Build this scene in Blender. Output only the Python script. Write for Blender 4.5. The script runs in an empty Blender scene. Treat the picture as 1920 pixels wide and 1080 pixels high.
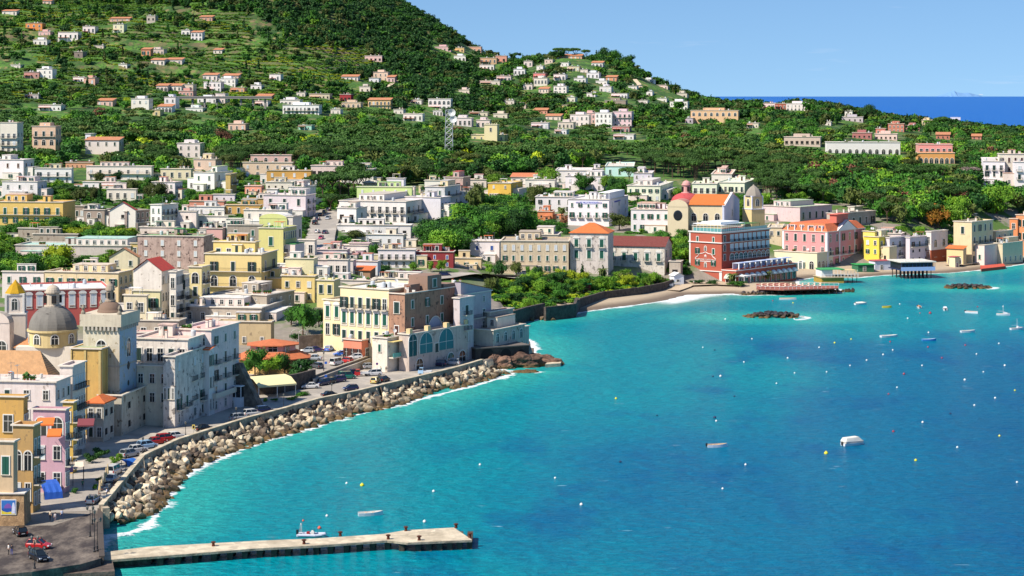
import bpy,bmesh,math,random
import numpy as np
from mathutils import Vector,Matrix,noise as mnoise

# ------------------------------------------------------------------ camera, sky, sun
SC = bpy.context.scene
F = 3800.0          # focal length in photo pixels (1920 wide)
HOR = 172.0         # row of the level line
H = 73.0            # eye height above the sea, metres
cam_d = bpy.data.cameras.new('camera');cam = bpy.data.objects.new('camera',cam_d)
SC.collection.objects.link(cam);SC.camera = cam
cam_d.sensor_width = 36;cam_d.lens = F/1920*36
cam_d.shift_y = -(540-HOR)/1920
cam_d.clip_start = 1;cam_d.clip_end = 120000
cam.location = (0,0,H);cam.rotation_euler = (math.radians(90),0,0)

SUN = Vector((-0.74,-0.50,0.98)).normalized()
W = bpy.data.worlds.new("World");SC.world = W;W.use_nodes = True
nt = W.node_tree;nt.nodes.clear()
sky = nt.nodes.new('ShaderNodeTexSky');sky.sky_type = 'NISHITA';sky.sun_disc = False
sky.sun_elevation = math.asin(SUN.z);sky.sun_rotation = math.atan2(SUN.x,SUN.y)
sky.altitude = 50;sky.air_density = 1.0;sky.dust_density = 0.25;sky.ozone_density = 4.0
tcw = nt.nodes.new('ShaderNodeTexCoord');vm = nt.nodes.new('ShaderNodeVectorMath');vm.operation = 'MULTIPLY_ADD'
vm.inputs[1].default_value = (1,1,1.1);vm.inputs[2].default_value = (0,0,.14)   # a clear, very dry air: little pale band at the horizon
vn = nt.nodes.new('ShaderNodeVectorMath');vn.operation = 'NORMALIZE'
nt.links.new(tcw.outputs['Generated'],vm.inputs[0]);nt.links.new(vm.outputs[0],vn.inputs[0]);nt.links.new(vn.outputs[0],sky.inputs[0])
hs = nt.nodes.new('ShaderNodeHueSaturation');hs.inputs['Saturation'].default_value = 1.12
bg = nt.nodes.new('ShaderNodeBackground');bg.inputs['Strength'].default_value = 0.105
wo = nt.nodes.new('ShaderNodeOutputWorld')
nt.links.new(sky.outputs[0],hs.inputs['Color']);cm = nt.nodes.new('ShaderNodeMapping');cm.inputs['Scale'].default_value = (1.6,1.6,16);cm.inputs['Location'].default_value = (3.1,.4,1.7);nt.links.new(tcw.outputs['Generated'],cm.inputs[0])
cn_ = nt.nodes.new('ShaderNodeTexNoise');cn_.inputs['Scale'].default_value = 5.;cn_.inputs['Detail'].default_value = 7;cn_.inputs['Roughness'].default_value = .6;nt.links.new(cm.outputs[0],cn_.inputs['Vector'])
cr_ = nt.nodes.new('ShaderNodeValToRGB');cr_.color_ramp.elements[0].position = .62;cr_.color_ramp.elements[0].color = (0,0,0,1);cr_.color_ramp.elements[1].position = .80;cr_.color_ramp.elements[1].color = (.3,.3,.3,1);nt.links.new(cn_.outputs['Fac'],cr_.inputs[0])
cx_ = nt.nodes.new('ShaderNodeMix');cx_.data_type = 'RGBA';cx_.inputs[7].default_value = (6.5,6.6,7.2,1);nt.links.new(cr_.outputs[0],cx_.inputs[0]);nt.links.new(hs.outputs[0],cx_.inputs[6])   # faint high wisps
nt.links.new(cx_.outputs[2],bg.inputs['Color']);nt.links.new(bg.outputs[0],wo.inputs[0])
sd = bpy.data.lights.new('sun','SUN');sd.energy = 4.9;sd.angle = math.radians(0.5);sd.color = (1.0,0.915,0.79)
so = bpy.data.objects.new('sun',sd);SC.collection.objects.link(so)
so.rotation_euler = SUN.to_track_quat('Z','Y').to_euler();so.location = (0,0,400)
SC.view_settings.view_transform = 'Standard';SC.view_settings.look = 'None'
SC.view_settings.exposure = 0.48;SC.view_settings.gamma = 1.0
try:
    SC.cycles.max_bounces = 5;SC.cycles.diffuse_bounces = 2;SC.cycles.glossy_bounces = 2
    SC.cycles.transmission_bounces = 2;SC.cycles.caustics_reflective = False;SC.cycles.caustics_refractive = False
    SC.cycles.use_denoising = True
except Exception: pass
RN = random.Random(7)

# ------------------------------------------------------------------ materials
def srgb(h):
    c = [int(h[i:i+2],16)/255 for i in (0,2,4)]
    return tuple(x/12.92 if x <= .04045 else ((x+.055)/1.055)**2.4 for x in c)
MATS = {}
def nodes_of(name):
    m = bpy.data.materials.new(name);m.use_nodes = True
    t = m.node_tree;b = t.nodes['Principled BSDF'];return m,t,b
def N(t,typ,**kw):
    n = t.nodes.new(typ)
    for k,v in kw.items():
        if k in n.inputs: n.inputs[k].default_value = v
        else: setattr(n,k,v)
    return n
def mixc(t,fac,a,b,blend='MIX'):
    n = t.nodes.new('ShaderNodeMix');n.data_type = 'RGBA';n.blend_type = blend
    for i,v in ((0,fac),(6,a),(7,b)):
        if hasattr(v,'links'): t.links.new(v,n.inputs[i])
        elif i == 0: n.inputs[0].default_value = v
        else: n.inputs[i].default_value = (*v,1) if len(v) == 3 else v
    return n.outputs[2]
def ramp(t,src,stops):
    r = t.nodes.new('ShaderNodeValToRGB');t.links.new(src,r.inputs[0])
    e = r.color_ramp.elements
    while len(e) < len(stops): e.new(.5)
    for el,(p,c) in zip(e,stops):
        el.position = p;el.color = (c,c,c,1) if not isinstance(c,tuple) else (*c,1)
    return r.outputs[0]
def noise(t,vec,scale,detail=3,rough=.55):
    n = N(t,'ShaderNodeTexNoise',Scale=scale,Detail=detail,Roughness=rough)
    if vec is not None: t.links.new(vec,n.inputs['Vector'])
    return n.outputs['Fac']
def objvec(t,scale=(1,1,1)):
    c = t.nodes.new('ShaderNodeTexCoord');m = t.nodes.new('ShaderNodeMapping')
    m.inputs['Scale'].default_value = scale;t.links.new(c.outputs['Object'],m.inputs['Vector']);return m.outputs[0]
def geovec(t,scale=(1,1,1)):
    c = t.nodes.new('ShaderNodeNewGeometry');m = t.nodes.new('ShaderNodeMapping')
    m.inputs['Scale'].default_value = scale;t.links.new(c.outputs['Position'],m.inputs['Vector']);return m.outputs[0]
def plain(name,hexc,rough=.7,metal=0.,var=.12,scale=2.):
    k = ('p',name,hexc)
    if k in MATS: return MATS[k]
    m,t,b = nodes_of(name);c = srgb(hexc)
    f = noise(t,objvec(t),scale)
    col = mixc(t,f,tuple(x*(1-var) for x in c),tuple(min(1,x*(1+var)) for x in c))
    t.links.new(col,b.inputs['Base Color']);b.inputs['Roughness'].default_value = rough;b.inputs['Metallic'].default_value = metal
    MATS[k] = m;return m
def plaster(hexc,grime=.25,dirt='7d6a58'):
    """painted render with rain streaks, blotches and patches of bare wall"""
    k = ('w',hexc,grime,dirt)
    if k in MATS: return MATS[k]
    m,t,b = nodes_of('plaster');c = srgb(hexc);l_ = sum(c)/3;c = tuple(x*.97+l_*.03 for x in c);d = srgb(dirt)
    v = geovec(t);n1 = noise(t,v,.5,6,.68);n2 = noise(t,geovec(t,(1.6,1.6,.16)),1.,4,.6);n3 = noise(t,v,3.,3,.6)
    base = mixc(t,n3,tuple(x*.93 for x in c),tuple(min(.92,x*1.05) for x in c))
    mu = t.nodes.new('ShaderNodeMath');mu.operation = 'MULTIPLY';t.links.new(n1,mu.inputs[0]);t.links.new(n2,mu.inputs[1])
    lo = .27 - .14*grime
    msk = ramp(t,mu.outputs[0],[(lo,0.),(lo+.2,min(.9,grime*1.0))])
    soft = t.nodes.new('ShaderNodeMath');soft.operation = 'MULTIPLY';t.links.new(msk,soft.inputs[0]);soft.inputs[1].default_value = .5
    col = mixc(t,soft.outputs[0],base,d)
    n4 = noise(t,geovec(t,(1,1,.8)),.75,7,.68);f0 = .70-.145*grime
    col = mixc(t,ramp(t,n4,[(f0,0.),(f0+.025,min(.85,.25+grime*.7))]),col,tuple(x*.72 for x in d))   # flaked patches
    col = mixc(t,ramp(t,noise(t,v,.22,3),[(.45,0.),(.7,.28)]),col,tuple(min(.9,x*1.12) for x in c))
    t.links.new(col,b.inputs['Base Color']);b.inputs['Roughness'].default_value = .92
    bp = N(t,'ShaderNodeBump',Strength=.25,Distance=.05);t.links.new(n3,bp.inputs['Height']);t.links.new(bp.outputs[0],b.inputs['Normal'])
    MATS[k] = m;return m
def tiles(hexc,sc=1.):
    k = ('t',hexc,sc)
    if k in MATS: return MATS[k]
    m,t,b = nodes_of('roof_tiles');c = srgb(hexc)
    w = N(t,'ShaderNodeTexWave',Scale=1.3*sc,Distortion=.6,Detail=1.);w.bands_direction = 'X';t.links.new(objvec(t),w.inputs['Vector'])
    n = noise(t,objvec(t),1.2,4);n2 = noise(t,objvec(t,(3,3,3)),2.,2)
    a = mixc(t,n,tuple(x*.65 for x in c),tuple(min(1,x*1.3) for x in c))
    a = mixc(t,ramp(t,n2,[(.55,0.),(.7,.5)]),a,srgb('8a7a66'))
    a = mixc(t,ramp(t,w.outputs['Fac'],[(.0,.45),(.35,0.)]),a,tuple(x*.35 for x in c))
    t.links.new(a,b.inputs['Base Color']);b.inputs['Roughness'].default_value = .9
    bp = N(t,'ShaderNodeBump',Strength=.6,Distance=.1);t.links.new(w.outputs['Fac'],bp.inputs['Height']);t.links.new(bp.outputs[0],b.inputs['Normal'])
    MATS[k] = m;return m
def roofmat(hexc):
    k = ('r',hexc)
    if k in MATS: return MATS[k]
    m,t,b = nodes_of('flat_roof');c = srgb(hexc);v = geovec(t)
    n = noise(t,v,.5,5,.65);n2 = noise(t,v,2.2,3)
    a = mixc(t,ramp(t,n,[(.42,0.),(.68,.55)]),c,srgb('8d857c'))
    a = mixc(t,ramp(t,n2,[(.5,0.),(.75,.35)]),a,tuple(x*.6 for x in c))
    t.links.new(a,b.inputs['Base Color']);b.inputs['Roughness'].default_value = .85
    MATS[k] = m;return m
def stone(name,hexc,sc=1.,dark='3a332c'):
    k = ('s',name,hexc,sc)
    if k in MATS: return MATS[k]
    m,t,b = nodes_of(name);c = srgb(hexc);v = geovec(t)
    vo = N(t,'ShaderNodeTexVoronoi',Scale=1.6*sc);t.links.new(v,vo.inputs['Vector'])
    n = noise(t,v,.6*sc,5,.65);n2 = noise(t,v,4*sc,4,.6)
    a = mixc(t,vo.outputs['Color'],tuple(x*.7 for x in c),tuple(min(1,x*1.2) for x in c))
    a = mixc(t,ramp(t,n,[(.42,0.),(.66,.8)]),a,srgb(dark))
    t.links.new(a,b.inputs['Base Color']);b.inputs['Roughness'].default_value = .95
    bp = N(t,'ShaderNodeBump',Strength=.7,Distance=.15);t.links.new(n2,bp.inputs['Height']);t.links.new(bp.outputs[0],b.inputs['Normal'])
    MATS[k] = m;return m
def leafmat(name,c1,c2):
    k = ('l',name)
    if k in MATS: return MATS[k]
    m,t,b = nodes_of(name);v = geovec(t)
    n = noise(t,v,.45,3);n2 = noise(t,v,2.3,2)
    oi = t.nodes.new('ShaderNodeObjectInfo')
    a = mixc(t,ramp(t,n,[(.35,0.),(.65,1.)]),srgb(c1),srgb(c2))
    hh = N(t,'ShaderNodeHueSaturation');t.links.new(a,hh.inputs['Color'])
    mr = N(t,'ShaderNodeMapRange');mr.inputs['To Min'].default_value = .75;mr.inputs['To Max'].default_value = 1.4;t.links.new(oi.outputs['Random'],mr.inputs[0])
    t.links.new(mr.outputs[0],hh.inputs['Value'])
    a = mixc(t,ramp(t,n2,[(.3,.4),(.6,0.)]),hh.outputs[0],tuple(x*.6 for x in srgb(c1)))
    t.links.new(a,b.inputs['Base Color']);b.inputs['Roughness'].default_value = .65
    b.inputs['Specular IOR Level'].default_value = .25
    MATS[k] = m;return m
def paint(hexc,rough=.25,name='car_paint'):
    k = ('c',hexc,name)
    if k in MATS: return MATS[k]
    m,t,b = nodes_of(name);c = srgb(hexc)
    f = noise(t,objvec(t),1.5,3)
    t.links.new(mixc(t,f,tuple(x*.85 for x in c),tuple(min(1,x*1.08) for x in c)),b.inputs['Base Color'])
    b.inputs['Roughness'].default_value = rough
    if 'Coat Weight' in b.inputs: b.inputs['Coat Weight'].default_value = .4
    MATS[k] = m;return m
GLASS = paint('20282e',.12,'dark_glass');DARK = plain('dark_opening','1c1a1a',.9)
FRAMEW = plain('white_frame','d8d4cc',.6);STONE_TRIM = plain('stone_trim','c8bfae',.85)
G_SHUT = plain('green_shutter','0f4f3f',.55);G_SHUT2 = plain('dark_shutter','14322e',.55);B_SHUT = plain('brown_shutter','4a2a20',.6)
W_SHUT = plain('white_shutter','c9cfd2',.6);BL_SHUT = plain('blue_shutter','2c4f9a',.6);IRON = plain('iron','26282c',.6,.3)
TEAL = plain('teal_glass','1d6a72',.3)

# ------------------------------------------------------------------ objects
COL = SC.collection
def tag(o,label=None,cat=None,group=None,kind=None):
    if label: o['label'] = label
    if cat: o['category'] = cat
    if group: o['group'] = group
    if kind: o['kind'] = kind
    return o
def empty(name,loc=(0,0,0),rz=0,label=None,cat=None,group=None):
    o = bpy.data.objects.new(name,None);o.empty_display_size = .3;COL.objects.link(o)
    o.location = loc;o.rotation_euler = (0,0,rz);return tag(o,label,cat,group)
class MB:
    """collects faces, then becomes ONE mesh object"""
    def __init__(s): s.v = [];s.f = [];s.m = []
    def quadstrip(s,rings,mi=0,closed=True,cap=True):
        n = len(rings[0]);b = len(s.v)
        for r in rings: s.v += [tuple(p) for p in r]
        for i in range(len(rings)-1):
            for j in range(n if closed else n-1):
                k = (j+1) % n;s.f.append((b+i*n+j,b+i*n+k,b+(i+1)*n+k,b+(i+1)*n+j));s.m.append(mi)
        if cap and closed:
            s.f.append(tuple(b+j for j in range(n-1,-1,-1)));s.m.append(mi)
            s.f.append(tuple(b+(len(rings)-1)*n+j for j in range(n)));s.m.append(mi)
    def box(s,x0,x1,y0,y1,z0,z1,mi=0):
        b = len(s.v);s.v += [(x,y,z) for z in (z0,z1) for x,y in ((x0,y0),(x1,y0),(x1,y1),(x0,y1))]
        for q in ((3,2,1,0),(4,5,6,7),(0,1,5,4),(1,2,6,5),(2,3,7,6),(3,0,4,7)):
            s.f.append(tuple(b+i for i in q));s.m.append(mi)
    def face(s,pts,mi=0):
        b = len(s.v);s.v += [tuple(p) for p in pts];s.f.append(tuple(range(b,b+len(pts))));s.m.append(mi)
    def prism(s,poly,z0,z1,mi=0,top=None):
        n = len(poly)
        a = sum(poly[i][0]*poly[(i+1) % n][1]-poly[(i+1) % n][0]*poly[i][1] for i in range(n))
        if a < 0: poly = poly[::-1]
        b = len(s.v);s.v += [(x,y,z0) for x,y in poly] + [(x,y,z1) for x,y in poly]
        for j in range(n):
            k = (j+1) % n;s.f.append((b+j,b+k,b+n+k,b+n+j));s.m.append(mi)
        s.f.append(tuple(b+n+j for j in range(n)));s.m.append(mi if top is None else top)
        s.f.append(tuple(b+j for j in range(n-1,-1,-1)));s.m.append(mi)
    def lathe(s,prof,cx=0,cy=0,n=16,mi=0,cap=True):
        s.quadstrip([[(cx+r*math.cos(2*math.pi*j/n),cy+r*math.sin(2*math.pi*j/n),z) for j in range(n)] for r,z in prof],mi,True,cap)
    def tube(s,p,q,r,n=6,mi=0,r2=None):
        p,q = Vector(p),Vector(q);d = (q-p)
        if d.length < 1e-6: return
        u = d.normalized().orthogonal().normalized();w = d.normalized().cross(u);r2 = r if r2 is None else r2
        s.quadstrip([[c+(u*math.cos(2*math.pi*j/n)+w*math.sin(2*math.pi*j/n))*rr for j in range(n)] for c,rr in ((p,r),(q,r2))],mi)
    def mesh(s,name,mats):
        me = bpy.data.meshes.new(name);me.from_pydata(s.v,[],s.f)
        for m in (mats if isinstance(mats,(list,tuple)) else [mats]): me.materials.append(m)
        me.polygons.foreach_set('material_index',s.m);me.update();return me
    def build(s,name,mats,parent=None,loc=None,rot=None):
        return link(name,s.mesh(name,mats),parent,loc,rot)
def link(name,me,parent=None,loc=None,rot=None):
    o = bpy.data.objects.new(name,me);COL.objects.link(o)
    if parent is not None: o.parent = parent
    if loc is not None: o.location = loc
    if rot is not None: o.rotation_euler = rot
    return o
def smooth(me):
    me.polygons.foreach_set('use_smooth',[True]*len(me.polygons));return me
KIDS = {}
def copy_tree(o,parent=None):
    c = o.copy();COL.objects.link(c)
    if parent is not None: c.parent = parent
    for ch in KIDS.get(o.name) or [x for x in o.children]: copy_tree(ch,c)
    return c
def override(o,slot,mat):
    o.material_slots[slot].link = 'OBJECT';o.material_slots[slot].material = mat
def npmesh(name,verts,faces,mats,midx=None):
    """verts (n,3), faces (m,k) arrays"""
    me = bpy.data.meshes.new(name);n = len(verts);m,k = faces.shape
    me.vertices.add(n);me.vertices.foreach_set('co',np.ascontiguousarray(verts,dtype=np.float32).ravel())
    me.loops.add(m*k);me.loops.foreach_set('vertex_index',np.ascontiguousarray(faces,dtype=np.int32).ravel())
    me.polygons.add(m);me.polygons.foreach_set('loop_start',np.arange(0,m*k,k,dtype=np.int32))
    try: me.polygons.foreach_set('loop_total',np.full(m,k,dtype=np.int32))
    except Exception: pass
    for mt in mats: me.materials.append(mt)
    if midx is not None: me.polygons.foreach_set('material_index',np.ascontiguousarray(midx,dtype=np.int32))
    me.update(calc_edges=True);return me

# ------------------------------------------------------------------ land form
def vnoise(x,y,seed=0):
    xi = np.floor(x).astype(np.int64);yi = np.floor(y).astype(np.int64);fx = x-xi;fy = y-yi
    def h(a,b):
        n = (a*374761393 + b*668265263 + seed*974711) & 0x7fffffff
        n = (n ^ (n >> 13))*1274126177 & 0x7fffffff
        return ((n ^ (n >> 16)) & 0xffff)/65535.
    sx = fx*fx*(3-2*fx);sy = fy*fy*(3-2*fy)
    return (h(xi,yi)*(1-sx)+h(xi+1,yi)*sx)*(1-sy)+(h(xi,yi+1)*(1-sx)+h(xi+1,yi+1)*sx)*sy
def fbm(x,y,o=4,seed=0):
    s = 0;a = .5
    for i in range(o): s = s+a*vnoise(x*2**i,y*2**i,seed+i);a *= .5
    return s
NEARL = [(200,2.5),(520,2.5),(560,4),(600,8),(680,12),(775,18),(900,24),(1100,34)]
NEARR = [(200,2.5),(690,3.),(715,3.5),(745,6.5),(800,10),(900,17),(1100,30)]
NEARM = [(200,2.5),(540,2.5),(620,4.5),(700,8),(775,14),(900,22),(1100,32)]
COLS = [
 (-400,NEARL+[(1300,52),(1500,80),(1700,112),(2000,162),(2300,232),(2700,300)]),
 (200,NEARL+[(1300,50),(1500,78),(1700,110),(2000,160),(2300,230),(2700,300)]),
 (500,NEARL+[(1300,48),(1500,68),(1700,105),(1900,146),(2100,196),(2400,250),(2700,280)]),
 (620,NEARL+[(1300,47),(1500,66),(1700,98),(1900,134),(2100,178),(2350,225),(2700,230)]),
 (700,NEARM+[(1300,46),(1500,62),(1700,88),(1900,118),(2100,155),(2350,195),(2500,205),(3000,150)]),
 (780,NEARM+[(1300,45),(1500,59),(1700,80),(1900,106),(2150,148),(2350,170),(2500,160),(3000,60)]),
 (860,NEARM+[(1300,44),(1500,55),(1700,74),(1900,95),(2150,126),(2300,132),(2500,110),(3000,0)]),
 (940,NEARR+[(1300,42),(1500,52),(1700,69),(1900,90),(2100,101),(2250,90),(2700,0)]),
 (1070,NEARR+[(1300,39),(1460,44),(1600,60),(1750,82),(1900,103),(2000,105),(2200,70),(2500,0)]),
 (1150,NEARR+[(1300,38),(1460,44),(1600,58),(1750,78),(1880,96),(1980,97),(2200,60),(2500,0)]),
 (1250,NEARR+[(1300,38),(1460,43),(1600,55),(1750,68),(1850,78),(1950,74),(2200,30),(2500,-3)]),
 (1330,NEARR+[(1300,38),(1460,42),(1600,50),(1700,58),(1800,62),(1950,45),(2300,-3)]),
 (1390,NEARR+[(1300,38),(1500,48),(1650,59),(1750,59),(2000,25),(2300,-3)]),
 (1510,NEARR+[(1300,37),(1500,49),(1650,59),(1720,59),(2100,-3)]),
 (1700,NEARR+[(1300,35),(1500,42),(1650,46),(1750,43),(2100,-3)]),
 (1900,NEARR+[(1300,33),(1500,36),(1650,37),(1750,33),(2050,-3)]),
 (2400,NEARR+[(1300,32),(1500,38),(1650,40),(1750,38),(2100,-3)])]
TP = np.arange(-400,2401,20.);TD = np.arange(200,3001,10.)
_c = np.array([[np.interp(d,[k[0] for k in c[1]],[k[1] for k in c[1]]) for d in TD] for c in COLS])
ZT = np.array([[np.interp(p,[c[0] for c in COLS],_c[:,j]) for j in range(len(TD))] for p in TP])
_ZS = ZT.copy()
for _ in range(3):
    _ZS[:,1:-1] = (_ZS[:,:-2]+_ZS[:,1:-1]*2+_ZS[:,2:])/4;_ZS[1:-1] = (_ZS[:-2]+_ZS[1:-1]*2+_ZS[2:])/4
_w = np.clip((TD-560)/120,0,1)[None,:];ZT = ZT*(1-_w)+_ZS*_w

def at(px,py,z=0.):
    """photo pixel + height -> world point"""
    Y = F*(H-z)/(py-HOR);return Vector(((px-960)*Y/F,Y,z))
def atd(px,D,z=0.): return Vector(((px-960)*D/F,D,z))
LANDPX = [(-500,1110,1),(-500,1090,2.),(60,1074,2.),(150,1060,2.2),(189,1048,2.5),(188,957,2.5),(266,863,2.5),(330,833,2.5),(399,811,2.5),
 (460,792,2.5),(532,773,2.5),(596,755,2.5),(674,739,2.5),(735,724,2.5),(790,711,2.5),(845,698,2.5),(880,688,2.5),(903,681,2.5),(950,684,0),(1000,672,0),(1003,655,0),
 (992,636,0),(962,632,0),(955,610,0),(972,601,0),(1000,601,0),(1075,590,0),(1085,586,0),(1140,578,0),(1200,571,0),(1250,563,0),(1290,553,0),(1370,551,0),(1400,554,0),(1520,552,0),
 (1592,547,0),(1560,541,0),(1500,535,0),(1490,526,0),(1530,520,0),(1600,521,0),(1660,516,0),(1700,514,0),(1780,512,0),(1830,507,0),(1880,501,0),(1925,494,0),(2050,480,0),(2500,470,0)]
LAND = [at(*p).xy for p in LANDPX] + [Vector((1400,3400)),Vector((-1600,3400)),Vector((-1600,200))]
_LP = np.array([tuple(p) for p in LAND])
def coast(x,y):
    """signed distance to the shore, land positive"""
    x = np.asarray(x,float);y = np.asarray(y,float);d = np.full(x.shape,1e9);ins = np.zeros(x.shape,bool)
    n = len(_LP)
    for i in range(n):
        ax,ay = _LP[i];bx,by = _LP[(i+1) % n];ex,ey = bx-ax,by-ay
        t = np.clip(((x-ax)*ex+(y-ay)*ey)/(ex*ex+ey*ey),0,1)
        d = np.minimum(d,(x-ax-t*ex)**2+(y-ay-t*ey)**2)
        c = (ay > y) != (by > y)
        with np.errstate(divide='ignore',invalid='ignore'): xx = ax+(y-ay)*ex/(ey if ey else 1e-9)
        ins ^= c & (x < xx)
    return np.where(ins,1,-1)*np.sqrt(d)
def ground(x,y):
    x = np.asarray(x,float);y = np.asarray(y,float)
    px = np.clip(960+F*x/y,-399,2399);D = np.clip(y,201,2989)
    a = (px-TP[0])/20;b = (D-TD[0])/10;i = a.astype(int);j = b.astype(int);a = a-i;b = b-j
    z = (ZT[i,j]*(1-a)+ZT[i+1,j]*a)*(1-b)+(ZT[i,j+1]*(1-a)+ZT[i+1,j+1]*a)*b
    amp = np.clip((y-1100)/700,0,1)
    z = z+(fbm(x/90,y/90,4,3)-.47)*26*amp*np.clip((z-30)/60,0,1)
    w = np.clip((760-px)/120,0,1)*np.clip((y-1350)/60,0,1)*np.clip((2000-y)/80,0,1)   # terraces of the left hillside
    s = 3.6;q = (np.floor(z/s)+np.clip((z/s-np.floor(z/s)-.55)/.45,0,1)**2)*s
    z = z*(1-.95*w)+q*.95*w
    c = coast(x,y);right = px > 940
    beach = np.where(right & (y > 560),np.minimum(z,np.where(c < 24,.085*c,2.04+(c-24)*.5)),z)
    return np.where(c < 0,np.maximum(-4.,-.3+c*.25)-np.where(right,0,1.5),beach)
def gz(x,y): return float(ground(np.array([x]),np.array([y]))[0])
_gp = np.arange(-420,2421,7.);_dd = np.concatenate([np.arange(260,1500,2.),np.arange(1500,2700,4.)]);_P,_D = np.meshgrid(_gp,_dd);TSR = HOR+F*(H-ground((_P-960)*_D/F,_D))/_D
def hit(px,py,dmin=0,dmax=9999):
    """first ground point seen at a photo pixel"""
    k = min(max((px+420)/7.,0),404);k0 = int(k);k -= k0;s = TSR[:,k0]*(1-k)+TSR[:,k0+1]*k
    ok = np.where((s <= py) & (_dd > dmin) & (_dd < dmax))[0]
    i = ok[0] if len(ok) else int(np.argmin(np.where((_dd > dmin) & (_dd < dmax),s,1e9)))
    if i > 0 and s[i-1] > py: t = (s[i-1]-py)/(s[i-1]-s[i]+1e-9);d = _dd[i-1]+(_dd[i]-_dd[i-1])*t
    else: d = _dd[i]
    return Vector(((px-960)*d/F,d,gz((px-960)*d/F,d)))
def pix(p): return (960+F*p[0]/p[1],HOR+F*(H-p[2])/p[1])

# terrain sheet, polar grid seen from the headland
gp = np.arange(-420,2421,7.);gd = np.concatenate([np.arange(245,960,2.2),np.arange(960,2100,3.5),np.arange(2100,3300,12.)])
PX,DD = np.meshgrid(gp,gd);X = (PX-960)*DD/F;Z = ground(X,DD)
V = np.stack([X,DD,Z],-1).reshape(-1,3);nc = len(gp);nr = len(gd)
idx = (np.arange(nr-1)[:,None]*nc+np.arange(nc-1)[None]).ravel()
FA = np.stack([idx,idx+1,idx+nc+1,idx+nc],1)
zz = V[:,2][FA];FA = FA[zz.max(1) > -3.5]
tm,t,b = nodes_of('land')
v = geovec(t);ge = t.nodes.new('ShaderNodeNewGeometry');sx = t.nodes.new('ShaderNodeSeparateXYZ');t.links.new(ge.outputs['Position'],sx.inputs[0])
sn = t.nodes.new('ShaderNodeSeparateXYZ');t.links.new(ge.outputs['True Normal'],sn.inputs[0])
n1 = noise(t,v,.03,5);n2 = noise(t,v,.4,4,.7);n3 = noise(t,v,2.,3)
green = mixc(t,ramp(t,n1,[(.4,0.),(.6,1.)]),srgb('2c5018'),srgb('547f28'))
green = mixc(t,ramp(t,n2,[(.45,0.),(.62,1.)]),green,srgb('27431a'))
green = mixc(t,ramp(t,noise(t,v,.12,3),[(.56,0.),(.66,.8)]),green,srgb('8a7a50'))
steep = ramp(t,sn.outputs[2],[(.70,.8),(.84,0.)])
green = mixc(t,steep,green,srgb('6d5c46'))
town = mixc(t,n2,srgb('9a9186'),srgb('6f675c'))
gl_ = N(t,'ShaderNodeMapRange');gl_.inputs['From Min'].default_value = 4.;gl_.inputs['From Max'].default_value = 8.;t.links.new(sx.outputs[2],gl_.inputs[0])
gk = t.nodes.new('ShaderNodeMath');gk.operation = 'MULTIPLY';t.links.new(gl_.outputs[0],gk.inputs[0]);t.links.new(ramp(t,noise(t,v,.09,3),[(.45,0.),(.52,1.)]),gk.inputs[1])
town = mixc(t,gk.outputs[0],town,srgb('4c6a2a'))
mry = N(t,'ShaderNodeMapRange');mry.inputs['From Min'].default_value = 22;mry.inputs['From Max'].default_value = 28;t.links.new(sx.outputs[2],mry.inputs[0])
colr = mixc(t,mry.outputs[0],town,green)
sand = mixc(t,n3,srgb('a3917a'),srgb('b8a78e'));wet = srgb('6e5f50')
sandm = mixc(t,ramp(t,N(t,'ShaderNodeMath').outputs[0],[(0,0.),(1,0.)]),sand,wet) if False else sand
mz = N(t,'ShaderNodeMapRange');mz.inputs['From Min'].default_value = .3;mz.inputs['From Max'].default_value = .75;t.links.new(sx.outputs[2],mz.inputs[0])
sandc = mixc(t,mz.outputs[0],wet,sand)
ms = N(t,'ShaderNodeMapRange');ms.inputs['From Min'].default_value = 2.02;ms.inputs['From Max'].default_value = 2.3;t.links.new(sx.outputs[2],ms.inputs[0])
colr = mixc(t,ms.outputs[0],sandc,colr)
t.links.new(colr,b.inputs['Base Color']);b.inputs['Roughness'].default_value = .95
bp = N(t,'ShaderNodeBump',Strength=.5,Distance=.6);t.links.new(n2,bp.inputs['Height']);t.links.new(bp.outputs[0],b.inputs['Normal'])
me = npmesh('ground',V,FA,[tm]);tag(link('ground',me),kind='structure')

# sea: fine in the bay, out to the horizon
sp = np.concatenate([np.arange(-500,2431,8.)]);sdp = np.concatenate([np.arange(240,1000,2.6),np.geomspace(1000,31000,130)])
PX,DD = np.meshgrid(sp,sdp);X = (PX-960)*DD/F;cd = coast(X,DD)
ISLETS = [(at(1450,596).xy,11.5,3.4),(at(1813,540).xy,10.,3.2),(at(985,698).xy,4.6,.9)]
for c,rx,ry in ISLETS:
    ang = np.hypot((X-c.x)/rx,(DD-c.y)/(ry*1.9));cd = np.maximum(cd,np.where(X > c.x+rx*.55,-(ang-1)*7,np.minimum(-(ang-1)*7,-3.2)))
cd = np.where(cd > 30,30,cd)
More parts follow.
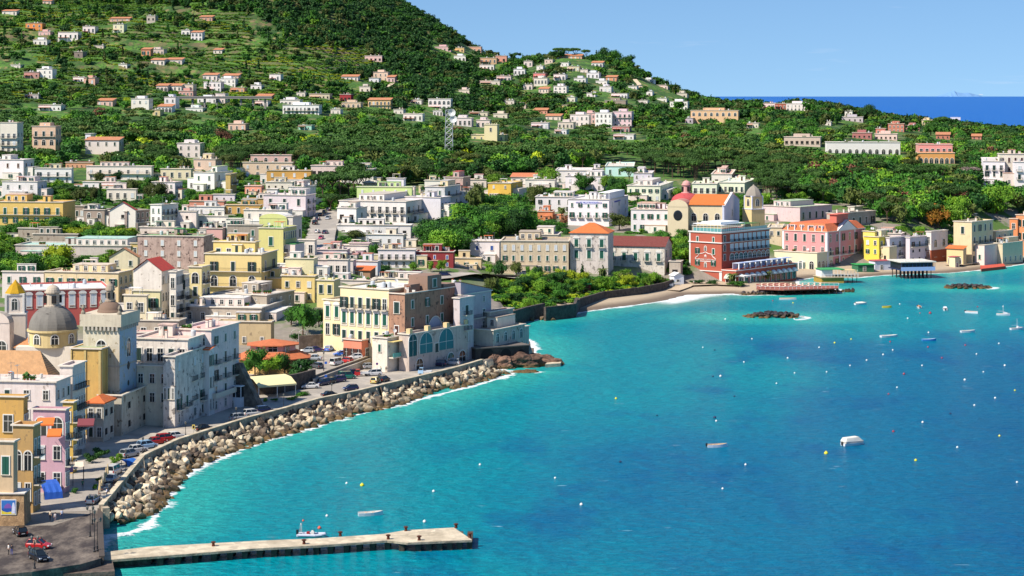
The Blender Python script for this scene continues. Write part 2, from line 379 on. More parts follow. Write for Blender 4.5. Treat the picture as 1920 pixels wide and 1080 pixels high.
# submerged rock apron of the breakwater runs along the promenade
WALLPX = [(188,957),(266,863),(330,833),(399,811),(460,792),(532,773),(596,755),(674,739),(735,724),(790,711),(845,698),(880,688),(903,681)]
WALL = [at(x,y,2.5).xy for x,y in WALLPX]
wd = np.full(X.shape,1e9)
for a_,b_ in zip(WALL[:-1],WALL[1:]):
    e = b_-a_;tt = np.clip(((X-a_.x)*e.x+(DD-a_.y)*e.y)/e.length_squared,0,1);wd = np.minimum(wd,np.hypot(X-a_.x-tt*e.x,DD-a_.y-tt*e.y))
cdr = np.maximum(cd,-(wd-8.2))
V = np.stack([X,DD,np.zeros_like(X)],-1).reshape(-1,3);nc = len(sp);nr = len(sdp)
idx = (np.arange(nr-1)[:,None]*nc+np.arange(nc-1)[None]).ravel();FA = np.stack([idx,idx+1,idx+nc+1,idx+nc],1)
me = npmesh('sea',V,FA,[None])
at_ = me.attributes.new('shore','FLOAT','POINT');at_.data.foreach_set('value',(-cdr).ravel().astype(np.float32))
beachw = np.clip(1-np.abs((960+F*X/DD)-1260)/170,0,1)*np.clip(1-np.abs(DD-735)/70,0,1)
at_ = me.attributes.new('surf','FLOAT','POINT');at_.data.foreach_set('value',beachw.ravel().astype(np.float32))
wm,t,b = nodes_of('sea_water');me.materials[0] = wm
A1 = t.nodes.new('ShaderNodeAttribute');A1.attribute_name = 'shore';A2 = t.nodes.new('ShaderNodeAttribute');A2.attribute_name = 'surf'
v = geovec(t);ge = t.nodes.new('ShaderNodeNewGeometry');sx = t.nodes.new('ShaderNodeSeparateXYZ');t.links.new(ge.outputs['Position'],sx.inputs[0])
def M(op,a,c=None,d=None):
    n = t.nodes.new('ShaderNodeMath');n.operation = op
    for i,q in enumerate((a,c,d)):
        if q is None: continue
        if hasattr(q,'links'): t.links.new(q,n.inputs[i])
        else: n.inputs[i].default_value = q
    return n.outputs[0]
def MR(src,a,c,lo=0.,hi=1.):
    n = N(t,'ShaderNodeMapRange');n.interpolation_type = 'SMOOTHSTEP'
    for k,q in (('From Min',a),('From Max',c),('To Min',lo),('To Max',hi)): n.inputs[k].default_value = q
    t.links.new(src,n.inputs[0]);return n.outputs[0]
shore = A1.outputs['Fac']
# bottom: pale sand near the shore, dark weed meadows further out
turq = srgb('008894');azure = srgb('006a8c');deep = srgb('00527e');open_ = srgb('0a60ba');pale = srgb('2ea79e')
big = noise(t,geovec(t,(1,.6,1)),.012,4,.55);med = noise(t,geovec(t,(1,.5,1)),.045,4,.6)
far = M('ADD',shore,M('MULTIPLY',M('SUBTRACT',big,.5),190.))
c = mixc(t,MR(shore,2.,22.),pale,turq)
c = mixc(t,MR(far,30.,95.),c,azure)
c = mixc(t,MR(far,85.,210.),c,deep)
c = mixc(t,M('MULTIPLY',MR(med,.50,.66),MR(shore,20.,60.,0.,.55)),c,srgb('004f84'))
c = mixc(t,MR(sx.outputs[1],950.,1600.),c,open_)
sandy = M('MULTIPLY',A2.outputs['Fac'],MR(shore,4.,26.,1.,0.))
c = mixc(t,M('MULTIPLY',sandy,.75),c,srgb('a89a7c'))
# wavelets tint
w1 = noise(t,geovec(t,(.45,1.1,1)),.9,3,.6)
c = mixc(t,MR(w1,.38,.62,.34,0.),c,srgb('003c60'))
c = mixc(t,MR(w1,.56,.76,0.,.3),c,srgb('109aa4'))
# foam
fn = noise(t,geovec(t,(1,1.4,1)),.55,5,.7);fn2 = noise(t,v,.09,2)
fw = M('MULTIPLY',MR(fn2,.35,.7,.8,3.6),M('ADD',1.,M('MULTIPLY',A2.outputs['Fac'],2.2)))
fe = M('SUBTRACT',1.,M('DIVIDE',M('ABSOLUTE',shore),fw))
foam = MR(M('ADD',fe,M('MULTIPLY',M('SUBTRACT',fn,.5),2.6)),.25,.7)
surf = M('MULTIPLY',MR(A2.outputs['Fac'],.35,.6),MR(M('ADD',shore,M('MULTIPLY',fn,4.)),13.,9.))
surf = M('MULTIPLY',surf,MR(fn,.28,.42))
caps = M('MULTIPLY',MR(noise(t,geovec(t,(.25,1.6,1)),.55,2,.5),.735,.765),MR(sx.outputs[1],500.,1800.,.45,1.))
allf = M('MAXIMUM',M('MAXIMUM',foam,surf),M('MULTIPLY',caps,.8))
c = mixc(t,allf,c,srgb('e6edee'))
t.links.new(c,b.inputs['Base Color'])
b.inputs['Roughness'].default_value = .28;b.inputs['IOR'].default_value = 1.33;b.inputs['Specular IOR Level'].default_value = .12
wv = N(t,'ShaderNodeTexNoise',Scale=.8,Detail=4,Roughness=.65);t.links.new(geovec(t,(.7,1.3,1)),wv.inputs['Vector'])
wv2 = N(t,'ShaderNodeTexNoise',Scale=.22,Detail=3);t.links.new(v,wv2.inputs['Vector'])
hsum = M('ADD',wv.outputs['Fac'],M('MULTIPLY',wv2.outputs['Fac'],1.5))
bp = N(t,'ShaderNodeBump',Strength=1.,Distance=.7);t.links.new(hsum,bp.inputs['Height']);t.links.new(bp.outputs[0],b.inputs['Normal'])
tag(link('sea',me),kind='structure')
# faint island far out on the horizon, distance haze put into its blue colour
m_ = MB();prof = [(0,0),(.1,.25),(.2,.8),(.27,1.),(.33,.72),(.5,.6),(.62,.66),(.8,.35),(1,0)]
D = 30500.;x0 = (1760-960)*D/F;x1 = (1836-960)*D/F
m_.quadstrip([[(x0+u*(x1-x0),D+dy,-5),(x0+u*(x1-x0),D+dy*.5,max(1,h*90))] for u,h in prof for dy in (-600,)],0,False,False)
m_.quadstrip([[(x0+u*(x1-x0),D-300,max(1,h*90)),(x0+u*(x1-x0),D+900,-5)] for u,h in prof],0,False,False)
tag(m_.build('island',plain('island_haze_blue','6a92bd',.9)),kind='structure')
# ------------------------------------------------------------------ buildings
WINC = {}
def window_mesh(style,w,h):
    """one window at the origin, sill at z=0, facing -y"""
    w = round(w*5)/5;h = round(h*5)/5
    k = (style,w,h)
    if k in WINC: return WINC[k]
    m = MB();a = w/2;ms = [FRAMEW,GLASS,G_SHUT,STONE_TRIM,DARK]
    sh = {'g': G_SHUT,'o': G_SHUT,'d': GLASS,'k': G_SHUT2,'K': G_SHUT2,'b': B_SHUT,'l': W_SHUT,'u': BL_SHUT,'t': G_SHUT,'T': W_SHUT,'a': G_SHUT2,'n': GLASS,'w': GLASS,'c': G_SHUT,'q': B_SHUT}.get(style,G_SHUT)
    ms[2] = sh
    T = .12
    if style in 'aw':        # arched opening
        n = 8;r = a;zc = h-r
        arc = lambda q: [(-q,0,0)]+[(-q*math.cos(math.pi*i/n),0,zc+q*math.sin(math.pi*i/n)) for i in range(n+1)]+[(q,0,0)]
        o_ = arc(a+.22);i_ = arc(a)
        m.quadstrip([[(x,-T,z) for x,_,z in o_],[(x,-T,z) for x,_,z in i_]],0,False,False)
        m.quadstrip([[(x,.05,z) for x,_,z in o_],[(x,-T,z) for x,_,z in o_]],0,False,False)
        m.face([(x,-.04,z) for x,_,z in i_],1)
        m.box(-.04,.04,-.09,-.03,0,h-.1,0);m.box(-a,a,-.085,-.03,zc-.05,zc+.05,0)
    else:
        f = .18
        if style in 'gkdlbunco':
            m.box(-a-f,-a,-T,.05,-.1,h+f,0);m.box(a,a+f,-T,.05,-.1,h+f,0);m.box(-a,a,-T,.05,h,h+f,0)
        m.box(-a-f-.06,a+f+.06,-T-.12,.05,-.22,-.1,3)
        if style in 'ocqK':    # shutters folded open beside the pane
            m.box(-a,a,-.05,.02,-.1,h,1);m.box(-.035,.035,-.09,-.05,-.1,h,0);m.box(-a,a,-.085,-.05,h*.62,h*.62+.06,0)
            m.box(-a-f-w*.42,-a-.03,-T-.09,-T-.02,-.05,h,2);m.box(a+.03,a+f+w*.42,-T-.09,-T-.02,-.05,h,2)
        elif style in 'dn':
            m.box(-a,a,-.05,.02,-.1,h,1);m.box(-.035,.035,-.09,-.05,-.1,h,0);m.box(-a,a,-.085,-.05,h*.62,h*.62+.06,0)
        elif style == 'p':
            m.box(-a,a,-.05,.02,-.1,h,4)
        else:               # closed louvred shutters
            m.box(-a,-.02,-.1,.02,-.1,h,2);m.box(.02,a,-.1,.02,-.1,h,2)
            if style in 'c': pass
        if style in 'tT':      # pedimented surround
            m.box(-a-.35,-a,-T,.05,-.5,h+.35,0);m.box(a,a+.35,-T,.05,-.5,h+.35,0);m.box(-a,a,-T,.05,h,h+.35,0)
            m.box(-a-.55,a+.55,-.3,.05,h+.35,h+.55,0);m.box(-a-.4,a+.4,-T,.05,-.9,-.5,3)
            n = 6;A = [(-(a+.5)*math.cos(math.pi*i/n),(a+.5)*.62*math.sin(math.pi*i/n)+h+.55) for i in range(n+1)]
            m.quadstrip([[(x,-.26,z) for x,z in A],[(x,.05,z) for x,z in A]],0,False,False);m.face([(x,-.26,z) for x,z in A],0)
    WINC[k] = m.mesh('window',ms);return WINC[k]
BALC = {}
def balcony_mesh(w,solid=False):
    w = round(w*2)/2;k = (w,solid)
    if k in BALC: return BALC[k]
    m = MB();a = w/2
    m.box(-a,a,-1.0,.05,-.22,-.02,0)
    if solid: m.box(-a,a,-1.,-.86,-.02,.95,0);m.box(-a,-a+.12,-.86,.03,-.02,.95,0);m.box(a-.12,a,-.86,.03,-.02,.95,0)
    else:
        m.box(-a,a,-.99,-.93,.92,.98,1);m.box(-a,-a+.05,-.93,.03,.92,.98,1);m.box(a-.05,a,-.93,.03,.92,.98,1)
        n = max(3,int(w/.28))
        for i in range(n+1):
            x = -a+.03+(w-.06)*i/n;m.box(x-.02,x+.02,-.98,-.94,-.02,.92,1)
        for y in (-.7,-.45,-.2): m.box(-a+.01,-a+.05,y-.02,y+.02,-.02,.92,1);m.box(a-.05,a-.01,y-.02,y+.02,-.02,.92,1)
    BALC[k] = m.mesh('balcony',[STONE_TRIM,IRON]);return BALC[k]
SMALL = {}
def small(kind):
    if kind in SMALL: return SMALL[kind]
    m = MB()
    if kind == 'chimney':
        m.box(-.3,.3,-.3,.3,-.4,1.3,0);m.box(-.38,.38,-.38,.38,1.3,1.42,0)
        for x in (-.25,.15): m.box(x,x+.1,-.25,.25,1.42,1.7,0)
        m.box(-.36,.36,-.36,.36,1.7,1.8,1);mats = [plaster('d9d0c4',.3),tiles('b5603a')]
    elif kind == 'water_tank':
        m.lathe([(.1,0),(.55,0),(.58,.1),(.58,1.2),(.5,1.35),(.2,1.42),(.2,1.5)],n=14);m.box(-.6,.6,-.6,.6,-.1,0,1);mats = [plain('tank_plastic','b9bfc2',.4),plain('concrete_pad','9a948a',.9)]
    elif kind == 'satellite_dish':
        m.tube((0,0,0),(0,0,1.1),.04);c = Vector((0,-.15,1.2));ax = Vector((.5,-.75,.45)).normalized();u = ax.orthogonal().normalized();w = ax.cross(u)
        m.quadstrip([[c+ax*(r*r*.5)+(u*math.cos(j*math.pi/6)+w*math.sin(j*math.pi/6))*r for j in range(12)] for r in (.02,.25,.5)],0,True,False)
        m.tube(c,c+ax*.5,.03);mats = [plain('dish_white','d8d8d4',.4),IRON]
    elif kind == 'air_conditioner':
        m.box(-.45,.45,-.17,.17,.1,.8,0);m.lathe([(.01,0),(.27,0),(.27,.02)],n=12);mats = [plain('ac_white','d2d0c8',.5),DARK]
    elif kind == 'planter':
        q = random.Random(4)
        for i in range(4):
            m.box(i*.6-1.1,i*.6-.7,-.2,.2,0,.4,0)
            for j in range(26): c = Vector((i*.6-.9+q.gauss(0,.16),q.gauss(0,.14),.55+q.gauss(0,.16)));u = Vector((q.gauss(0,1),q.gauss(0,1),q.gauss(0,1))).normalized()*.13;w = u.orthogonal();m.face([c-u-w,c+u-w,c+u+w,c-u+w],1)
        mats = [plain('terracotta','a8583a',.9),plain('pot_leaves','3f6b24',.8,0,.4)]
    elif kind == 'antenna':
        m.tube((0,0,0),(0,0,3.2),.04);m.tube((-.7,0,3.),(.7,0,3.),.025)
        for i in range(6): m.tube((-.6+.24*i,-.35,3.),(-.6+.24*i,.35,3.),.02)
        mats = [plain('aerial_metal','8c8f92',.4,.6)]
    SMALL[kind] = m.mesh(kind,mats);return SMALL[kind]
RECTS = []     # screen boxes of the houses, to keep trees from hiding them
FOOT = []
BUILT = {}
def solve_len(P,d,px):
    t = (px-960)/F;den = d.x-t*d.y
    return (t*P.y-P.x)/den if abs(den) > 1e-6 else 10.
def B(name,label,xL,xC,xR,yb,yt,col='e6dfd4',th=12,fr=None,rt=None,roof='flat',rc='d2cbc2',gr=.25,dep=None,cat='house',group=None,
      dist=None,h=None,clut=2,seed=None,parapet=.55,cornice=True,z=None,gl=None,wm=None,dirt='7d6a58',tree_ok=False,lid=None,base=None):
    """a building from what the photo shows of it: left end, near corner and right end of its base (columns), base row, eaves row.
    fr / rt = (columns, styles from the top storey down); a capital letter in the second string = balcony"""
    rr = random.Random(seed if seed is not None else int(xL*7+yt*13+xC))
    if dist: P = atd(xC,dist,0);P.z = gz(P.x,P.y) if z is None else z
    elif z is not None: P = at(xC,yb,z)
    else: P = hit(xC,yb)
    top = H-(yt-HOR)*P.y/F
    ht = max(2.6,top-P.z) if h is None else h
    th_ = math.radians(th)
    ux = Vector((math.cos(th_),-math.sin(th_),0));uy = Vector((math.sin(th_),math.cos(th_),0))
    a = abs(solve_len(P,-ux,xL)) if xL < xC else 8.
    b_ = dep if dep else (abs(solve_len(P,uy,xR)) if xR > xC else max(9.,min(17.,a*.85)))
    b_ = min(b_,60);a = min(max(a,2.),110)
    root = empty(name,P,-th_,label,cat,group)
    cc_ = [int(col[i:i+2],16) for i in (0,2,4)]
    if max(cc_)-min(cc_) < 26: col = ''.join('%02x' % int(x*.72+y*.28) for x,y in zip(cc_,(240,220,190) if rr.random() < .6 else (236,208,198)))
    wall = wm or plaster(col,min(.9,round(gr*1.25+.06,2)),dirt);rm = roofmat(rc)
    B0 = -3.5
    m = MB();fp = [(-a,0),(0,0),(0,b_),(-a,b_)]
    pp = parapet if roof == 'flat' else 0
    if roof == 'flat':
        m.prism(fp,B0,ht,0)
        t_ = .28
        if pp > 0:
            m.box(-a,0,0,t_,ht,ht+pp,0);m.box(-a,0,b_-t_,b_,ht,ht+pp,0);m.box(-a,-a+t_,t_,b_-t_,ht,ht+pp,0);m.box(-t_,0,t_,b_-t_,ht,ht+pp,0)
    else: m.prism(fp,B0,ht,0)
    if base: m.box(-a-.06,.06,-.06,b_+.06,B0,base[1],2)
    wmesh = m.build('wall',[wall,rm] + ([plaster(base[0],.4)] if base else []),root)
    if cornice and roof in ('flat','hip'):
        c = MB();e = .32
        zc = ht+pp-.02 if roof == 'flat' else ht-.2
        c.box(-a-e,e,-e,-.003,zc-.25,zc,0);c.box(.003,e,-.003,b_+e,zc-.25,zc,0);c.box(-a-e,-a-.003,-.003,b_+e,zc-.25,zc,0)
        c.build('cornice',[plaster('d9cfbf',.4)] ,root)
    if roof == 'flat':
        r = MB();r.box(-a+.28,-.28,.28,b_-.28,ht+.004,ht+.08,0);r.build('roof',[rm],root)
    elif roof in ('gable','gablex','hip','shed','vault'):
        r = MB();e = .5;rh = (b_ if roof != 'gablex' else a)*.5*.42
        if gl: rh = gl
        if roof == 'gable':      # ridge runs along the front
            yy = b_/2
            for s0,s1 in (((-e),yy),(b_+e,yy)):
                r.face([(-a-e,s0,ht-.05),(e,s0,ht-.05),(e,s1,ht+rh),(-a-e,s1,ht+rh)] if s0 < s1 else [(e,s0,ht-.05),(-a-e,s0,ht-.05),(-a-e,s1,ht+rh),(e,s1,ht+rh)],0)
                r.face([(-a-e,s0,ht-.25),(e,s0,ht-.25),(e,s0,ht-.05),(-a-e,s0,ht-.05)],0)
            for x in (0,-a): r.face([(x,0,ht-.02),(x,b_,ht-.02),(x,yy,ht+rh-.12)],1)
        elif roof == 'gablex':   # gable end faces the viewer
            xx = -a/2
            for s0 in (-a-e,e):
                r.face([(s0,-e,ht-.05),(xx,-e,ht+rh),(xx,b_+e,ht+rh),(s0,b_+e,ht-.05)],0)
            r.face([(-a-e,-e,ht-.22),(0+e,-e,ht-.22),(e,-e,ht-.05),(xx,-e,ht+rh),(-a-e,-e,ht-.05)][:0] or [(-a,-.01,ht-.02),(0,-.01,ht-.02),(xx,-.01,ht+rh-.2)],1)
            r.face([(-a,b_,ht-.02),(0,b_,ht-.02),(xx,b_,ht+rh-.2)],1)
        elif roof == 'hip':
            q = min(a,b_)/2;x0,x1 = -a-e,e;y0,y1 = -e,b_+e
            if a >= b_: R0 = (x0+q+e,b_/2,ht+rh);R1 = (x1-q-e,b_/2,ht+rh)
            else: R0 = (-a/2,y0+q+e,ht+rh);R1 = (-a/2,y1-q-e,ht+rh)
            A,B_,C_,D_ = (x0,y0,ht),(x1,y0,ht),(x1,y1,ht),(x0,y1,ht)
            if a >= b_: fs = ((A,B_,R1,R0),(B_,C_,R1),(C_,D_,R0,R1),(D_,A,R0))
            else: fs = ((A,B_,R0),(B_,C_,R1,R0),(C_,D_,R1),(D_,A,R0,R1))
            for f_ in fs: r.face(f_,0)
            r.box(x0,x1,y0,y1,ht-.2,ht-.01,0)
        elif roof == 'shed':
            r.face([(-a-e,-e,ht-.1),(e,-e,ht-.1),(e,b_+e,ht+rh*.7),(-a-e,b_+e,ht+rh*.7)],0);r.face([(-a-e,-e,ht-.3),(e,-e,ht-.3),(e,-e,ht-.1),(-a-e,-e,ht-.1)],0)
            r.face([(0,0,ht-.02),(0,b_,ht-.02),(0,b_,ht+rh*.7-.15)],1);r.face([(-a,0,ht-.02),(-a,b_,ht-.02),(-a,b_,ht+rh*.7-.15)],1)
        elif roof == 'vault':
            n = 10;A = [(-a/2-(a/2)*math.cos(math.pi*i/n),ht-.02+rh*.6*math.sin(math.pi*i/n)) for i in range(n+1)]
            r.quadstrip([[(x,-.1,z_) for x,z_ in A],[(x,b_,z_) for x,z_ in A]],0,False,False);r.face([(x,-.1,z_) for x,z_ in A],1)
        r.build('roof',[tiles(rc) if roof != 'vault' else rm,wall],root)
    # windows
    def face_windows(spec,L,rot):
        if not spec: return
        cols,st = spec[0],spec[1]
        while len(st) > 1 and (ht-.3)/len(st) < (3.3 if st[-1] == '.' else 2.5): st = st[:-1]
        n = len(st);fh = (ht-.3)/n
        cap = spec[2] if len(spec) > 2 else ''
        for i,s in enumerate(st):
            if s == '.': continue
            cc = cols[i] if isinstance(cols,(tuple,list)) else cols
            zf = ht-.3-(i+1)*fh
            bal = i < len(cap) and cap[i] in 'BSC'
            wh = min(2.9,fh*(.60 if bal or s in 'tTkK' else .45));ww = min(L/cc*.5,wh*(.46 if s in 'gktToKbl' else .58));
            if s in 'aw': wh = min(fh*.72,3.3);ww = min(L/cc*.7,wh*.62)
            if s == 'p': wh = fh*.3;ww = wh
            if s in 'ocqK': ww = min(L/cc*.36,wh*.55)
            zs = zf+(.12 if bal or s == 'a' else (fh-wh)*.52)
            mesh = window_mesh(s,ww,wh)
            for j in range(cc):
                u = L*(j+.5)/cc
                if len(spec) > 3 and spec[3] and (i*cc+j) % spec[3] == 1 and s not in 'a': continue
                pos = (-a+u,0,zs) if rot == 0 else (0,u,zs)
                mesh = window_mesh(rr.choice({'k': 'kkkKd','g': 'gggo','d': 'ddddkl','n': 'nnd','c': 'ccg','o': 'oog'}.get(s,s)),ww,wh)
                link('window',mesh,root,pos,(0,0,rot))
                if bal and cap[i] == 'B': link('balcony',balcony_mesh(min(L/cc*.8,ww+1.4)),root,(pos[0],pos[1],zf+.1),(0,0,rot))
            if bal and cap[i] in 'SC':
                mm = balcony_mesh(L*.94,cap[i] == 'S')
                link('balcony',mm,root,(-a+L/2,0,zf+.1) if rot == 0 else (0,L/2,zf+.1),(0,0,rot))
    face_windows(fr,a,0)
    face_windows(rt,b_,math.pi/2)
    # annexes and roof rooms that break the block
    if name == 'house' and roof == 'flat' and 470 < P.y < 1060 and a > 6 and not (P.y < 640 and xC < 560 and yb > 650):
        wc2 = plaster(rr.choice([col,col,'e6d9c2','e2cfc4','dcc9a0','e4dcd2']),.35)
        def annex(x0,x1,y0,y1,z0,z1,nw,nm='annex'):
            q = MB();q.box(x0,x1,y0,y1,z0,z1,0);q.box(x0-.15,x1+.15,y0-.15,y1+.15,z1+.003,z1+.18,1);o = q.build(nm,[wc2,rm],root);st_ = rr.choice('dkgopn')
            for i in range(nw): link('window',window_mesh(st_,1.,min(1.8,(z1-max(z0,0))*.5)),o,(x0+(x1-x0)*(i+.5)/nw,y0,max(z0,0)+(z1-max(z0,0))*.28))
            return o
        if rr.random() < .75: w_ = a*rr.uniform(.25,.5);x_ = -rr.uniform(.1,.9)*(a-w_)-w_;annex(x_,x_+w_,b_*rr.uniform(.25,.5),b_-.3,ht,ht+rr.uniform(2.2,3.),max(1,int(w_/2.4)),'roof_room')
        if rr.random() < .55: w_ = rr.uniform(2.5,5);annex(.003,w_,b_*.15,b_*.85,B0,ht*rr.uniform(.4,.75),1)
        if rr.random() < .55: w_ = rr.uniform(2.5,5.5);annex(-a-w_,-a-.003,b_*.1,b_*.8,B0,ht*rr.uniform(.4,.8),1)
        if rr.random() < .5: w_ = a*rr.uniform(.3,.55);x_ = -rr.uniform(0,1)*(a-w_)-w_;annex(x_,x_+w_,-rr.uniform(2,3.5),-.003,B0,min(3.2,ht*.5),1)
        if rr.random() < .4: 
            q = MB();x_ = -rr.uniform(.4,.9)*a;q.box(x_,x_+3.4,b_*.1,b_*.1+2.4,ht+2.3,ht+2.4,0)
            for u in (x_+.1,x_+3.2):
                for v_ in (b_*.1+.1,b_*.1+2.2): q.box(u,u+.1,v_,v_+.1,ht,ht+2.3,1)
            q.build('roof_canopy',[plain('canopy_'+str(rr.randint(0,4)),rr.choice(['c96a3a','d9cdb4','9a5a44','e0dcd4','6f8f7a']),.8),FRAMEW],root)
    # roof clutter
    if roof == 'flat' and clut and a > 4 and b_ > 4:
        opts = ['planter','planter','chimney','water_tank','satellite_dish','antenna','air_conditioner','chimney','satellite_dish','antenna']
        for i in range(clut+rr.randint(2,5)):
            k = rr.choice(opts)
            link(k,small(k),root,(-rr.uniform(.12,.88)*a,rr.uniform(.15,.85)*b_,ht+(.1 if k != 'chimney' else .05)),(0,0,rr.choice([0,1.57,.4])))
        if clut > 1 and a > 9 and b_ > 7 and rr.random() < .6:
            hx = -rr.uniform(.3,.8)*a;hy = b_*.55;mm = MB();mm.box(hx-1.6,hx+1.6,hy,hy+2.8,ht,ht+2.4,0);mm.box(hx-1.8,hx+1.8,hy-.2,hy+3.,ht+2.4,ht+2.55,1);mm.box(hx-.5,hx+.4,hy-.05,hy,ht+.1,ht+2.1,2)
            mm.build('stair_hut',[wall,rm,G_SHUT2 if rr.random() < .5 else B_SHUT],root)
    RECTS.append((min(xL,xC)-2,max(xR,xC)+2,yt-4,yt+(pix(P)[1]-yt)*.62,P.y))
    FOOT.append((P,ux,uy,a,b_))
    return root,P,a,b_,ht
def local(R,u,v,z):
    """point in a building's frame -> world"""
    root,P,a,b_,ht = R;th_ = -root.rotation_euler.z
    return P+Vector((math.cos(th_),-math.sin(th_),0))*u+Vector((math.sin(th_),math.cos(th_),0))*v+Vector((0,0,z))
def text_mesh(s,size,depth=.04):
    cu = bpy.data.curves.new('lettering','FONT');cu.body = s;cu.size = size;cu.extrude = depth;cu.align_x = 'CENTER'
    o = bpy.data.objects.new('tmp',cu);COL.objects.link(o);bpy.context.view_layer.update()
    me = bpy.data.meshes.new_from_object(o.evaluated_get(bpy.context.evaluated_depsgraph_get()));bpy.data.objects.remove(o);return me
# ------------------------------------------------------------------ the old town, near to far
WH = 'e4dfd8';CR = 'e6d6b0';GY = 'a79d92';YE = 'dcc07a';PK = 'd8a79a'
# shore row at the left edge
T = []
def A(*a,**k): T.append(B(*a,**k));return T[-1]
A('house','beige house above the stone wall that carries the painted panel',-60,25,33,985,832,'cdb08a',8,(3,'gd'),None,gr=.35,clut=0)
A('house','mustard yellow house with rooftop shed at the left photo edge above the harbour square',-70,44,52,930,748,'c99c50',8,(2,'dd'),(2,'kk'),gr=.3,dist=356)
A('house','ochre house with an arched loggia behind the harbour square',24,62,76,962,802,'b8935a',8,(2,'ad'),(2,'nnn','BB'),rc='c98a6a',gr=.45,clut=2)
A('house','purple pink house with orange awnings and arched window on the shaded lane',62,122,130,925,772,'c49aa4',8,(2,'wdd'),(2,'ddd','BB'),rc='c9a99a',gr=.3)
A('house','narrow yellow house with iron balconies on the shaded lane',124,137,144,888,758,'d0aa50',8,(1,'ddd'),(2,'dddd','BBB'),gr=.35,clut=0)
A('house','pale house with blue white side wall and roof balustrade beside the yellow church',112,136,160,852,690,'d9cdc8',8,(1,'ddd'),(5,'lddd','BBB'),gr=.35,rc='c9b6ae')
A('house','long white terrace house with parasol on its roof, below the hipped tile roof',-40,104,132,868,720,'d9cfc9',8,(4,'dddd'),(3,'dddd'),gr=.4,clut=3)
A('house','white house under a large hipped tile roof left of the yellow church',-40,90,108,845,709,'e0d3c6',8,(5,'llll'),(2,'dddd'),'hip','c99a6c',gr=.25,gl=5.)
A('house','small white house with orange tile roof in front of the grey dome',30,118,132,790,652,'ddd5ca',8,(3,'dddd'),(2,'ddd'),'hip','c98a5c',gr=.3,gl=2.)
A('house','low house with a bright orange tile roof at the left edge behind the hipped roof',-60,46,56,760,640,'ddd0c0',8,(3,'ddd'),None,'gable','d9763f',gr=.2)
# the church with the tower
CH = A('church','yellow stained church block with round window beside the crenellated tower',133,189,224,817,655,'cfa95e',10,None,None,rc='9fae8a',gr=.42,dirt='7a6a4a',clut=0,cat='church',parapet=.25)
m = MB();r = 1.15
for zz,rr_ in ((0,r),): m.quadstrip([[(.06,CH[3]*.5+rr_*math.cos(j*math.pi/8),CH[4]*.62+rr_*1.25*math.sin(j*math.pi/8)) for j in range(16)],[(.1,CH[3]*.5+rr_*.98*math.cos(j*math.pi/8),CH[4]*.62+rr_*1.22*math.sin(j*math.pi/8)) for j in range(16)]],0)
m.build('round_window',[plain('bare_stone','8a6a48',.9)],CH[0])
m = MB()
for u in (.02,.3,.68,.97): m.box(0,.25,CH[3]*u-.25,CH[3]*u+.25,-3,CH[4]-.3,0)
for u in (.0,.48,.97): m.box(-CH[2]*(1-u)-.25 if u else -CH[2],-CH[2]*(1-u)+.25,-.2,0,-3,CH[4]-.3,0)
m.build('pilaster',[plaster('c9b070',.5,'7a6a4a')],CH[0])
TW = B('bell_tower','tall square harbour tower with crenellated top, shade-blue side and small brown dome',156,224,256,812,592,'cfc5b0',10,None,None,gr=.6,clut=0,cat='tower',parapet=.1,cornice=False,dirt='8f7a4a',rc='8a8378')
a,b_,ht = TW[2:]
bm = MB()
bm.box(.0,.05,.1,b_-.1,ht*.26,ht-.2,0)
bm.build('shade_blue_side',[plaster('9fb0c4',.8,'b7a878')],TW[0])  # shade of this side put into the plaster as blue-grey colour
bm = MB();e = .55
for s in range(9): x = -a+(s+.5)*a/9;y = (s+.5)*b_/9;bm.box(x-.22,x+.22,-e,0,ht-3.1,ht-2.29,0);bm.box(0,e,y-.22,y+.22,ht-3.1,ht-2.29,0)
bm.box(-a-e,e,-e,b_+e,ht-2.3,ht+.2,1);
for zz in (.56,.30): sc_ = MB();sc_.box(-a-.1,.1,-.1,b_+.1,ht*zz,ht*zz+.33,0);sc_.build('string_course',[plaster('b9b0a2',.6)],TW[0])
bm.build('battlement',[plaster('b9b0a2',.6),plaster('c9bda6',.55)],TW[0])
for u,rot in ((-a/2,0),(b_/2,math.pi/2)):
    link('bell_opening',window_mesh('a',2.,3.8),TW[0],(u,-.0,ht*.63) if rot == 0 else (.05,u,ht*.63),(0,0,rot))
for zz,rad in ((ht*.55,.75),(ht*.40,.5)):
    pm = MB();pm.quadstrip([[(.06,b_*.5+q*math.cos(j*math.pi/6),zz+q*1.2*math.sin(j*math.pi/6)) for j in range(12)] for q in (rad,)]+[[(.12,b_*.5+rad*.9*math.cos(j*math.pi/6),zz+rad*math.sin(j*math.pi/6)) for j in range(12)]],0);pm.build('bare_patch',[plain('bare_brown','4a4440',.9)],TW[0])
dm = MB();R0 = a*.32;dm.lathe([(R0+.15,ht),(R0+.15,ht+.5)]+[(R0*math.cos(i*math.pi/16),ht+.5+R0*.8*math.sin(i*math.pi/16)) for i in range(8)],-a/2,b_/2,20,0)
smooth(dm.build('dome',[plaster('7a6353',.4,'4a4038')],TW[0]).data)
lm = MB();z0 = ht+.5+R0*.75;lm.lathe([(1.1,z0),(1.1,z0+.3),(.75,z0+.4),(.75,z0+2.2),(1.,z0+2.3),(1.,z0+2.5),(.95,z0+2.7),(.75,z0+3.3),(.3,z0+3.8),(.08,z0+4.3)],-a/2,b_/2,12,0)
for j in range(4):
    an = j*math.pi/2;x = -a/2+.74*math.cos(an);y = b_/2+.74*math.sin(an);lm.box(x-.22,x+.22,y-.22,y+.22,z0+.7,z0+1.9,1)
lm.build('lantern',[plaster('9b8a78',.5),DARK],TW[0])
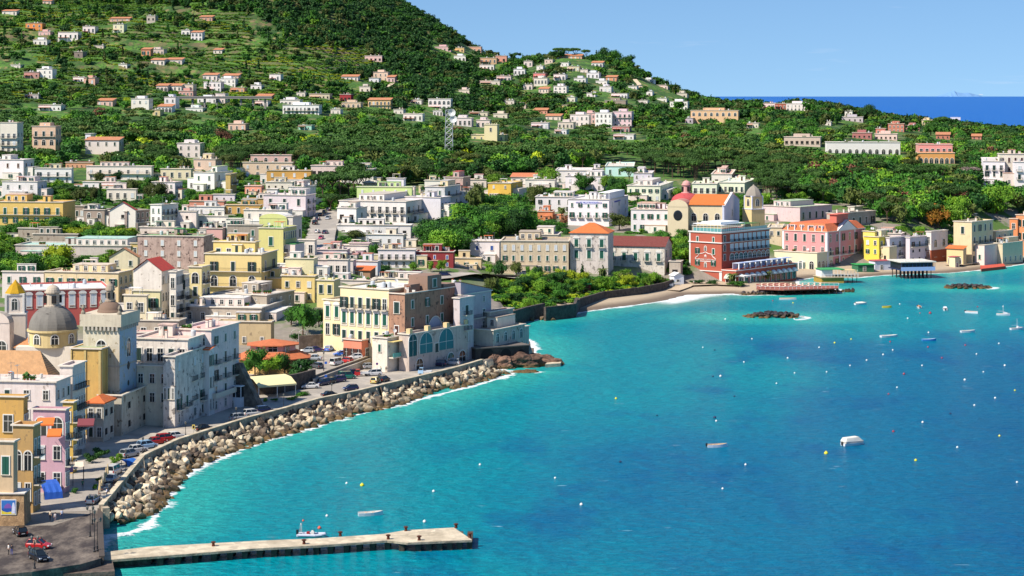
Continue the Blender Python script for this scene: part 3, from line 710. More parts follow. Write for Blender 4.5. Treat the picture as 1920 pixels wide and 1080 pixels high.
for x,y in ((-a,0),(0,0),(0,b_),(-a,b_)):
    pm = MB();pm.lathe([(.5,ht+.2),(.5,ht+.6),(.25,ht+1.),(.4,ht+1.5),(.1,ht+2.2)],x,y,8,0);pm.build('finial',[plaster('8f8573',.5)],TW[0])

def church_dome(px,D,z_base,rad,label,colr,drumcol,drum_h,lantern_h,ribs=12,body=None,name='church',squash=1.0,lantern_col='b9ab98',lant_r=None,zlow=None):
    P = atd(px,D,gz((px-960)*D/F,D));root = empty(name,P,0,label,'church');zb = z_base-P.z
    if body: m = MB();m.box(*body,-3,zb-drum_h,0);m.build('wall',[plaster('ddd3c4',.35)],root)
    m = MB();m.lathe([(rad*.99,zb-drum_h-.2),(rad*.99,zb-.5),(rad*1.07,zb-.4),(rad*1.07,zb-.003)],n=32);m.build('drum',[plaster(drumcol,.4)],root)
    m = MB();n = 48;prof = [(rad*1.0*math.cos(i*math.pi/24),zb+rad*squash*math.sin(i*math.pi/24)) for i in range(12)]+[(.2,zb+rad*squash*.99)]
    m.quadstrip([[((r*(1.015 if ribs and j % (n//ribs) == 0 else 1))*math.cos(2*math.pi*j/n),(r*(1.015 if ribs and j % (n//ribs) == 0 else 1))*math.sin(2*math.pi*j/n),z) for j in range(n)] for r,z in prof],0)
    m.build('dome',[plaster(colr,.55,'3d3834')],root)
    for j in range(8):
        an = j*math.pi/4+.3;o = link('window',window_mesh('a',1.4,min(2.,drum_h*.6)),root,(rad*.99*math.sin(an),-rad*.99*math.cos(an),zb-drum_h*.85),(0,0,an))
    lr = lant_r or rad*.28;z0 = zb+rad*squash*.95;m = MB()
    m.lathe([(lr*1.3,z0-.3),(lr*1.3,z0+.2),(lr,z0+.3),(lr,z0+lantern_h*.6),(lr*1.25,z0+lantern_h*.62),(lr*1.25,z0+lantern_h*.68)]+[(lr*1.05*math.cos(i*math.pi/10),z0+lantern_h*.68+lr*1.0*math.sin(i*math.pi/10)) for i in range(5)]+[(.12,z0+lantern_h*.98),(.05,z0+lantern_h*1.1)],n=16)
    for j in range(4):
        an = j*math.pi/2+.4;x = lr*math.cos(an);y = lr*math.sin(an);m.box(x-.3*lr,x+.3*lr,y-.3*lr,y+.3*lr,z0+lantern_h*.15,z0+lantern_h*.5,1)
    m.build('lantern',[plaster(lantern_col,.45),DARK],root)
    RECTS.append((px-F*rad/D,px+F*rad/D,pix(P+Vector((0,0,zb+rad)))[1],pix(P+Vector((0,0,zb)))[1],D))
    return root
church_dome(99,436,H-(616-HOR)*436/F,5.1,'church under a big ribbed grey dome with lantern, behind the hipped tile roof','77736c','cfb882',3.4,4.6,16,(-7,6,-4,8))
def belfry(px,D,wpx,y_eave,y_top,y_step,label,colr,capcol,capprof,rz=.15,name='bell_tower',low=1.25,capm=None,wcol=None):
    P = atd(px,D,gz((px-960)*D/F,D));root = empty(name,P,rz,label,'bell tower');s = F/D
    w = wpx/s/2*.92;ze = H-(y_eave-HOR)*D/F-P.z;zt = H-(y_top-HOR)*D/F-P.z;zs = H-(y_step-HOR)*D/F-P.z
    m = MB();m.box(-w*low,w*low,-w*low,w*low,-3,zs,0);m.box(-w*low-.15,w*low+.15,-w*low-.15,w*low+.15,zs,zs+.3,1);m.box(-w,w,-w,w,zs+.3,ze,0);m.box(-w-.2,w+.2,-w-.2,w+.2,ze,ze+.3,1)
    for sx_ in (-1,1):
        for sy_ in (-1,1): m.box(sx_*w-.22+(0 if sx_ < 0 else -.0),sx_*w+.22,sy_*w-.22,sy_*w+.22,zs+.3,ze,1)
    m.build('shaft',[plaster(colr,.35),plaster(wcol or 'd9d4cc',.3)],root)
    for rot in (0,math.pi/2,math.pi,-math.pi/2):
        link('bell_opening',window_mesh('a',w*.62,(ze-zs)*.55),root,(math.sin(rot)*w,-math.cos(rot)*w,zs+(ze-zs)*.25),(0,0,rot))
    m = MB();m.quadstrip([[(w*r*math.cos(j*math.pi/4+math.pi/8),w*r*math.sin(j*math.pi/4+math.pi/8),ze+.3+(zt-ze)*u) for j in range(8)] for r,u in capprof],0)
    m.build('cap',[capm or plaster(capcol,.3)],root);return root
gold = plain('gold_tiles','c79a1e',.35,.35,.4,3.)
belfry(29,442,35,552,527,588,'small white bell tower with a golden tiled cap at the left photo edge','d5c8bb','c8a52a',[(1.25,0),(1.2,.08),(.95,.3),(.7,.55),(.35,.75),(.15,.9),(.04,1.)],.15,capm=gold)
A('church','low pale church front with dark arched opening at the left edge below the golden cap',-40,18,26,760,606,'cfc3b6',8,(2,'add'),None,'vault','b9ada0',gr=.4,cat='church',dist=434,gl=4)
# sea front row with the peeling walls
A('house','small stained house with an orange tile roof at the foot of the tower',163,194,214,829,755,'c3b9a8',10,(2,'dd'),(2,'pp'),'hip','d9713a',gr=.5,dirt='5f5648',gl=1.2)
A('house','blank cream sea wall house with rust streaks between the tower and the peeling row',185,228,284,818,745,'c4bba8',10,(1,'pp'),(2,'pp'),gr=.6,clut=0,rc='7c756c')
A('house','pale low house with one white window above the peeling sea row',253,318,326,799,690,'d5ceb8',9,(3,'nd.'),(1,'dd'),gr=.45,clut=1,rc='b3ab9f')
A('house','tall peeling blue white house with flowered balcony on the sea row',306,328,386,803,672,'d6d2d0',12,(3,'.d.'),(4,'l.cd','..B.',3),gr=.75,dirt='5c5450',rc='cfc0b8')
A('house','white house with roof terrace under a grey awning on the sea row',250,352,396,790,640,'dcd4d0',12,(5,'ddd'),(3,'dcdd','.BB'),gr=.5,rc='d9b8a8',clut=3,dirt='5f5a58')
A('house','pale blue house with small orange roof between the awning terrace and the pink gabled house',330,392,402,780,654,'d2d4da',14,(2,'ddd'),(2,'cdd'),'shed','d9713a',gr=.4)
A('house','tall white and pink house with stacked balconies ending the peeling sea row',330,396,448,778,622,'dfccc8',16,(2,'dddd'),(3,'okkkn','.BBS'),gr=.4,rc='d9b3aa',dirt='6a6468')
# glazed veranda and buttress of that house's end
P = at(432,763,2.5)
v_ = empty('veranda',P,-math.radians(20),'white glazed veranda with steps at the foot of the pink gabled house','veranda')
m = MB();m.box(-4,2.6,0,4,-1,2.2,0);m.box(-4.2,2.8,-.2,4.2,4.6,4.8,0)
for i in range(6): x = -4+i*1.3;m.box(x,x+.15,0,.15,2.2,4.6,0)
m.build('frame',[plaster('dfe2e6',.25)],v_);m = MB();m.box(-3.9,2.5,.08,.12,2.2,4.6,0);m.box(2.45,2.5,.15,3.9,2.2,4.6,0);m.build('glass',[GLASS],v_)
for i in range(2): link('arch',window_mesh('a',1.4,1.7),v_,(-2.5+i*2.6,0,.1))
A('buttress','sloping dark stone buttress wall at the end of the sea row',446,452,480,762,752,'8a8078',20,None,None,gr=.6,clut=0,cat='wall',cornice=False,parapet=0,dep=3)
bt = T[-1]
m = MB();z1 = 9.5
m.quadstrip([[(-1.6,0,-2),(-1.6,0,z1),(-.6,0,z1),(4.6,0,0),(4.6,0,-2)],[(-1.6,2.2,-2),(-1.6,2.2,z1),(-.6,2.2,z1),(4.6,2.2,0),(4.6,2.2,-2)]],0)
m.build('sloping_wall',[stone('buttress_stone','7d7468',1.)],bt[0])
# behind: town between the tower and the cream palace
A('palace','long pink red palace with white window surrounds and white roof behind the grey dome',44,205,205,606,543,'c25a52',-17,(8,'T.'),None,rc='dfe0e2',gr=.2,dep=22,clut=5,cat='palace')
A('house','white house with striped awning at the far left behind the palace',4,82,84,560,512,'ded5cf',6,(3,'od'),None,rc='cfc9c0',gr=.2)
A('house','long cream house with arched loggia right of the striped awning house',84,222,249,572,514,'dcc79c',12,(7,'cd'),(3,'adn'),rc='d8c6b0',gr=.25,clut=3)
A('house','small pale pink roof house on the long cream house',148,190,194,560,502,'dccabc',10,(2,'co'),None,dist=640,z=None,gr=.2,clut=1)
A('house','white house with round window under a red roof',250,303,325,606,508,'d9d3cd',12,(2,'.dd'),(4,'ddd'),'gablex','d2493c',gr=.4,gl=3.4)
A('house','low cream yellow house with red canopy in front of the round window house',250,300,303,625,548,'d9cf9e',10,(2,'od'),None,gr=.25,rc='ddd3c9',clut=1)
A('house','cream house with roof loggia and arches right of the long cream house',232,275,278,632,556,'d5c8a8',10,(2,'dd'),None,gr=.3,clut=1)
A('house','tall cream house with many dark shutters lining the narrow lane',322,330,343,612,512,'ddd8d0',12,(1,'kkk'),(4,'kkkk','.BB'),rc='bdb4aa',gr=.3,clut=2)
A('house','second narrow cream house along the lane with plants on its roof',340,347,355,604,518,'e0d6bc',12,(1,'kkk'),(3,'kkkk','.BB'),rc='a8a090',gr=.3)
A('house','yellow house with arched windows at the head of the narrow lane',354,378,394,588,503,'dccb92',12,(1,'akk'),(2,'akk','BBB'),rc='d8b8a8',gr=.25,clut=1)
PL = A('palace','yellow palace with three tall windows above an arcade and long iron balcony',384,490,520,567,479,'dcc382',10,(3,'ka.','CC.'),(2,'kk.','CC.'),rc='e3ddd2',gr=.15,clut=2,cat='palace')
A('house','small yellow roof house with turquoise door on the yellow palace',400,478,486,560,456,'dcbf74',12,(4,'ddd'),None,dist=628,rc='d9cfc0',gr=.2,clut=2)
A('palace','mauve peeling palace with a bright green roof edge and tall white windows',258,382,399,506,445,'c0a598',9,(4,'lll'),None,rc='3a9a4a',gr=.8,dirt='5f4a46',clut=2,cat='palace',wm=None)
A('house','dark grey stone house right of the pale pink block',426,490,493,472,424,'857b73',8,(2,'gp.'),None,rc='a39a90',gr=.5,clut=1)
A('house','yellow green house with a green terrace rim at the main street corner',485,531,556,516,430,'cfc47c',14,(1,'gg'),(6,'kkkk','.BBB'),rc='4aa04a',gr=.2,clut=1)
A('house','lime yellow upper storey under a white vaulted roof',486,538,552,470,410,'cdd082',12,None,(5,'kkk'),'vault','e0dcd4',gr=.2,gl=3)
A('house','low pale pink block between the green rimmed palace and the dark stone house',376,417,424,450,430,'d9a8a0',8,(1,'..p'),None,rc='d8cfc8',gr=.2,clut=1)
A('house','white cubic house with small orange canopy above the green rimmed palace',333,368,372,432,398,'e2d6cc',8,(1,'pd.'),None,rc='e0d8cc',gr=.15)
A('house','long white house with roof parapet above the pale pink block',370,426,428,430,407,'dedad4',8,(4,'dd.'),None,rc='d9d5cf',gr=.25,clut=4)
A('house','dark walled house with red gable and cream side full of dark windows',204,238,280,437,398,'70665e',30,None,(5,'kkk'),rc='c8beb0',gr=.4,clut=1)
A('house','small white gable with a red tile roof on the dark walled house',206,254,256,437,394,'e0dbd4',8,(1,'p.'),None,'gablex','b3423a',gr=.1,gl=3.2)
A('house','white house with turquoise railings and arches',282,303,334,436,386,'dde2e2',24,(2,'gng'),(4,'kna','C..'),rc='c8d6cc',gr=.15,clut=3)
A('house','long yellow villa with green shutters among trees at the left photo edge',-20,118,141,424,381,'d9b664',8,(7,'gc','C.'),None,rc='cda98f',gr=.3,clut=3)
A('house','grey stone cottage with an arched door left of the dark walled house',157,196,204,424,395,'9b8b7e',12,(2,'ad'),None,rc='a8a090',gr=.4,clut=1)
A('house','low pale block behind the dark walled house',200,255,258,376,356,'dcd6cb',6,(4,'dnd'),None,rc='cfc7bb',gr=.2)
A('house','white three storey house with orange eaves among trees',285,328,342,376,343,'e3e0e0',14,(3,'ckd','.B.'),(2,'kkk','BB.'),rc='d08a60',gr=.1)
A('house','low white house with orange roof edge behind umbrella pines',155,222,226,353,343,'dfe0e2',6,(5,'od'),None,rc='cf8a66',gr=.1)
A('house','long low white house with red terrace and arches above the pines',162,284,288,338,313,'e6dcd6',4,(7,'dda','C..'),None,rc='cfa28c',gr=.15,clut=4)
A('house','white house with four dark doors and a long balcony',65,134,138,344,317,'e2e2e6',4,(4,'kk','C.'),None,rc='c3d2b4',gr=.1,clut=1)
A('house','white cubic villa with orange shutters at the left photo edge',-15,44,64,336,301,'e4e4ea',14,(3,'bb'),(2,'bb'),rc='d3c8c0',gr=.1)
A('house','grey white villa with roof railing in front of the orange shuttered villa',4,70,88,373,342,'cfcfd6',14,(3,'d.'),(1,'d.'),rc='c5bfc0',gr=.3)
A('house','beige roof house crowded with tanks right of the red terrace house',301,358,362,337,318,'ddcfae',6,(4,'dn'),None,rc='c9bda0',gr=.25,clut=5)
A('house','tall pale pink beige house left of the mustard block',363,404,416,330,300,'d8bda8',12,(2,'dd.'),(2,'dd'),rc='d8ccc0',gr=.2)
A('house','white and blue house with a lime green awning',363,402,436,358,325,'dfe4ea',18,(2,'gd.'),(2,'kk.'),rc='c3d2a0',gr=.1,clut=1)
A('house','mustard block with wide terrace and one dark green window',423,432,478,364,328,'cfb26c',4,None,(2,'k.','C'),rc='b9a884',gr=.35,dep=14,clut=2)
A('house','sand coloured villa with orange porch roof and white roof terrace',455,548,551,331,306,'dcc1a4',4,(5,'ddd','.B.'),None,rc='dad2cc',gr=.15,clut=3)
A('house','long mustard house with white framed windows and three roof chimneys',500,583,586,349,321,'c99a4e',4,(4,'ld'),None,rc='e0d5cc',gr=.15,clut=4)
A('house','yellow and pink house with arched roof rooms against the wood',470,546,549,318,292,'d9b0a8',4,(4,'ad'),None,rc='d5cdc8',gr=.15,clut=3)
A('house','salmon house with orange awning below the mustard block',459,490,496,367,350,'e0977a',10,(3,'bd.'),None,rc='c0a090',gr=.15,clut=1)
A('house','white roof house with a square tower room among terraces',500,520,524,368,356,'e4e2e2',6,(2,'d.'),None,rc='d8d4ce',gr=.1,clut=0)
A('house','white grey house with blank side wall below the mustard house',541,568,592,386,352,'dcdcdc',20,(2,'dd.'),None,rc='d2cec8',gr=.35,clut=2)
A('house','white pink house with three dark doors at the top of the main street',494,573,592,409,368,'d9ccd2',12,(3,'kg'),(2,'kkk','BB'),rc='cfc4c0',gr=.3,clut=1)
A('house','pale lilac house with small windows left of the salmon house',400,440,442,377,368,'d5d0dc',6,(3,'p.'),None,rc='d0c8c2',gr=.2,clut=1)
A('house','low salmon house with orange shade left of the ochre house',355,420,424,390,380,'d08a74',6,(3,'d.'),None,rc='c9a090',gr=.2,clut=2)
A('house','white roofed house in front of the low salmon house',352,420,424,402,389,'dfe2e8',6,(4,'d.'),None,rc='d9d9d8',gr=.15,clut=3)
A('house','ochre house with a grey roof and red window shade',423,488,492,402,386,'c9a05a',6,(4,'k.'),None,rc='c0bcb6',gr=.2,clut=3)
A('house','long teal roofed greenhouse building at the edge of the orange groves',29,245,255,480,463,'b9b4ac',6,(2,'.'),None,rc='a9cdc0',gr=.4,clut=4,dep=16)
A('house','small ruined grey house above the teal roofs',34,72,78,448,430,'8b8378',12,(1,'p'),None,rc='6f6a60',gr=.6,clut=1)
A('house','grey walled terrace right of the ruined house',62,146,150,454,442,'8f877c',6,(2,'.'),None,rc='b0a894',gr=.6,clut=1)
A('house','yellow block joined to the mauve palace',244,262,264,480,458,'cdb274',8,(1,'d.'),None,rc='bfa97c',gr=.3,clut=0)
A('house','small house with two sloping terracotta roofs above the red roof',205,258,262,524,482,'d5c8a8',8,(2,'d.'),None,'gablex','cc8f64',gr=.3,gl=3)
# flat roofs in front of the yellow palace
A('house','cream yellow cubic house with square windows beside the main street',535,588,596,522,487,'dcd0a4',10,None,(2,'d.'),rc='dfdad2',gr=.2,clut=1)
A('house','low yellow house with outside stair left of the cream palace',478,530,536,562,524,'dcc27c',8,(2,'..'),None,rc='d8c49a',gr=.25,clut=2)
A('house','yellow house with arched door and terraces left of the cream palace',528,590,597,568,520,'dcc27c',10,(3,'dda'),(1,'d'),rc='dcc6b4',gr=.25,clut=1)
A('house','small yellow house with a mint green roof terrace',594,626,638,580,528,'dccb8c',14,(2,'k.'),None,rc='b9d4b0',gr=.2,clut=1)
A('house','stone terrace house with flower pots and parasols in front of the yellow palace',402,500,552,590,556,'8f867a',24,(2,'.'),(3,'dd'),rc='d5cbc0',gr=.5,clut=5)
A('house','wide white roofed house with rooftop pots before the garden trees',320,490,534,607,580,'b5a898',10,(7,'d.'),(3,'d.'),rc='dedbd5',gr=.5,clut=6)
A('house','beige house with two white windows above the orange octagonal roof',408,508,514,648,606,'c2ab82',6,(3,'.d'),None,rc='d2ccc6',gr=.45,clut=3)
A('house','low dark stone house with awning behind the sea row',256,335,348,640,604,'8f867c',8,(3,'d.'),None,rc='cfc5b4',gr=.5,clut=4)
A('house','pale pink roof terrace house behind the awning terrace',250,372,380,668,628,'dcb8ae',10,(2,'d.'),None,rc='e0bcb0',gr=.2,clut=4)
# ------------------------------------------------------------------ the cream palace, the headland, the middle of the town
CP = A('palace','large cream palace with rows of pedimented green shuttered windows above the parking',638,729,740,687,546,'e6d3a4',32,(6,'ktk.','B...'),None,rc='e0dcd6',gr=.15,clut=4,cat='palace',dep=20)
A('palace','lower left wing of the cream palace with one pedimented window',606,640,645,668,566,'e6d3a4',32,(2,'tk.'),None,rc='d9c9b8',gr=.15,clut=0,dep=16)
BR = A('palace','brown and ochre weathered palace with a big arched loggia facing the sea',729,759,868,690,554,'ad8268',32,(1,'db.'),(4,'gg..'),rc='b5a899',gr=.8,dirt='5f4c44',clut=2,cat='palace')
m = MB();a,b_,ht = BR[2:]
m.box(-a,-.001,-.05,0,0,ht*.46,0);m.box(.0,.05,0,b_*.97,ht*.3,ht*.5,1)
m.build('ochre_band',[plaster('d9a648',.3),plaster('b09a68',.6)],BR[0])
m = MB();m.box(-6,-.0,b_*.38,b_*.62,ht,ht+4.2,0);m.box(-a*.8,-2.,b_*.2,b_*.36,ht,ht+2.2,0);m.box(-6,-.02,b_*.66,b_*.86,ht,ht+1.4,0);m.build('raised_wall',[plaster('8d7060',.6)],BR[0])
link('window',window_mesh('g',1.6,2.),BR[0],(0,b_*.5,ht+1.2),(0,0,math.pi/2))
m = MB();n = 14;yc = b_*.5;r = 3.0;zc = ht*.36+2.2
arc = [(yc-r*math.cos(math.pi*i/n),zc+r*1.0*math.sin(math.pi*i/n)) for i in range(n+1)]
m.face([(.06,yc-r,ht*.30)]+[(.06,y,z) for y,z in arc]+[(.06,yc+r,ht*.30)],0)
m.quadstrip([[(.06,y,z) for y,z in arc],[(.3,y,z) for y,z in arc],[(.3,yc+(y-yc)*1.08,zc+(z-zc)*1.08) for y,z in arc]],1,False,False)
m.box(.08,.12,yc-2.2,yc+1.8,ht*.30,ht*.30+2.9,2)
m.build('loggia',[plaster('a3adbf',.2),plaster('d9d4c8',.2),GLASS],BR[0])  # flat arch face coloured darker, shade of the recess is in the colour
for i in range(1,5,2): link('window',window_mesh('c',1.4,3.2),BR[0],(0,b_*(.13 if i == 1 else .82),ht*.3),(0,0,math.pi/2))
# stone base with arches facing the parking
BS = A('house','grey stone lower storey with large arched teal windows under the brown palace',748,767,877,697,631,'b3a79c',33,None,None,rc='a99d90',gr=.55,clut=0,dirt='7a6e66',parapet=.7)
a,b_,ht = BS[2:]
for u,w_,h_ in ((.28,5.6,5.2),(.62,6.6,5.4)):
    o = link('arched_window',window_mesh('w',w_,h_),BS[0],(0,b_*u,ht*.44),(0,0,math.pi/2));override(o,1,TEAL)
for u in (.06,.46): link('window',window_mesh('k' if u > .1 else 'w',1.6 if u > .1 else 3.4,2.2 if u > .1 else 5.6),BS[0],(0,b_*u,ht*.42),(0,0,math.pi/2))
for u in (.17,.70,.9): link('arch',window_mesh('a',3.,2.9),BS[0],(0,b_*u,.05),(0,0,math.pi/2))
m = MB()
for u in (.02,.32,.64,.96): m = MB();m.box(-.9,.3,b_*u-.6,b_*u+.6,ht+.7,ht+1.9,0);m.build('parapet_pier',[plaster('d6bd8c',.3)],BS[0])
A('house','white stained house with green door balcony at the corner of the parking',698,726,768,698,637,'d9d0c6',33,(1,'g..'),(2,'..'),rc='b0a698',gr=.4,clut=1)
h_ = T[-1];m = MB();b_ = h_[3];ht = h_[4];m.box(.0,1.6,.4,b_-.3,ht*.42,ht*.42+.3,0);m.box(1.5,1.6,.4,b_-.3,ht*.42+.3,ht*.42+1.3,2);m.box(0,2.,.2,b_,ht*.93,ht*.93+.12,1);m.build('terrace',[STONE_TRIM,plaster('d9c27a',.2),plain('turquoise_panel','5fb0a4',.5)],h_[0])
link('door',window_mesh('g',1.3,2.3),h_[0],(0,b_*.62,ht*.46),(0,0,math.pi/2))
A('house','small coral red house with arched brown shutters beside the upper parking',644,678,700,686,641,'d98266',33,(3,'q'),(1,'d'),rc='e3d2a2',gr=.2,clut=1)
# headland
A('house','tall lilac grey gabled house with sea facing balconies on the headland',858,864,921,672,552,'a79ea6',32,None,(2,'dddkp','.CB..'),rc='c99a74',gr=.4,dep=None,dirt='6e6870',parapet=0,clut=0)
h_ = T[-1];a,b_,ht = h_[2:];m = MB();m.quadstrip([[(-a-.3,-.3,ht+3.4),(.3,-.3,ht+3.4)],[(-a-.3,b_+.3,ht+.3),(.3,b_+.3,ht+.3)]],0,False,False);m.face([(0,0,ht),(0,b_,ht),(0,b_,ht+.2),(0,0,ht+3.2)],1);m.face([(-a,0,ht),(0,0,ht),(0,0,ht+3.2),(-a,0,ht+3.2)],1);m.build('gable_roof',[tiles('c99a74'),plaster('a79ea6',.4,'6e6870')],h_[0])
A('house','grey house with a roof terrace and red floor right of the lilac gabled house',905,918,962,662,588,'a29890',32,None,(2,'.pg'),rc='b5654a',gr=.5,clut=1,dep=None)
A('house','curved pale stone terrace wall house on the arched headland base',872,925,984,672,622,'b0a69c',30,None,(4,'wp'),rc='9f8f80',gr=.5,clut=0,dirt='6e6258')
A('house','outermost small round cornered house on the headland tip with red terrace',955,970,992,664,618,'b5aca4',30,(1,'a.'),(1,'p.'),rc='a86a52',gr=.5,clut=0)
A('house','white house with balcony turret between brown palace and lilac gabled house',856,862,888,678,562,'bdb6ba',32,None,(1,'ddkd','BB..'),gr=.4,clut=2)
# dark arched base of the headland
P = at(898,677,2.2);dr = Vector((math.sin(math.radians(62)),math.cos(math.radians(62)),0))
ab = empty('sea_wall',P,math.atan2(dr.y,dr.x),'dark stone arched base wall under the headland houses','sea wall')
L = 15.;m = MB();m.box(-1,L,0,14,-3,3.2,0);m.box(-1.2,L+.2,-.3,14,3.2,3.5,1)
m.build('wall',[stone('black_stone','4a423e',.8),plain('ledge','6a625c',.9)],ab)
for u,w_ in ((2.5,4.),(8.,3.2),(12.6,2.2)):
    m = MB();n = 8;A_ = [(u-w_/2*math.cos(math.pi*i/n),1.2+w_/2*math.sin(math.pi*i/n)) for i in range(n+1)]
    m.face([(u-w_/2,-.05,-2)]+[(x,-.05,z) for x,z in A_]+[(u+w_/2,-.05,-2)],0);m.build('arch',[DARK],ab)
# pink restaurant with octagonal orange roofs
P = atd(512,512,3.);rs = empty('restaurant',P,.1,'pink pavilion with two tiers of orange octagonal tiled roof above the green hedge','restaurant')
OCT = lambda r,z,sx_=1.15: [(r*sx_*math.cos(j*math.pi/4+.39),r*.9*math.sin(j*math.pi/4+.39),z) for j in range(8)]
m = MB();m.quadstrip([OCT(8,-3),OCT(8,3.1)],0);m.quadstrip([OCT(5.2,3.1),OCT(5.2,6.4)],1)
m.build('wall',[plaster('d9b070',.2),plaster('dba79c',.2)],rs)
m = MB();m.quadstrip([OCT(8.9,2.9),OCT(8.9,3.15),OCT(5.2,4.9)],0);m.quadstrip([OCT(6.1,6.2),OCT(6.1,6.45),OCT(.2,7.6)],0);m.build('roof',[tiles('cf7448')],rs)
for j in range(8):
    an = j*math.pi/4;link('window',window_mesh('d',2.2,1.2),rs,(5.52*math.sin(an)+0,-4.33*math.cos(an),4.9),(0,0,an))
    link('window',window_mesh('d',2.,1.4),rs,(8.5*math.sin(an),-6.65*math.cos(an),.9),(0,0,an))
RECTS.append((448,577,622,672,505))
# middle of the town
A('house','lime green house with turquoise roof edge and white windows',669,772,774,397,352,'c3d68c',6,(5,'ll.'),None,rc='7fb86a',gr=.1,clut=3)
A('house','small white roof block on the lime green house',725,757,761,374,336,'e2e4ea',12,(2,'d..'),None,gr=.1,clut=0,rc='dcdcdc')
A('house','white hotel building with two long rows of dark balconies beside the main street',636,761,834,420,380,'dedcde',18,(9,'dd','B.'),(8,'kk','CC'),rc='bfb4a8',gr=.25,clut=6)
A('house','far wing of the balcony hotel with dark railings behind the garden trees',760,826,845,412,372,'c9ccd6',24,None,(3,'kk','CC'),rc='c2b8ae',gr=.2,clut=2)
A('house','grey blue house with two tall shuttered windows',797,834,863,387,352,'c3c8d4',16,(2,'g..'),(2,'kk','CC'),rc='bdbab6',gr=.3,clut=1)
A('house','white roof terrace house with a lime awning above the grey blue house',796,842,846,364,340,'e0e0dc',10,(2,'p..'),None,rc='a8c08c',gr=.1,clut=1)
A('house','brown stained house with a red roof box',832,868,882,360,334,'bda79c',14,(2,'p..'),(1,'d'),rc='c0524a',gr=.45,clut=1)
A('house','low pink roofed house behind the red roof box',868,912,914,352,338,'ddcfcc',4,(3,'d.'),None,rc='d9a8a0',gr=.1,clut=2)
A('house','golden yellow apartment block with blue side wall',915,958,980,376,345,'d9b04a',14,(2,'d.d'),(1,'kk'),rc='d6cdbd',gr=.1,clut=1)
A('house','small white house with outside stairs left of the garden',863,890,894,384,361,'dcdce4',12,(1,'p'),None,rc='d9d6d2',gr=.1,clut=0)
A('house','white house with plain wall and one green window by the street',632,668,688,421,392,'dfe2e6',18,(2,'p.'),(1,'g.'),rc='b5a090',gr=.15,clut=1)
A('house','low white terrace house with orange canopy above the white blue house',632,770,774,447,424,'dcdde2',4,(6,'p..'),None,rc='dfdad4',gr=.15,clut=4)
A('house','white blue house with small terraces behind the row of street trees',686,756,762,463,442,'cdd4e2',10,(4,'nd.'),None,rc='d6cfca',gr=.2,clut=4)
A('house','white and orange eaved house with arched porch and long balcony',709,778,780,503,470,'e0dde0',4,(5,'dn','C.'),None,rc='d9d2c8',gr=.1,clut=3)
A('house','dark red house with blue doors and a round white window',780,850,853,503,474,'8c2f33',4,(3,'uu'),None,rc='b98a7c',gr=.1,clut=2)
A('house','small cream house with orange shade right of the dark red house',847,902,904,506,486,'d9c094',6,(3,'o'),None,rc='d9cdb8',gr=.1,clut=1)
A('house','low pink and white house with parapet along the street corner',591,650,656,486,470,'dccdd2',6,(3,'d.'),None,rc='c98a80',gr=.2,clut=3)
A('house','purple pink house with blank wall between low terraces',655,692,696,480,458,'cfa6b4',8,(1,'p'),None,rc='d2c8c2',gr=.15,clut=1)
A('house','white grey terrace block with pink roof garden',592,662,668,514,490,'ccc6c6',12,(3,'d.'),(1,'p'),rc='d29a8a',gr=.35,clut=5)
A('house','blue white house with striped side and red canopies',664,708,714,517,492,'c6cfdf',14,(2,'d.'),None,rc='c9806c',gr=.2,clut=3)
A('house','low brown hut with sloping orange tile roof',662,694,704,522,506,'9a7a60',14,(1,'d'),None,'shed','d9713a',gr=.4)
A('house','wide white roofed block with solar panels before the cream palace',600,700,708,548,528,'cfc8c2',12,(3,'..'),None,rc='e2e0dc',gr=.3,clut=5)
A('house','long white flat roof with tanks behind the brown palace',700,800,806,552,526,'d2c8ba',14,(2,'..'),None,rc='ddd9d2',gr=.3,clut=6)
A('house','white terrace house with railing behind the lilac gabled house',838,862,872,560,536,'d2ccc6',20,(1,'.'),None,rc='d8d2ca',gr=.3,clut=2)
A('tent','pale peaked tent roof standing on the lime green house',681,709,712,374,342,'c9b69a',6,(3,'d..'),None,'hip','e3dccb',gr=.1,cat='pavilion')
# right of the garden
A('house','white house with blue shutters at the end of the cream terrace',881,936,940,493,454,'dddde2',6,(2,'uu'),None,rc='d8d2ca',gr=.15,clut=2)
A('house','long cream terrace with two floors of windows beside the coastal garden',939,1066,1070,514,454,'cdbb9c',4,(8,'lgc','...'),None,rc='a89a88',gr=.5,clut=2,dirt='8a7a68')
A('house','low rooftop house with green window on the cream terrace',978,1046,1052,462,442,'c5b7ac',6,(3,'gd..'),None,rc='cfc4bc',gr=.3,clut=2)
GP = A('palace','grey white villa block with half orange hipped roof facing the beach garden',1069,1140,1150,516,437,'c6c0b8',12,(3,'tt.','B..'),None,'hip','d9743a',gr=.6,dirt='8a8078',cat='palace',gl=3.4)
A('palace','long grey white villa wing with a dark red ridged roof facing the beach',1138,1246,1260,517,462,'c9c4bc',17,(5,'t.','B.'),(2,'k.'),'gable','7a3a34',gr=.6,dirt='8a8078',cat='palace',gl=3.2)
A('house','small flat annex with a dark car port right of the long villa wing',1255,1276,1280,528,492,'9a8f84',14,(1,'p'),None,rc='9a9088',gr=.4,clut=0)
HP = A('hotel','white hotel with green shutters and blue lettering above the orange hipped roof',1065,1142,1178,425,376,'e4e4ea',16,(5,'gg.','.B.'),(3,'dn.'),rc='d9d5cf',gr=.05,clut=3,cat='hotel')
a,b_,ht = HP[2:]
sg = MB();sg.box(-a*.70,-a*.28,-.12,-.003,ht-1.7,ht-.35,0);sg.build('sign_panel',[plain('sign_lilac','cfcfe6',.6)],HP[0])
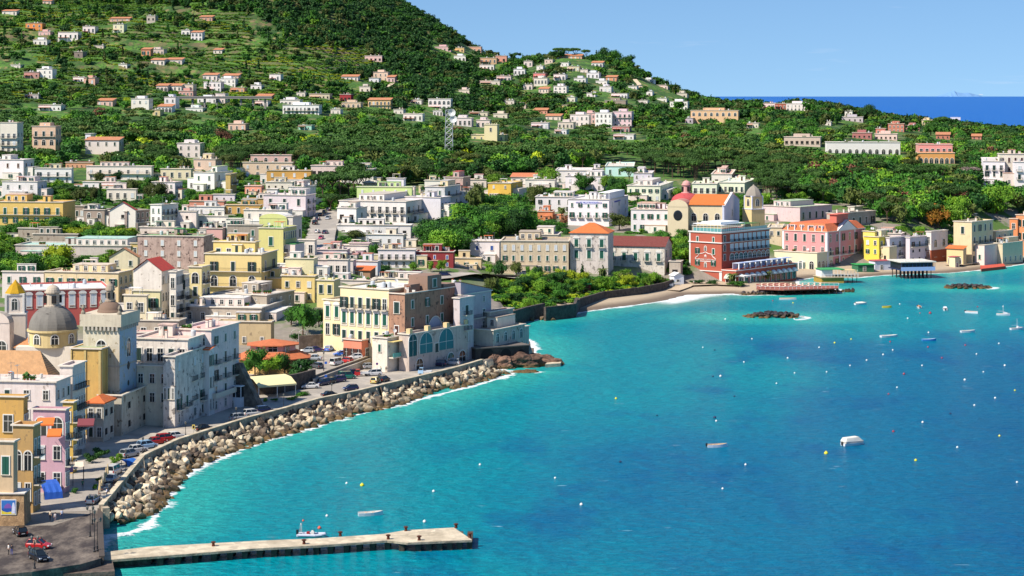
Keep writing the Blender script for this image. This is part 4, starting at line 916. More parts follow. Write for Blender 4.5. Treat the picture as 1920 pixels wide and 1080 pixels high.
link('sign_lettering',text_mesh('HOTEL VILLA PANORAMICA',.92),HP[0],(-a*.49,-.17,ht-1.35),(math.pi/2,0,0)).data.materials.append(plain('sign_blue','5058b8',.6))
link('sign_lettering',text_mesh('HOTEL VILLA PANORAMICA',.9),HP[0],(.06,b_*.42,ht-1.35),(math.pi/2,0,math.pi/2)).data.materials.append(plain('sign_blue','5058b8',.6))
m = MB();z0 = ht+.55;m.box(-a*.26,.0,0.3,b_*.8,z0+2.6,z0+2.8,0)
for x in (-a*.26,-a*.13,-.2): m.box(x,x+.2,.3,.5,z0,z0+2.6,0)
m.box(-a*.12,-.01,3.,b_*.8,z0,z0+2.6,0);m.build('roof_terrace',[plaster('e6e6ea',.05)],HP[0])
m = MB()
for i in range(5): m.box(-a*.56+i*1.6,-a*.56+i*1.6+1.,1.5,3.,ht+.1,ht+2.1,0)
m.build('roof_units',[plain('unit_white','d8d4cc',.6)],HP[0])
A('house','low white house with blue roof tank behind the lettered hotel',1004,1092,1097,398,371,'dedde2',6,(5,'kk.'),None,rc='d2cdc8',gr=.1,clut=4)
A('house','pale grey house with green shutters and roof room before the church',1183,1256,1271,437,395,'d6d8de',14,(5,'cg.'),(1,'kk.'),rc='d0a890',gr=.1,clut=2)
A('house','pale yellow house with long balcony above the grey shuttered house',1176,1238,1262,379,350,'dbdcc2',12,(5,'od.','...'),(2,'gd.'),rc='d2ccc4',gr=.1,clut=2)
A('house','white villa cluster front block below the wood',1060,1132,1140,358,332,'e4e2e6',10,(4,'dn.'),None,rc='dfd8d4',gr=.1,clut=4)
A('house','white house with solar panels against the wood',1041,1108,1112,342,321,'e0dce0',4,(4,'dn.'),None,rc='d9d4d0',gr=.1,clut=3)
A('house','aqua house with a white roof edge against the wood',1135,1188,1191,331,313,'bfe0d8',4,(3,'gd.'),None,rc='d9d2c8',gr=.05,clut=2)
A('house','lilac white house right of the single umbrella pine',1188,1222,1226,346,326,'d0cfe0',6,(3,'dd.'),None,rc='d2ccca',gr=.1,clut=2)
A('house','white house with orange tiled eaves left of the villa cluster',958,1010,1014,347,331,'ddd8d8',6,(4,'n.'),None,'shed','d98258',gr=.1,gl=2)
A('house','low white house with chimneys beside the golden yellow block',985,1040,1044,354,338,'dcd8d6',6,(3,'d.'),None,rc='d6d0ca',gr=.1,clut=4)
A('house','white gabled house with green roof left of the solar panels',1000,1042,1044,349,330,'dfdcdc',6,(3,'p.'),None,rc='8fb878',gr=.1,clut=1)
# the church behind the red hotel
C1 = A('church','peach church with an orange tile roof and white gabled front',1290,1356,1384,446,384,'d9c8a6',14,(3,'a.'),None,'gable','e07a30',gr=.2,cat='church',gl=3.2)
m = MB();a,b_,ht = C1[2:]
m.box(-.3,.5,-.6,b_+.6,-3,ht-.2,0);m.face([(.5,-.9,ht-.2),(.5,b_+.9,ht-.2),(.5,b_/2,ht+4.)],0);m.quadstrip([[(-.1,-1.1,ht-.3),(-.1,b_/2,ht+4.2),(-.1,b_+1.1,ht-.3)],[(.9,-1.1,ht-.3),(.9,b_/2,ht+4.2),(.9,b_+1.1,ht-.3)]],1,False,False)
m.build('front_gable',[plaster('c9cce0',.15),plaster('ded8d0',.2)],C1[0]);link('window',window_mesh('a',1.6,3.),C1[0],(.5,b_/2,ht*.55),(0,0,math.pi/2))
A('church','rounded peach transept with a big round window left of the orange church roof',1252,1290,1298,446,388,'d9c8a6',14,(1,'..'),None,'vault','c98070',gr=.15,cat='church',gl=5)
t_ = T[-1];m = MB();m.quadstrip([[(-t_[2]/2+r*math.cos(j*math.pi/8),-.06-.1*(r < 1.7),t_[4]*.72+r*1.15*math.sin(j*math.pi/8)) for j in range(16)] for r in (1.9,1.5,.01)],0,True,False);m.build('round_window',[GLASS],t_[0])
church_dome(1287,905,H-(376-HOR)*905/F,6.6,'low red church dome with a small red capped lantern','b5484a','c9847c',1.6,5.5,0,None,'church_dome',.55,'cf9a94',1.8)
belfry(1413,862,26,368,347,392,'white and lilac bell tower with a grey bell shaped spire beside the church','d9c48e','8f877c',[(1.35,0),(1.3,.1),(1.15,.3),(.9,.55),(.55,.75),(.2,.88),(.05,1.)],.5,wcol='d4d6e4')
A('house','long low pale pink house with peeling wall right of the bell tower',1427,1500,1560,418,390,'d6bcbc',42,None,(5,'k.'),rc='a3b896',gr=.35,clut=2,dirt='8a7a78')
A('house','grey stone terrace house with a pale roof box behind the pink hotel',1550,1570,1642,430,402,'b7a99a',44,None,(6,'k.'),rc='c9bda8',gr=.5,clut=2)
A('house','small white roof box house above the grey terrace house',1590,1602,1618,400,390,'d9cfc4',44,None,(1,'..'),rc='9fc0a0',gr=.3,clut=0)
PG = A('hotel','pale green hotel with rows of recessed balconies beside the wood',1345,1396,1420,376,344,'dfe3c6',14,(5,'kk.','CC.'),(1,'kk.'),rc='dde2cc',gr=.05,clut=4,cat='hotel')
A('hotel','left wing of the pale green hotel with a white roof tent',1298,1344,1348,379,346,'dfe3c6',8,(4,'dk.','C..'),None,rc='d4ccc0',gr=.1,clut=3,cat='hotel')
A('house','white rooftop house with red chimney on the pale green hotel',1334,1372,1380,350,328,'e2dcd6',8,(2,'p...'),None,gr=.1,rc='d9b0a0',clut=2)
A('house','small cream house squeezed between the red and pink hotels',1440,1466,1470,462,428,'d6c3a0',10,(2,'d.'),None,rc='c9bca8',gr=.3,clut=2)
# red hotel
RH = A('hotel','large brick red seafront hotel with glazed roof garden and rows of balconies',1293,1353,1443,527,439,'ab5440',40,(2,'gcc.'),(8,'....'),rc='b98a78',gr=.12,clut=0,cat='hotel',parapet=.4)
a,b_,ht = RH[2:];fh = ht/5
for i in range(3):
    for j in range(9):
        u = b_*(.16+.84*(j+.5)/9);z = ht-fh*(i+1)+.3
        o = link('window',window_mesh('l' if i < 2 else 'w',1.9 if i < 2 else 2.6,fh*.72),RH[0],(.01,u,z),(0,0,math.pi/2))
        if i < 2: link('balcony',balcony_mesh(2.5),RH[0],(0,u,z),(0,0,math.pi/2))
    link('window',window_mesh('k',1.2,fh*.6),RH[0],(.01,b_*.06,ht-fh*(i+1)+.6),(0,0,math.pi/2))
m = MB()
for zz in (ht-fh*1-.02,ht+.35): m.box(-a-.4,.4,-.4,0,zz,zz+.35,0);m.box(0,.4,0,b_,zz,zz+.35,0)
m.box(-a-.1,-a+.5,-.12,0,0,ht,0);m.box(-a-.4,.3,-.35,0,fh*.95,fh*.95+.3,0);m.box(-.9,.25,-.25,0,0,fh*.9,0)
m.build('white_trim',[plaster('ded8d2',.1)],RH[0])
# wall emblem and lettering
e = MB();cx,cz = -a*.5,ht*.46
pts = [(-4.2,-1.2),(-4.4,.1),(-3.4,.7),(-2.6,1.9),(-1.2,2.1),(0,2.7),(1.2,2.1),(2.6,1.9),(3.4,.7),(4.4,.1),(4.2,-1.2),(-4.2,-1.2)]
s_ = a/16.
for p,q in zip(pts[:-1],pts[1:]): e.tube((cx+p[0]*s_*1.15,-.08,cz+p[1]*s_),(cx+q[0]*s_*1.15,-.08,cz+q[1]*s_),.13)
for p,q in (((-.5,.5),(0,1.7)),((0,1.7),(.5,.5)),((-.6,1.2),(.6,1.2)),((0,.5),(0,1.7))): e.tube((cx+p[0]*s_,-.08,cz+p[1]*s_),(cx+q[0]*s_,-.08,cz+q[1]*s_),.1)
e.build('emblem',[plain('emblem_white','e6dcd6',.6)],RH[0])
lt = link('sign_lettering',text_mesh('MIRAMARE E CASTELLO',.95*s_),RH[0],(cx,-.1,cz-.75*s_),(math.pi/2,0,0));lt.data.materials.append(plain('emblem_white','e6dcd6',.6));lt.scale = (.72,1,1)
for zz in (.62,.27): link('niche_window',window_mesh('a',.9,1.8),RH[0],(cx,0,ht*zz),(0,0,0))
m = MB();z0 = ht+.45;m.box(-a*.92,-.6,.6,b_*.5,z0+2.9,z0+3.1,0);m.box(-a*.7,-1.5,1.5,b_*.42,z0+3.1,z0+3.8,0)
for i in range(9): x = -a*.92+i*(a*.92-.6)/8;m.box(x-.05,x+.05,.6,.7,z0,z0+2.9,0)
for i in range(14): y = .6+i*(b_*.5-.6)/13;m.box(-.7,-.6,y,y+.1,z0,z0+2.9,0)
m.build('roof_pavilion',[plaster('e2e4e6',.05)],RH[0])
m = MB();m.box(-a*.91,-.65,.64,.68,z0,z0+1.5,0);m.box(-.66,-.62,.7,b_*.97,z0,z0+1.3,0);m.build('roof_glazing',[paint('5f9a9a',.1,'pale_glass')],RH[0])
m = MB();m.box(-a*.8,-2,b_*.55,b_*.9,z0+2.2,z0+2.3,0)
for y in (b_*.55,b_*.7,b_*.88): m.box(-2.1,-2,y,y+.1,z0,z0+2.2,0)
m.build('pergola',[plain('pergola_green','3f6b34',.9,0,.4)],RH[0])
# arcade wing with shell awnings
P = local(RH,0,.0,0);wx = 6.5
ar = empty('arcade',local(RH,wx,0,-1.6),RH[0].rotation_euler.z,'brick red arcade terrace with a row of white shell awnings along the sea','arcade')
hh = fh*1.75;Lb = b_+9
m = MB();m.box(-wx,0,0,Lb,-3,hh,0);m.box(-wx,.2,-.2,Lb+.2,hh-.5,hh-.2,1);m.build('wall',[plaster('ab5440',.12),plaster('ded8d2',.1)],ar)
for j in range(11):
    u = 3+(Lb-5)*j/10
    mm = MB();n = 7
    mm.quadstrip([[(1.1*math.sin(k*math.pi/12)*1.2,u+1.35*math.cos(t2*math.pi/n),hh*.50+1.5*math.cos(k*math.pi/12)*abs(math.sin(t2*math.pi/n))**.6) for t2 in range(n+1)] for k in range(7)],0,False,False)
    mm.build('awning',[plaster('cfd9d4',.05)],ar)
    link('arch',window_mesh('a',2.2,hh*.62),ar,(0,u,.2),(0,0,math.pi/2))
mm = MB();mm.quadstrip([[(-wx*.5-1.6*math.cos(t2*math.pi/8),-1.2*math.sin(k*math.pi/12),hh*.45+1.9*math.cos(k*math.pi/12)*abs(math.sin(t2*math.pi/8))**.6) for t2 in range(9)] for k in range(7)],0,False,False);mm.build('awning',[plaster('c3cfbf',.05)],ar)
link('arch',window_mesh('a',2.6,hh*.6),ar,(-wx*.5,0,.2))
for j in range(10):
    u = 2+(Lb-4)*(j+.5)/10;mm = MB()
    mm.box(-.35,.05,u-2,u-1.7,hh,hh+1.9,0);mm.box(-3.,-.0,u-2,u+1.1,hh+2.2,hh+2.3,1)
    for x in (-2.9,-.1): mm.box(x-.06,x+.06,u-1.9,u-1.8,hh+(1.9 if x > -.5 else 0),hh+2.2,0)
    mm.box(-2.9,-2.8,u-1.9,u+1.,hh,hh+2.2,1)
    mm.build('terrace_canopy',[plaster('dfe2e6',.05),plain('canopy_blue','8fa3cf' if j % 2 else 'c9d2e6',.8)],ar)
# pink hotel
PH = A('hotel','large rose pink hotel with white quoins and orange mansard roof on the seafront',1467,1551,1622,500,436,'d98f8e',38,(5,'knk'),(6,'kkk','.BB'),rc='c98a80',gr=.1,clut=3,cat='hotel',parapet=.3)
a,b_,ht = PH[2:]
m = MB()
for x in (-a+.4,-.35): m.box(x-.45,x+.45,-.12,0,0,ht,0)
for y in (.4,b_*.32,b_*.72,b_-.4): m.box(0,.12,y-.45,y+.45,0,ht,0)
m.box(-a-.2,.25,-.25,0,ht*.28,ht*.28+.3,0);m.box(0,.25,0,b_,ht*.28,ht*.28+.3,0)
m.build('white_trim',[plaster('e3dcdc',.1)],PH[0])
r = MB();k = 2.6;z0 = ht+.3;z1 = ht+3.3
r.quadstrip([[(-a,0,z0),(0,0,z0),(0,b_,z0),(-a,b_,z0)],[(-a+k,k,z1),(-k,k,z1),(-k,b_-k,z1),(-a+k,b_-k,z1)]],0)
r.build('mansard_roof',[tiles('dd7448')],PH[0])
m = MB()
for i in range(6): x = -a+2.5+i*(a-5)/5;m.box(x-.18,x+.18,.05,2.2,z0,z0+2.2,0)
m.face([(.3,b_*.28,z0),(.3,b_*.76,z0),(.3,b_*.52,z0+3.8)],0);m.quadstrip([[(.3,b_*.26,z0),(.3,b_*.52,z0+4.1),(.3,b_*.78,z0)],[(-2.5,b_*.26,z0),(-2.5,b_*.52,z0+4.1),(-2.5,b_*.78,z0)]],0,False,False);m.build('roof_gable',[plaster('e3dcdc',.1)],PH[0])
m = MB();m.box(-a*.2,-a*.05,b_*.3,b_*.6,z1,z1+3.4,0);m.box(-a*.24,-a*.02,b_*.28,b_*.62,z1+3.4,z1+3.6,0);m.build('roof_tower',[plaster('c96a5a',.1)],PH[0])
for i in range(4): link('dormer_window',window_mesh('n',1.8,1.2),PH[0],(-a+4.2+i*(a-7)/3.2,1.2,z0+.9),(0,0,0))
A('hotel','low mint green and cream terrace wing in front of the pink hotel',1452,1532,1562,506,476,'d8cfae',38,(4,'a'),(4,'a'),rc='cf9c8c',gr=.1,clut=1,cat='hotel')
A('house','bright yellow house with green shutters beside the pink hotel',1620,1648,1668,497,446,'e3c94a',40,(2,'dg.'),(2,'kk.','BB.'),rc='d8d2c6',gr=.05,clut=2)
A('house','yellow rear house with white railing behind the bright yellow one',1618,1640,1664,490,436,'e0cf6a',40,None,(2,'...'),rc='dfe0e0',gr=.05,clut=2)
A('house','lilac white house with two arched loggias next to the yellow house',1660,1668,1706,496,448,'c3bcd0',44,None,(3,'and','CB.'),rc='d2c6ca',gr=.15,clut=4)
A('house','lilac white house with dark balcony doors in the seafront row',1700,1706,1742,494,447,'cbc6d2',44,None,(3,'kpp','C..'),rc='d6cacc',gr=.2,clut=4)
A('house','white house with a rust brown lower storey in the seafront row',1736,1746,1777,492,436,'d6d2cc',44,(1,'dd'),(2,'ap'),rc='c9c0b0',gr=.3,clut=2,base=('96492c',5.))
A('house','large cream seafront house with blue grey shutters and roof garden',1788,1822,1862,496,418,'d9c49a',40,(1,'k..'),(4,'kkck','.B..'),rc='c0b6a4',gr=.25,clut=4)
A('house','cream rear wing with railing terraces right of the large cream seafront house',1856,1868,1900,490,436,'cfbd9c',42,None,(3,'kd.'),rc='c6bca8',gr=.3,clut=3)
A('house','low cream house with an arched front below the large cream house',1775,1806,1812,498,466,'d9c08c',38,(2,'a'),None,'shed','d9743a',gr=.1,gl=1.4)
A('house','low beige seafront house with white awnings at the right',1852,1880,1918,496,458,'d2c2a2',42,(1,'.d'),(4,'.d'),rc='c9bfae',gr=.2,clut=2)
A('house','orange house at the right photo edge behind the low beige house',1893,1908,1945,478,412,'cf8050',42,(1,'d..'),(3,'kdd'),rc='c4a890',gr=.15,clut=2)
A('house','coral house reaching out of frame above the orange house',1905,1925,1975,480,405,'d08a5c',42,(2,'kk.'),(3,'kkk'),rc='c4a890',gr=.15,clut=1)
# houses rising beyond the wood on the right
A('villa','rose pink villa with orange terraces standing in the wood',1722,1786,1792,304,272,'d8968c',6,(6,'n.','S.'),None,rc='cdb0a6',gr=.05,clut=3,cat='villa')
A('villa','lower orange arcaded terrace of the rose pink villa',1722,1790,1796,314,288,'d99a58',6,(7,'a'),None,rc='d8837c',gr=.05,clut=0,cat='villa',dist=1168)
A('house','white three storey house with a mint balcony at the right edge wood',1844,1884,1896,348,304,'e2e2e6',12,(3,'dk.','B..'),(1,'kk.'),rc='d4cac0',gr=.15,clut=3)
A('house','cream tall house with brown shutters at the right photo edge',1874,1934,1938,345,290,'ddd2c0',6,(5,'bb.'),None,rc='c0705c',gr=.15,clut=3)
A('house','white house with red canopies cut by the right photo edge',1902,1940,1944,352,305,'e4e4e8',8,(2,'dd.','BB.'),None,rc='d0a890',gr=.05,clut=1)
A('house','long white villa row with arches below the pines',1550,1688,1692,290,268,'e0e0e6',4,(11,'a'),None,rc='d4ccc6',gr=.1,clut=5)
A('castle_villa','cream villa with a square battlemented tower in the wood',884,946,952,268,254,'dccb9c',8,(5,'d'),None,rc='cfc4aa',gr=.1,clut=1,cat='villa',dist=1290)
cv = A('castle_tower','square cream battlemented tower rising from the wood',908,932,936,270,235,'dfcfa4',14,(1,'d..'),None,rc='cfc4aa',gr=.1,clut=0,cat='tower',dist=1286)
for i in range(6): m = MB();x = -cv[2]+.3+i*(cv[2]-.9)/5;m.box(x,x+.6,-.35,.0,cv[4]+.6,cv[4]+1.3,0);m.build('merlon',[plaster('dfcfa4',.2)],cv[0])

# smaller houses filling the gaps between the named ones
for q in [
 (583,650,655,337,312,'dcc4bc',6,(6,'p'),'c9a090','long low pink roofed house with a roof garden right of the mustard house',3),
 (640,700,706,350,318,'e0dcd8',6,(5,'d.'),'d8d0ca','white low house with chimneys left of the umbrella pine crowns',3),
 (123,174,178,315,306,'d9a080',4,(6,'p'),'d07a50','low terrace house with orange roof and white pillars above the red terrace house',1),
 (140,158,166,412,388,'9b8b7e',10,(2,'d'),'a8a090','brown terrace house left of the grey stone cottage',1),
 (498,548,552,356,343,'dfd8d0',6,(4,'p'),'d6ccc0','low white terraces with plants below the long mustard house',3),
 (456,508,512,388,374,'c49a58',6,(3,'p'),'cfc2b0','ochre strip house under the square white tower room',2),
 (457,540,548,430,396,'dcd6cc',10,(4,'d.'),'e0dcd4','long white house with smooth roof above the lime yellow storey',1),
 (424,452,456,448,412,'d6dcd2',8,(2,'g.'),'b8c8b0','narrow white terrace house with green railing beside the dark grey stone house',1),
 (541,549,566,470,408,'cfc8c2',16,(1,'k'),'c9c0b8','tall pale row house lining the left side of the main street',1),
 (506,556,562,540,517,'cfc4b4',10,(3,'.'),'e2deda','wide white flat roof building behind the low yellow stair house',4),
 (614,652,657,520,489,'d6d0d0',10,(3,'d'),'d8d4ce','white box house with roof tanks left of the brown tile hut',4),
 (560,592,596,548,524,'c4b8aa',10,(2,'d'),'cfc8bf','low stone coloured house below the cream cubic house',3),
 (712,776,782,545,524,'cbc4bc',8,(4,'p'),'d9d4cc','low white shed with tanks behind the cream palace',4),
 (1296,1390,1396,449,426,'d9c69c',14,(6,'.'),'c9b890','long cream wall building in front of the peach church',1),
 (350,398,402,470,446,'d6ccc2',8,(3,'d'),'d0c8be','low white house right of the pink block above the green rim',3),
 (262,330,336,445,428,'cfc6ba',8,(3,'p'),'c4bcae','low pale house right of the dark walled house',3),
 (236,258,262,418,402,'d8d2c6',8,(2,'d'),'b9c4b8','tiny white house behind the red tiled gable',2),
 (560,590,594,480,452,'d9d2c8',12,(2,'k.'),'cfc6bc','white corner house at the left pavement of the main street',2),
 (636,690,694,480,462,'d8d0d0',8,(4,'p'),'d0c4bc','low white row with terrace plants right of the main street',4),
 (690,720,724,482,466,'d0a8b4',8,(2,'d'),'d6cabc','small pink house with white roof left of the orange eaved house',2),
 (1094,1128,1132,330,318,'dcd8dc',8,(3,'p'),'dcdcdc','low white house joining the solar panel house and the aqua house',3),
 (1228,1262,1266,420,398,'dcd6cc',12,(3,'d'),'d0c6ba','cream house peeking behind the rounded church transept',2),
 (1008,1036,1040,412,398,'d88a5c',6,(2,'p'),'d07c50','long low orange roofed building below the low white house',1),
 (478,496,500,500,476,'d9bf80',10,(1,'d'),'d6ccbc','small yellow roof room between yellow palace and lime tower house',1),
 (300,340,346,470,448,'6f7a5c',8,(2,'.'),'4aa04a','dark green roof shed behind the mauve palace',1),
 (1700,1738,1742,466,446,'d9ccc6',20,(3,'p'),'d6c2b8','low white house behind the lilac seafront row',3),
 (1640,1690,1696,460,440,'dcd2cc',20,(4,'p'),'d4a48c','low house with orange roof edge behind the yellow seafront house',4),
 (905,936,940,478,462,'d8d8de',8,(2,'.'),'d0d0d0','low white wall house left of the blue shuttered house',1)]:
    A('house',q[9],q[0],q[1],q[2],q[3],q[4],q[5],q[6],q[7],(2,'d') if q[2]-q[1] > 8 else None,rc=q[8],gr=.3,clut=q[10])
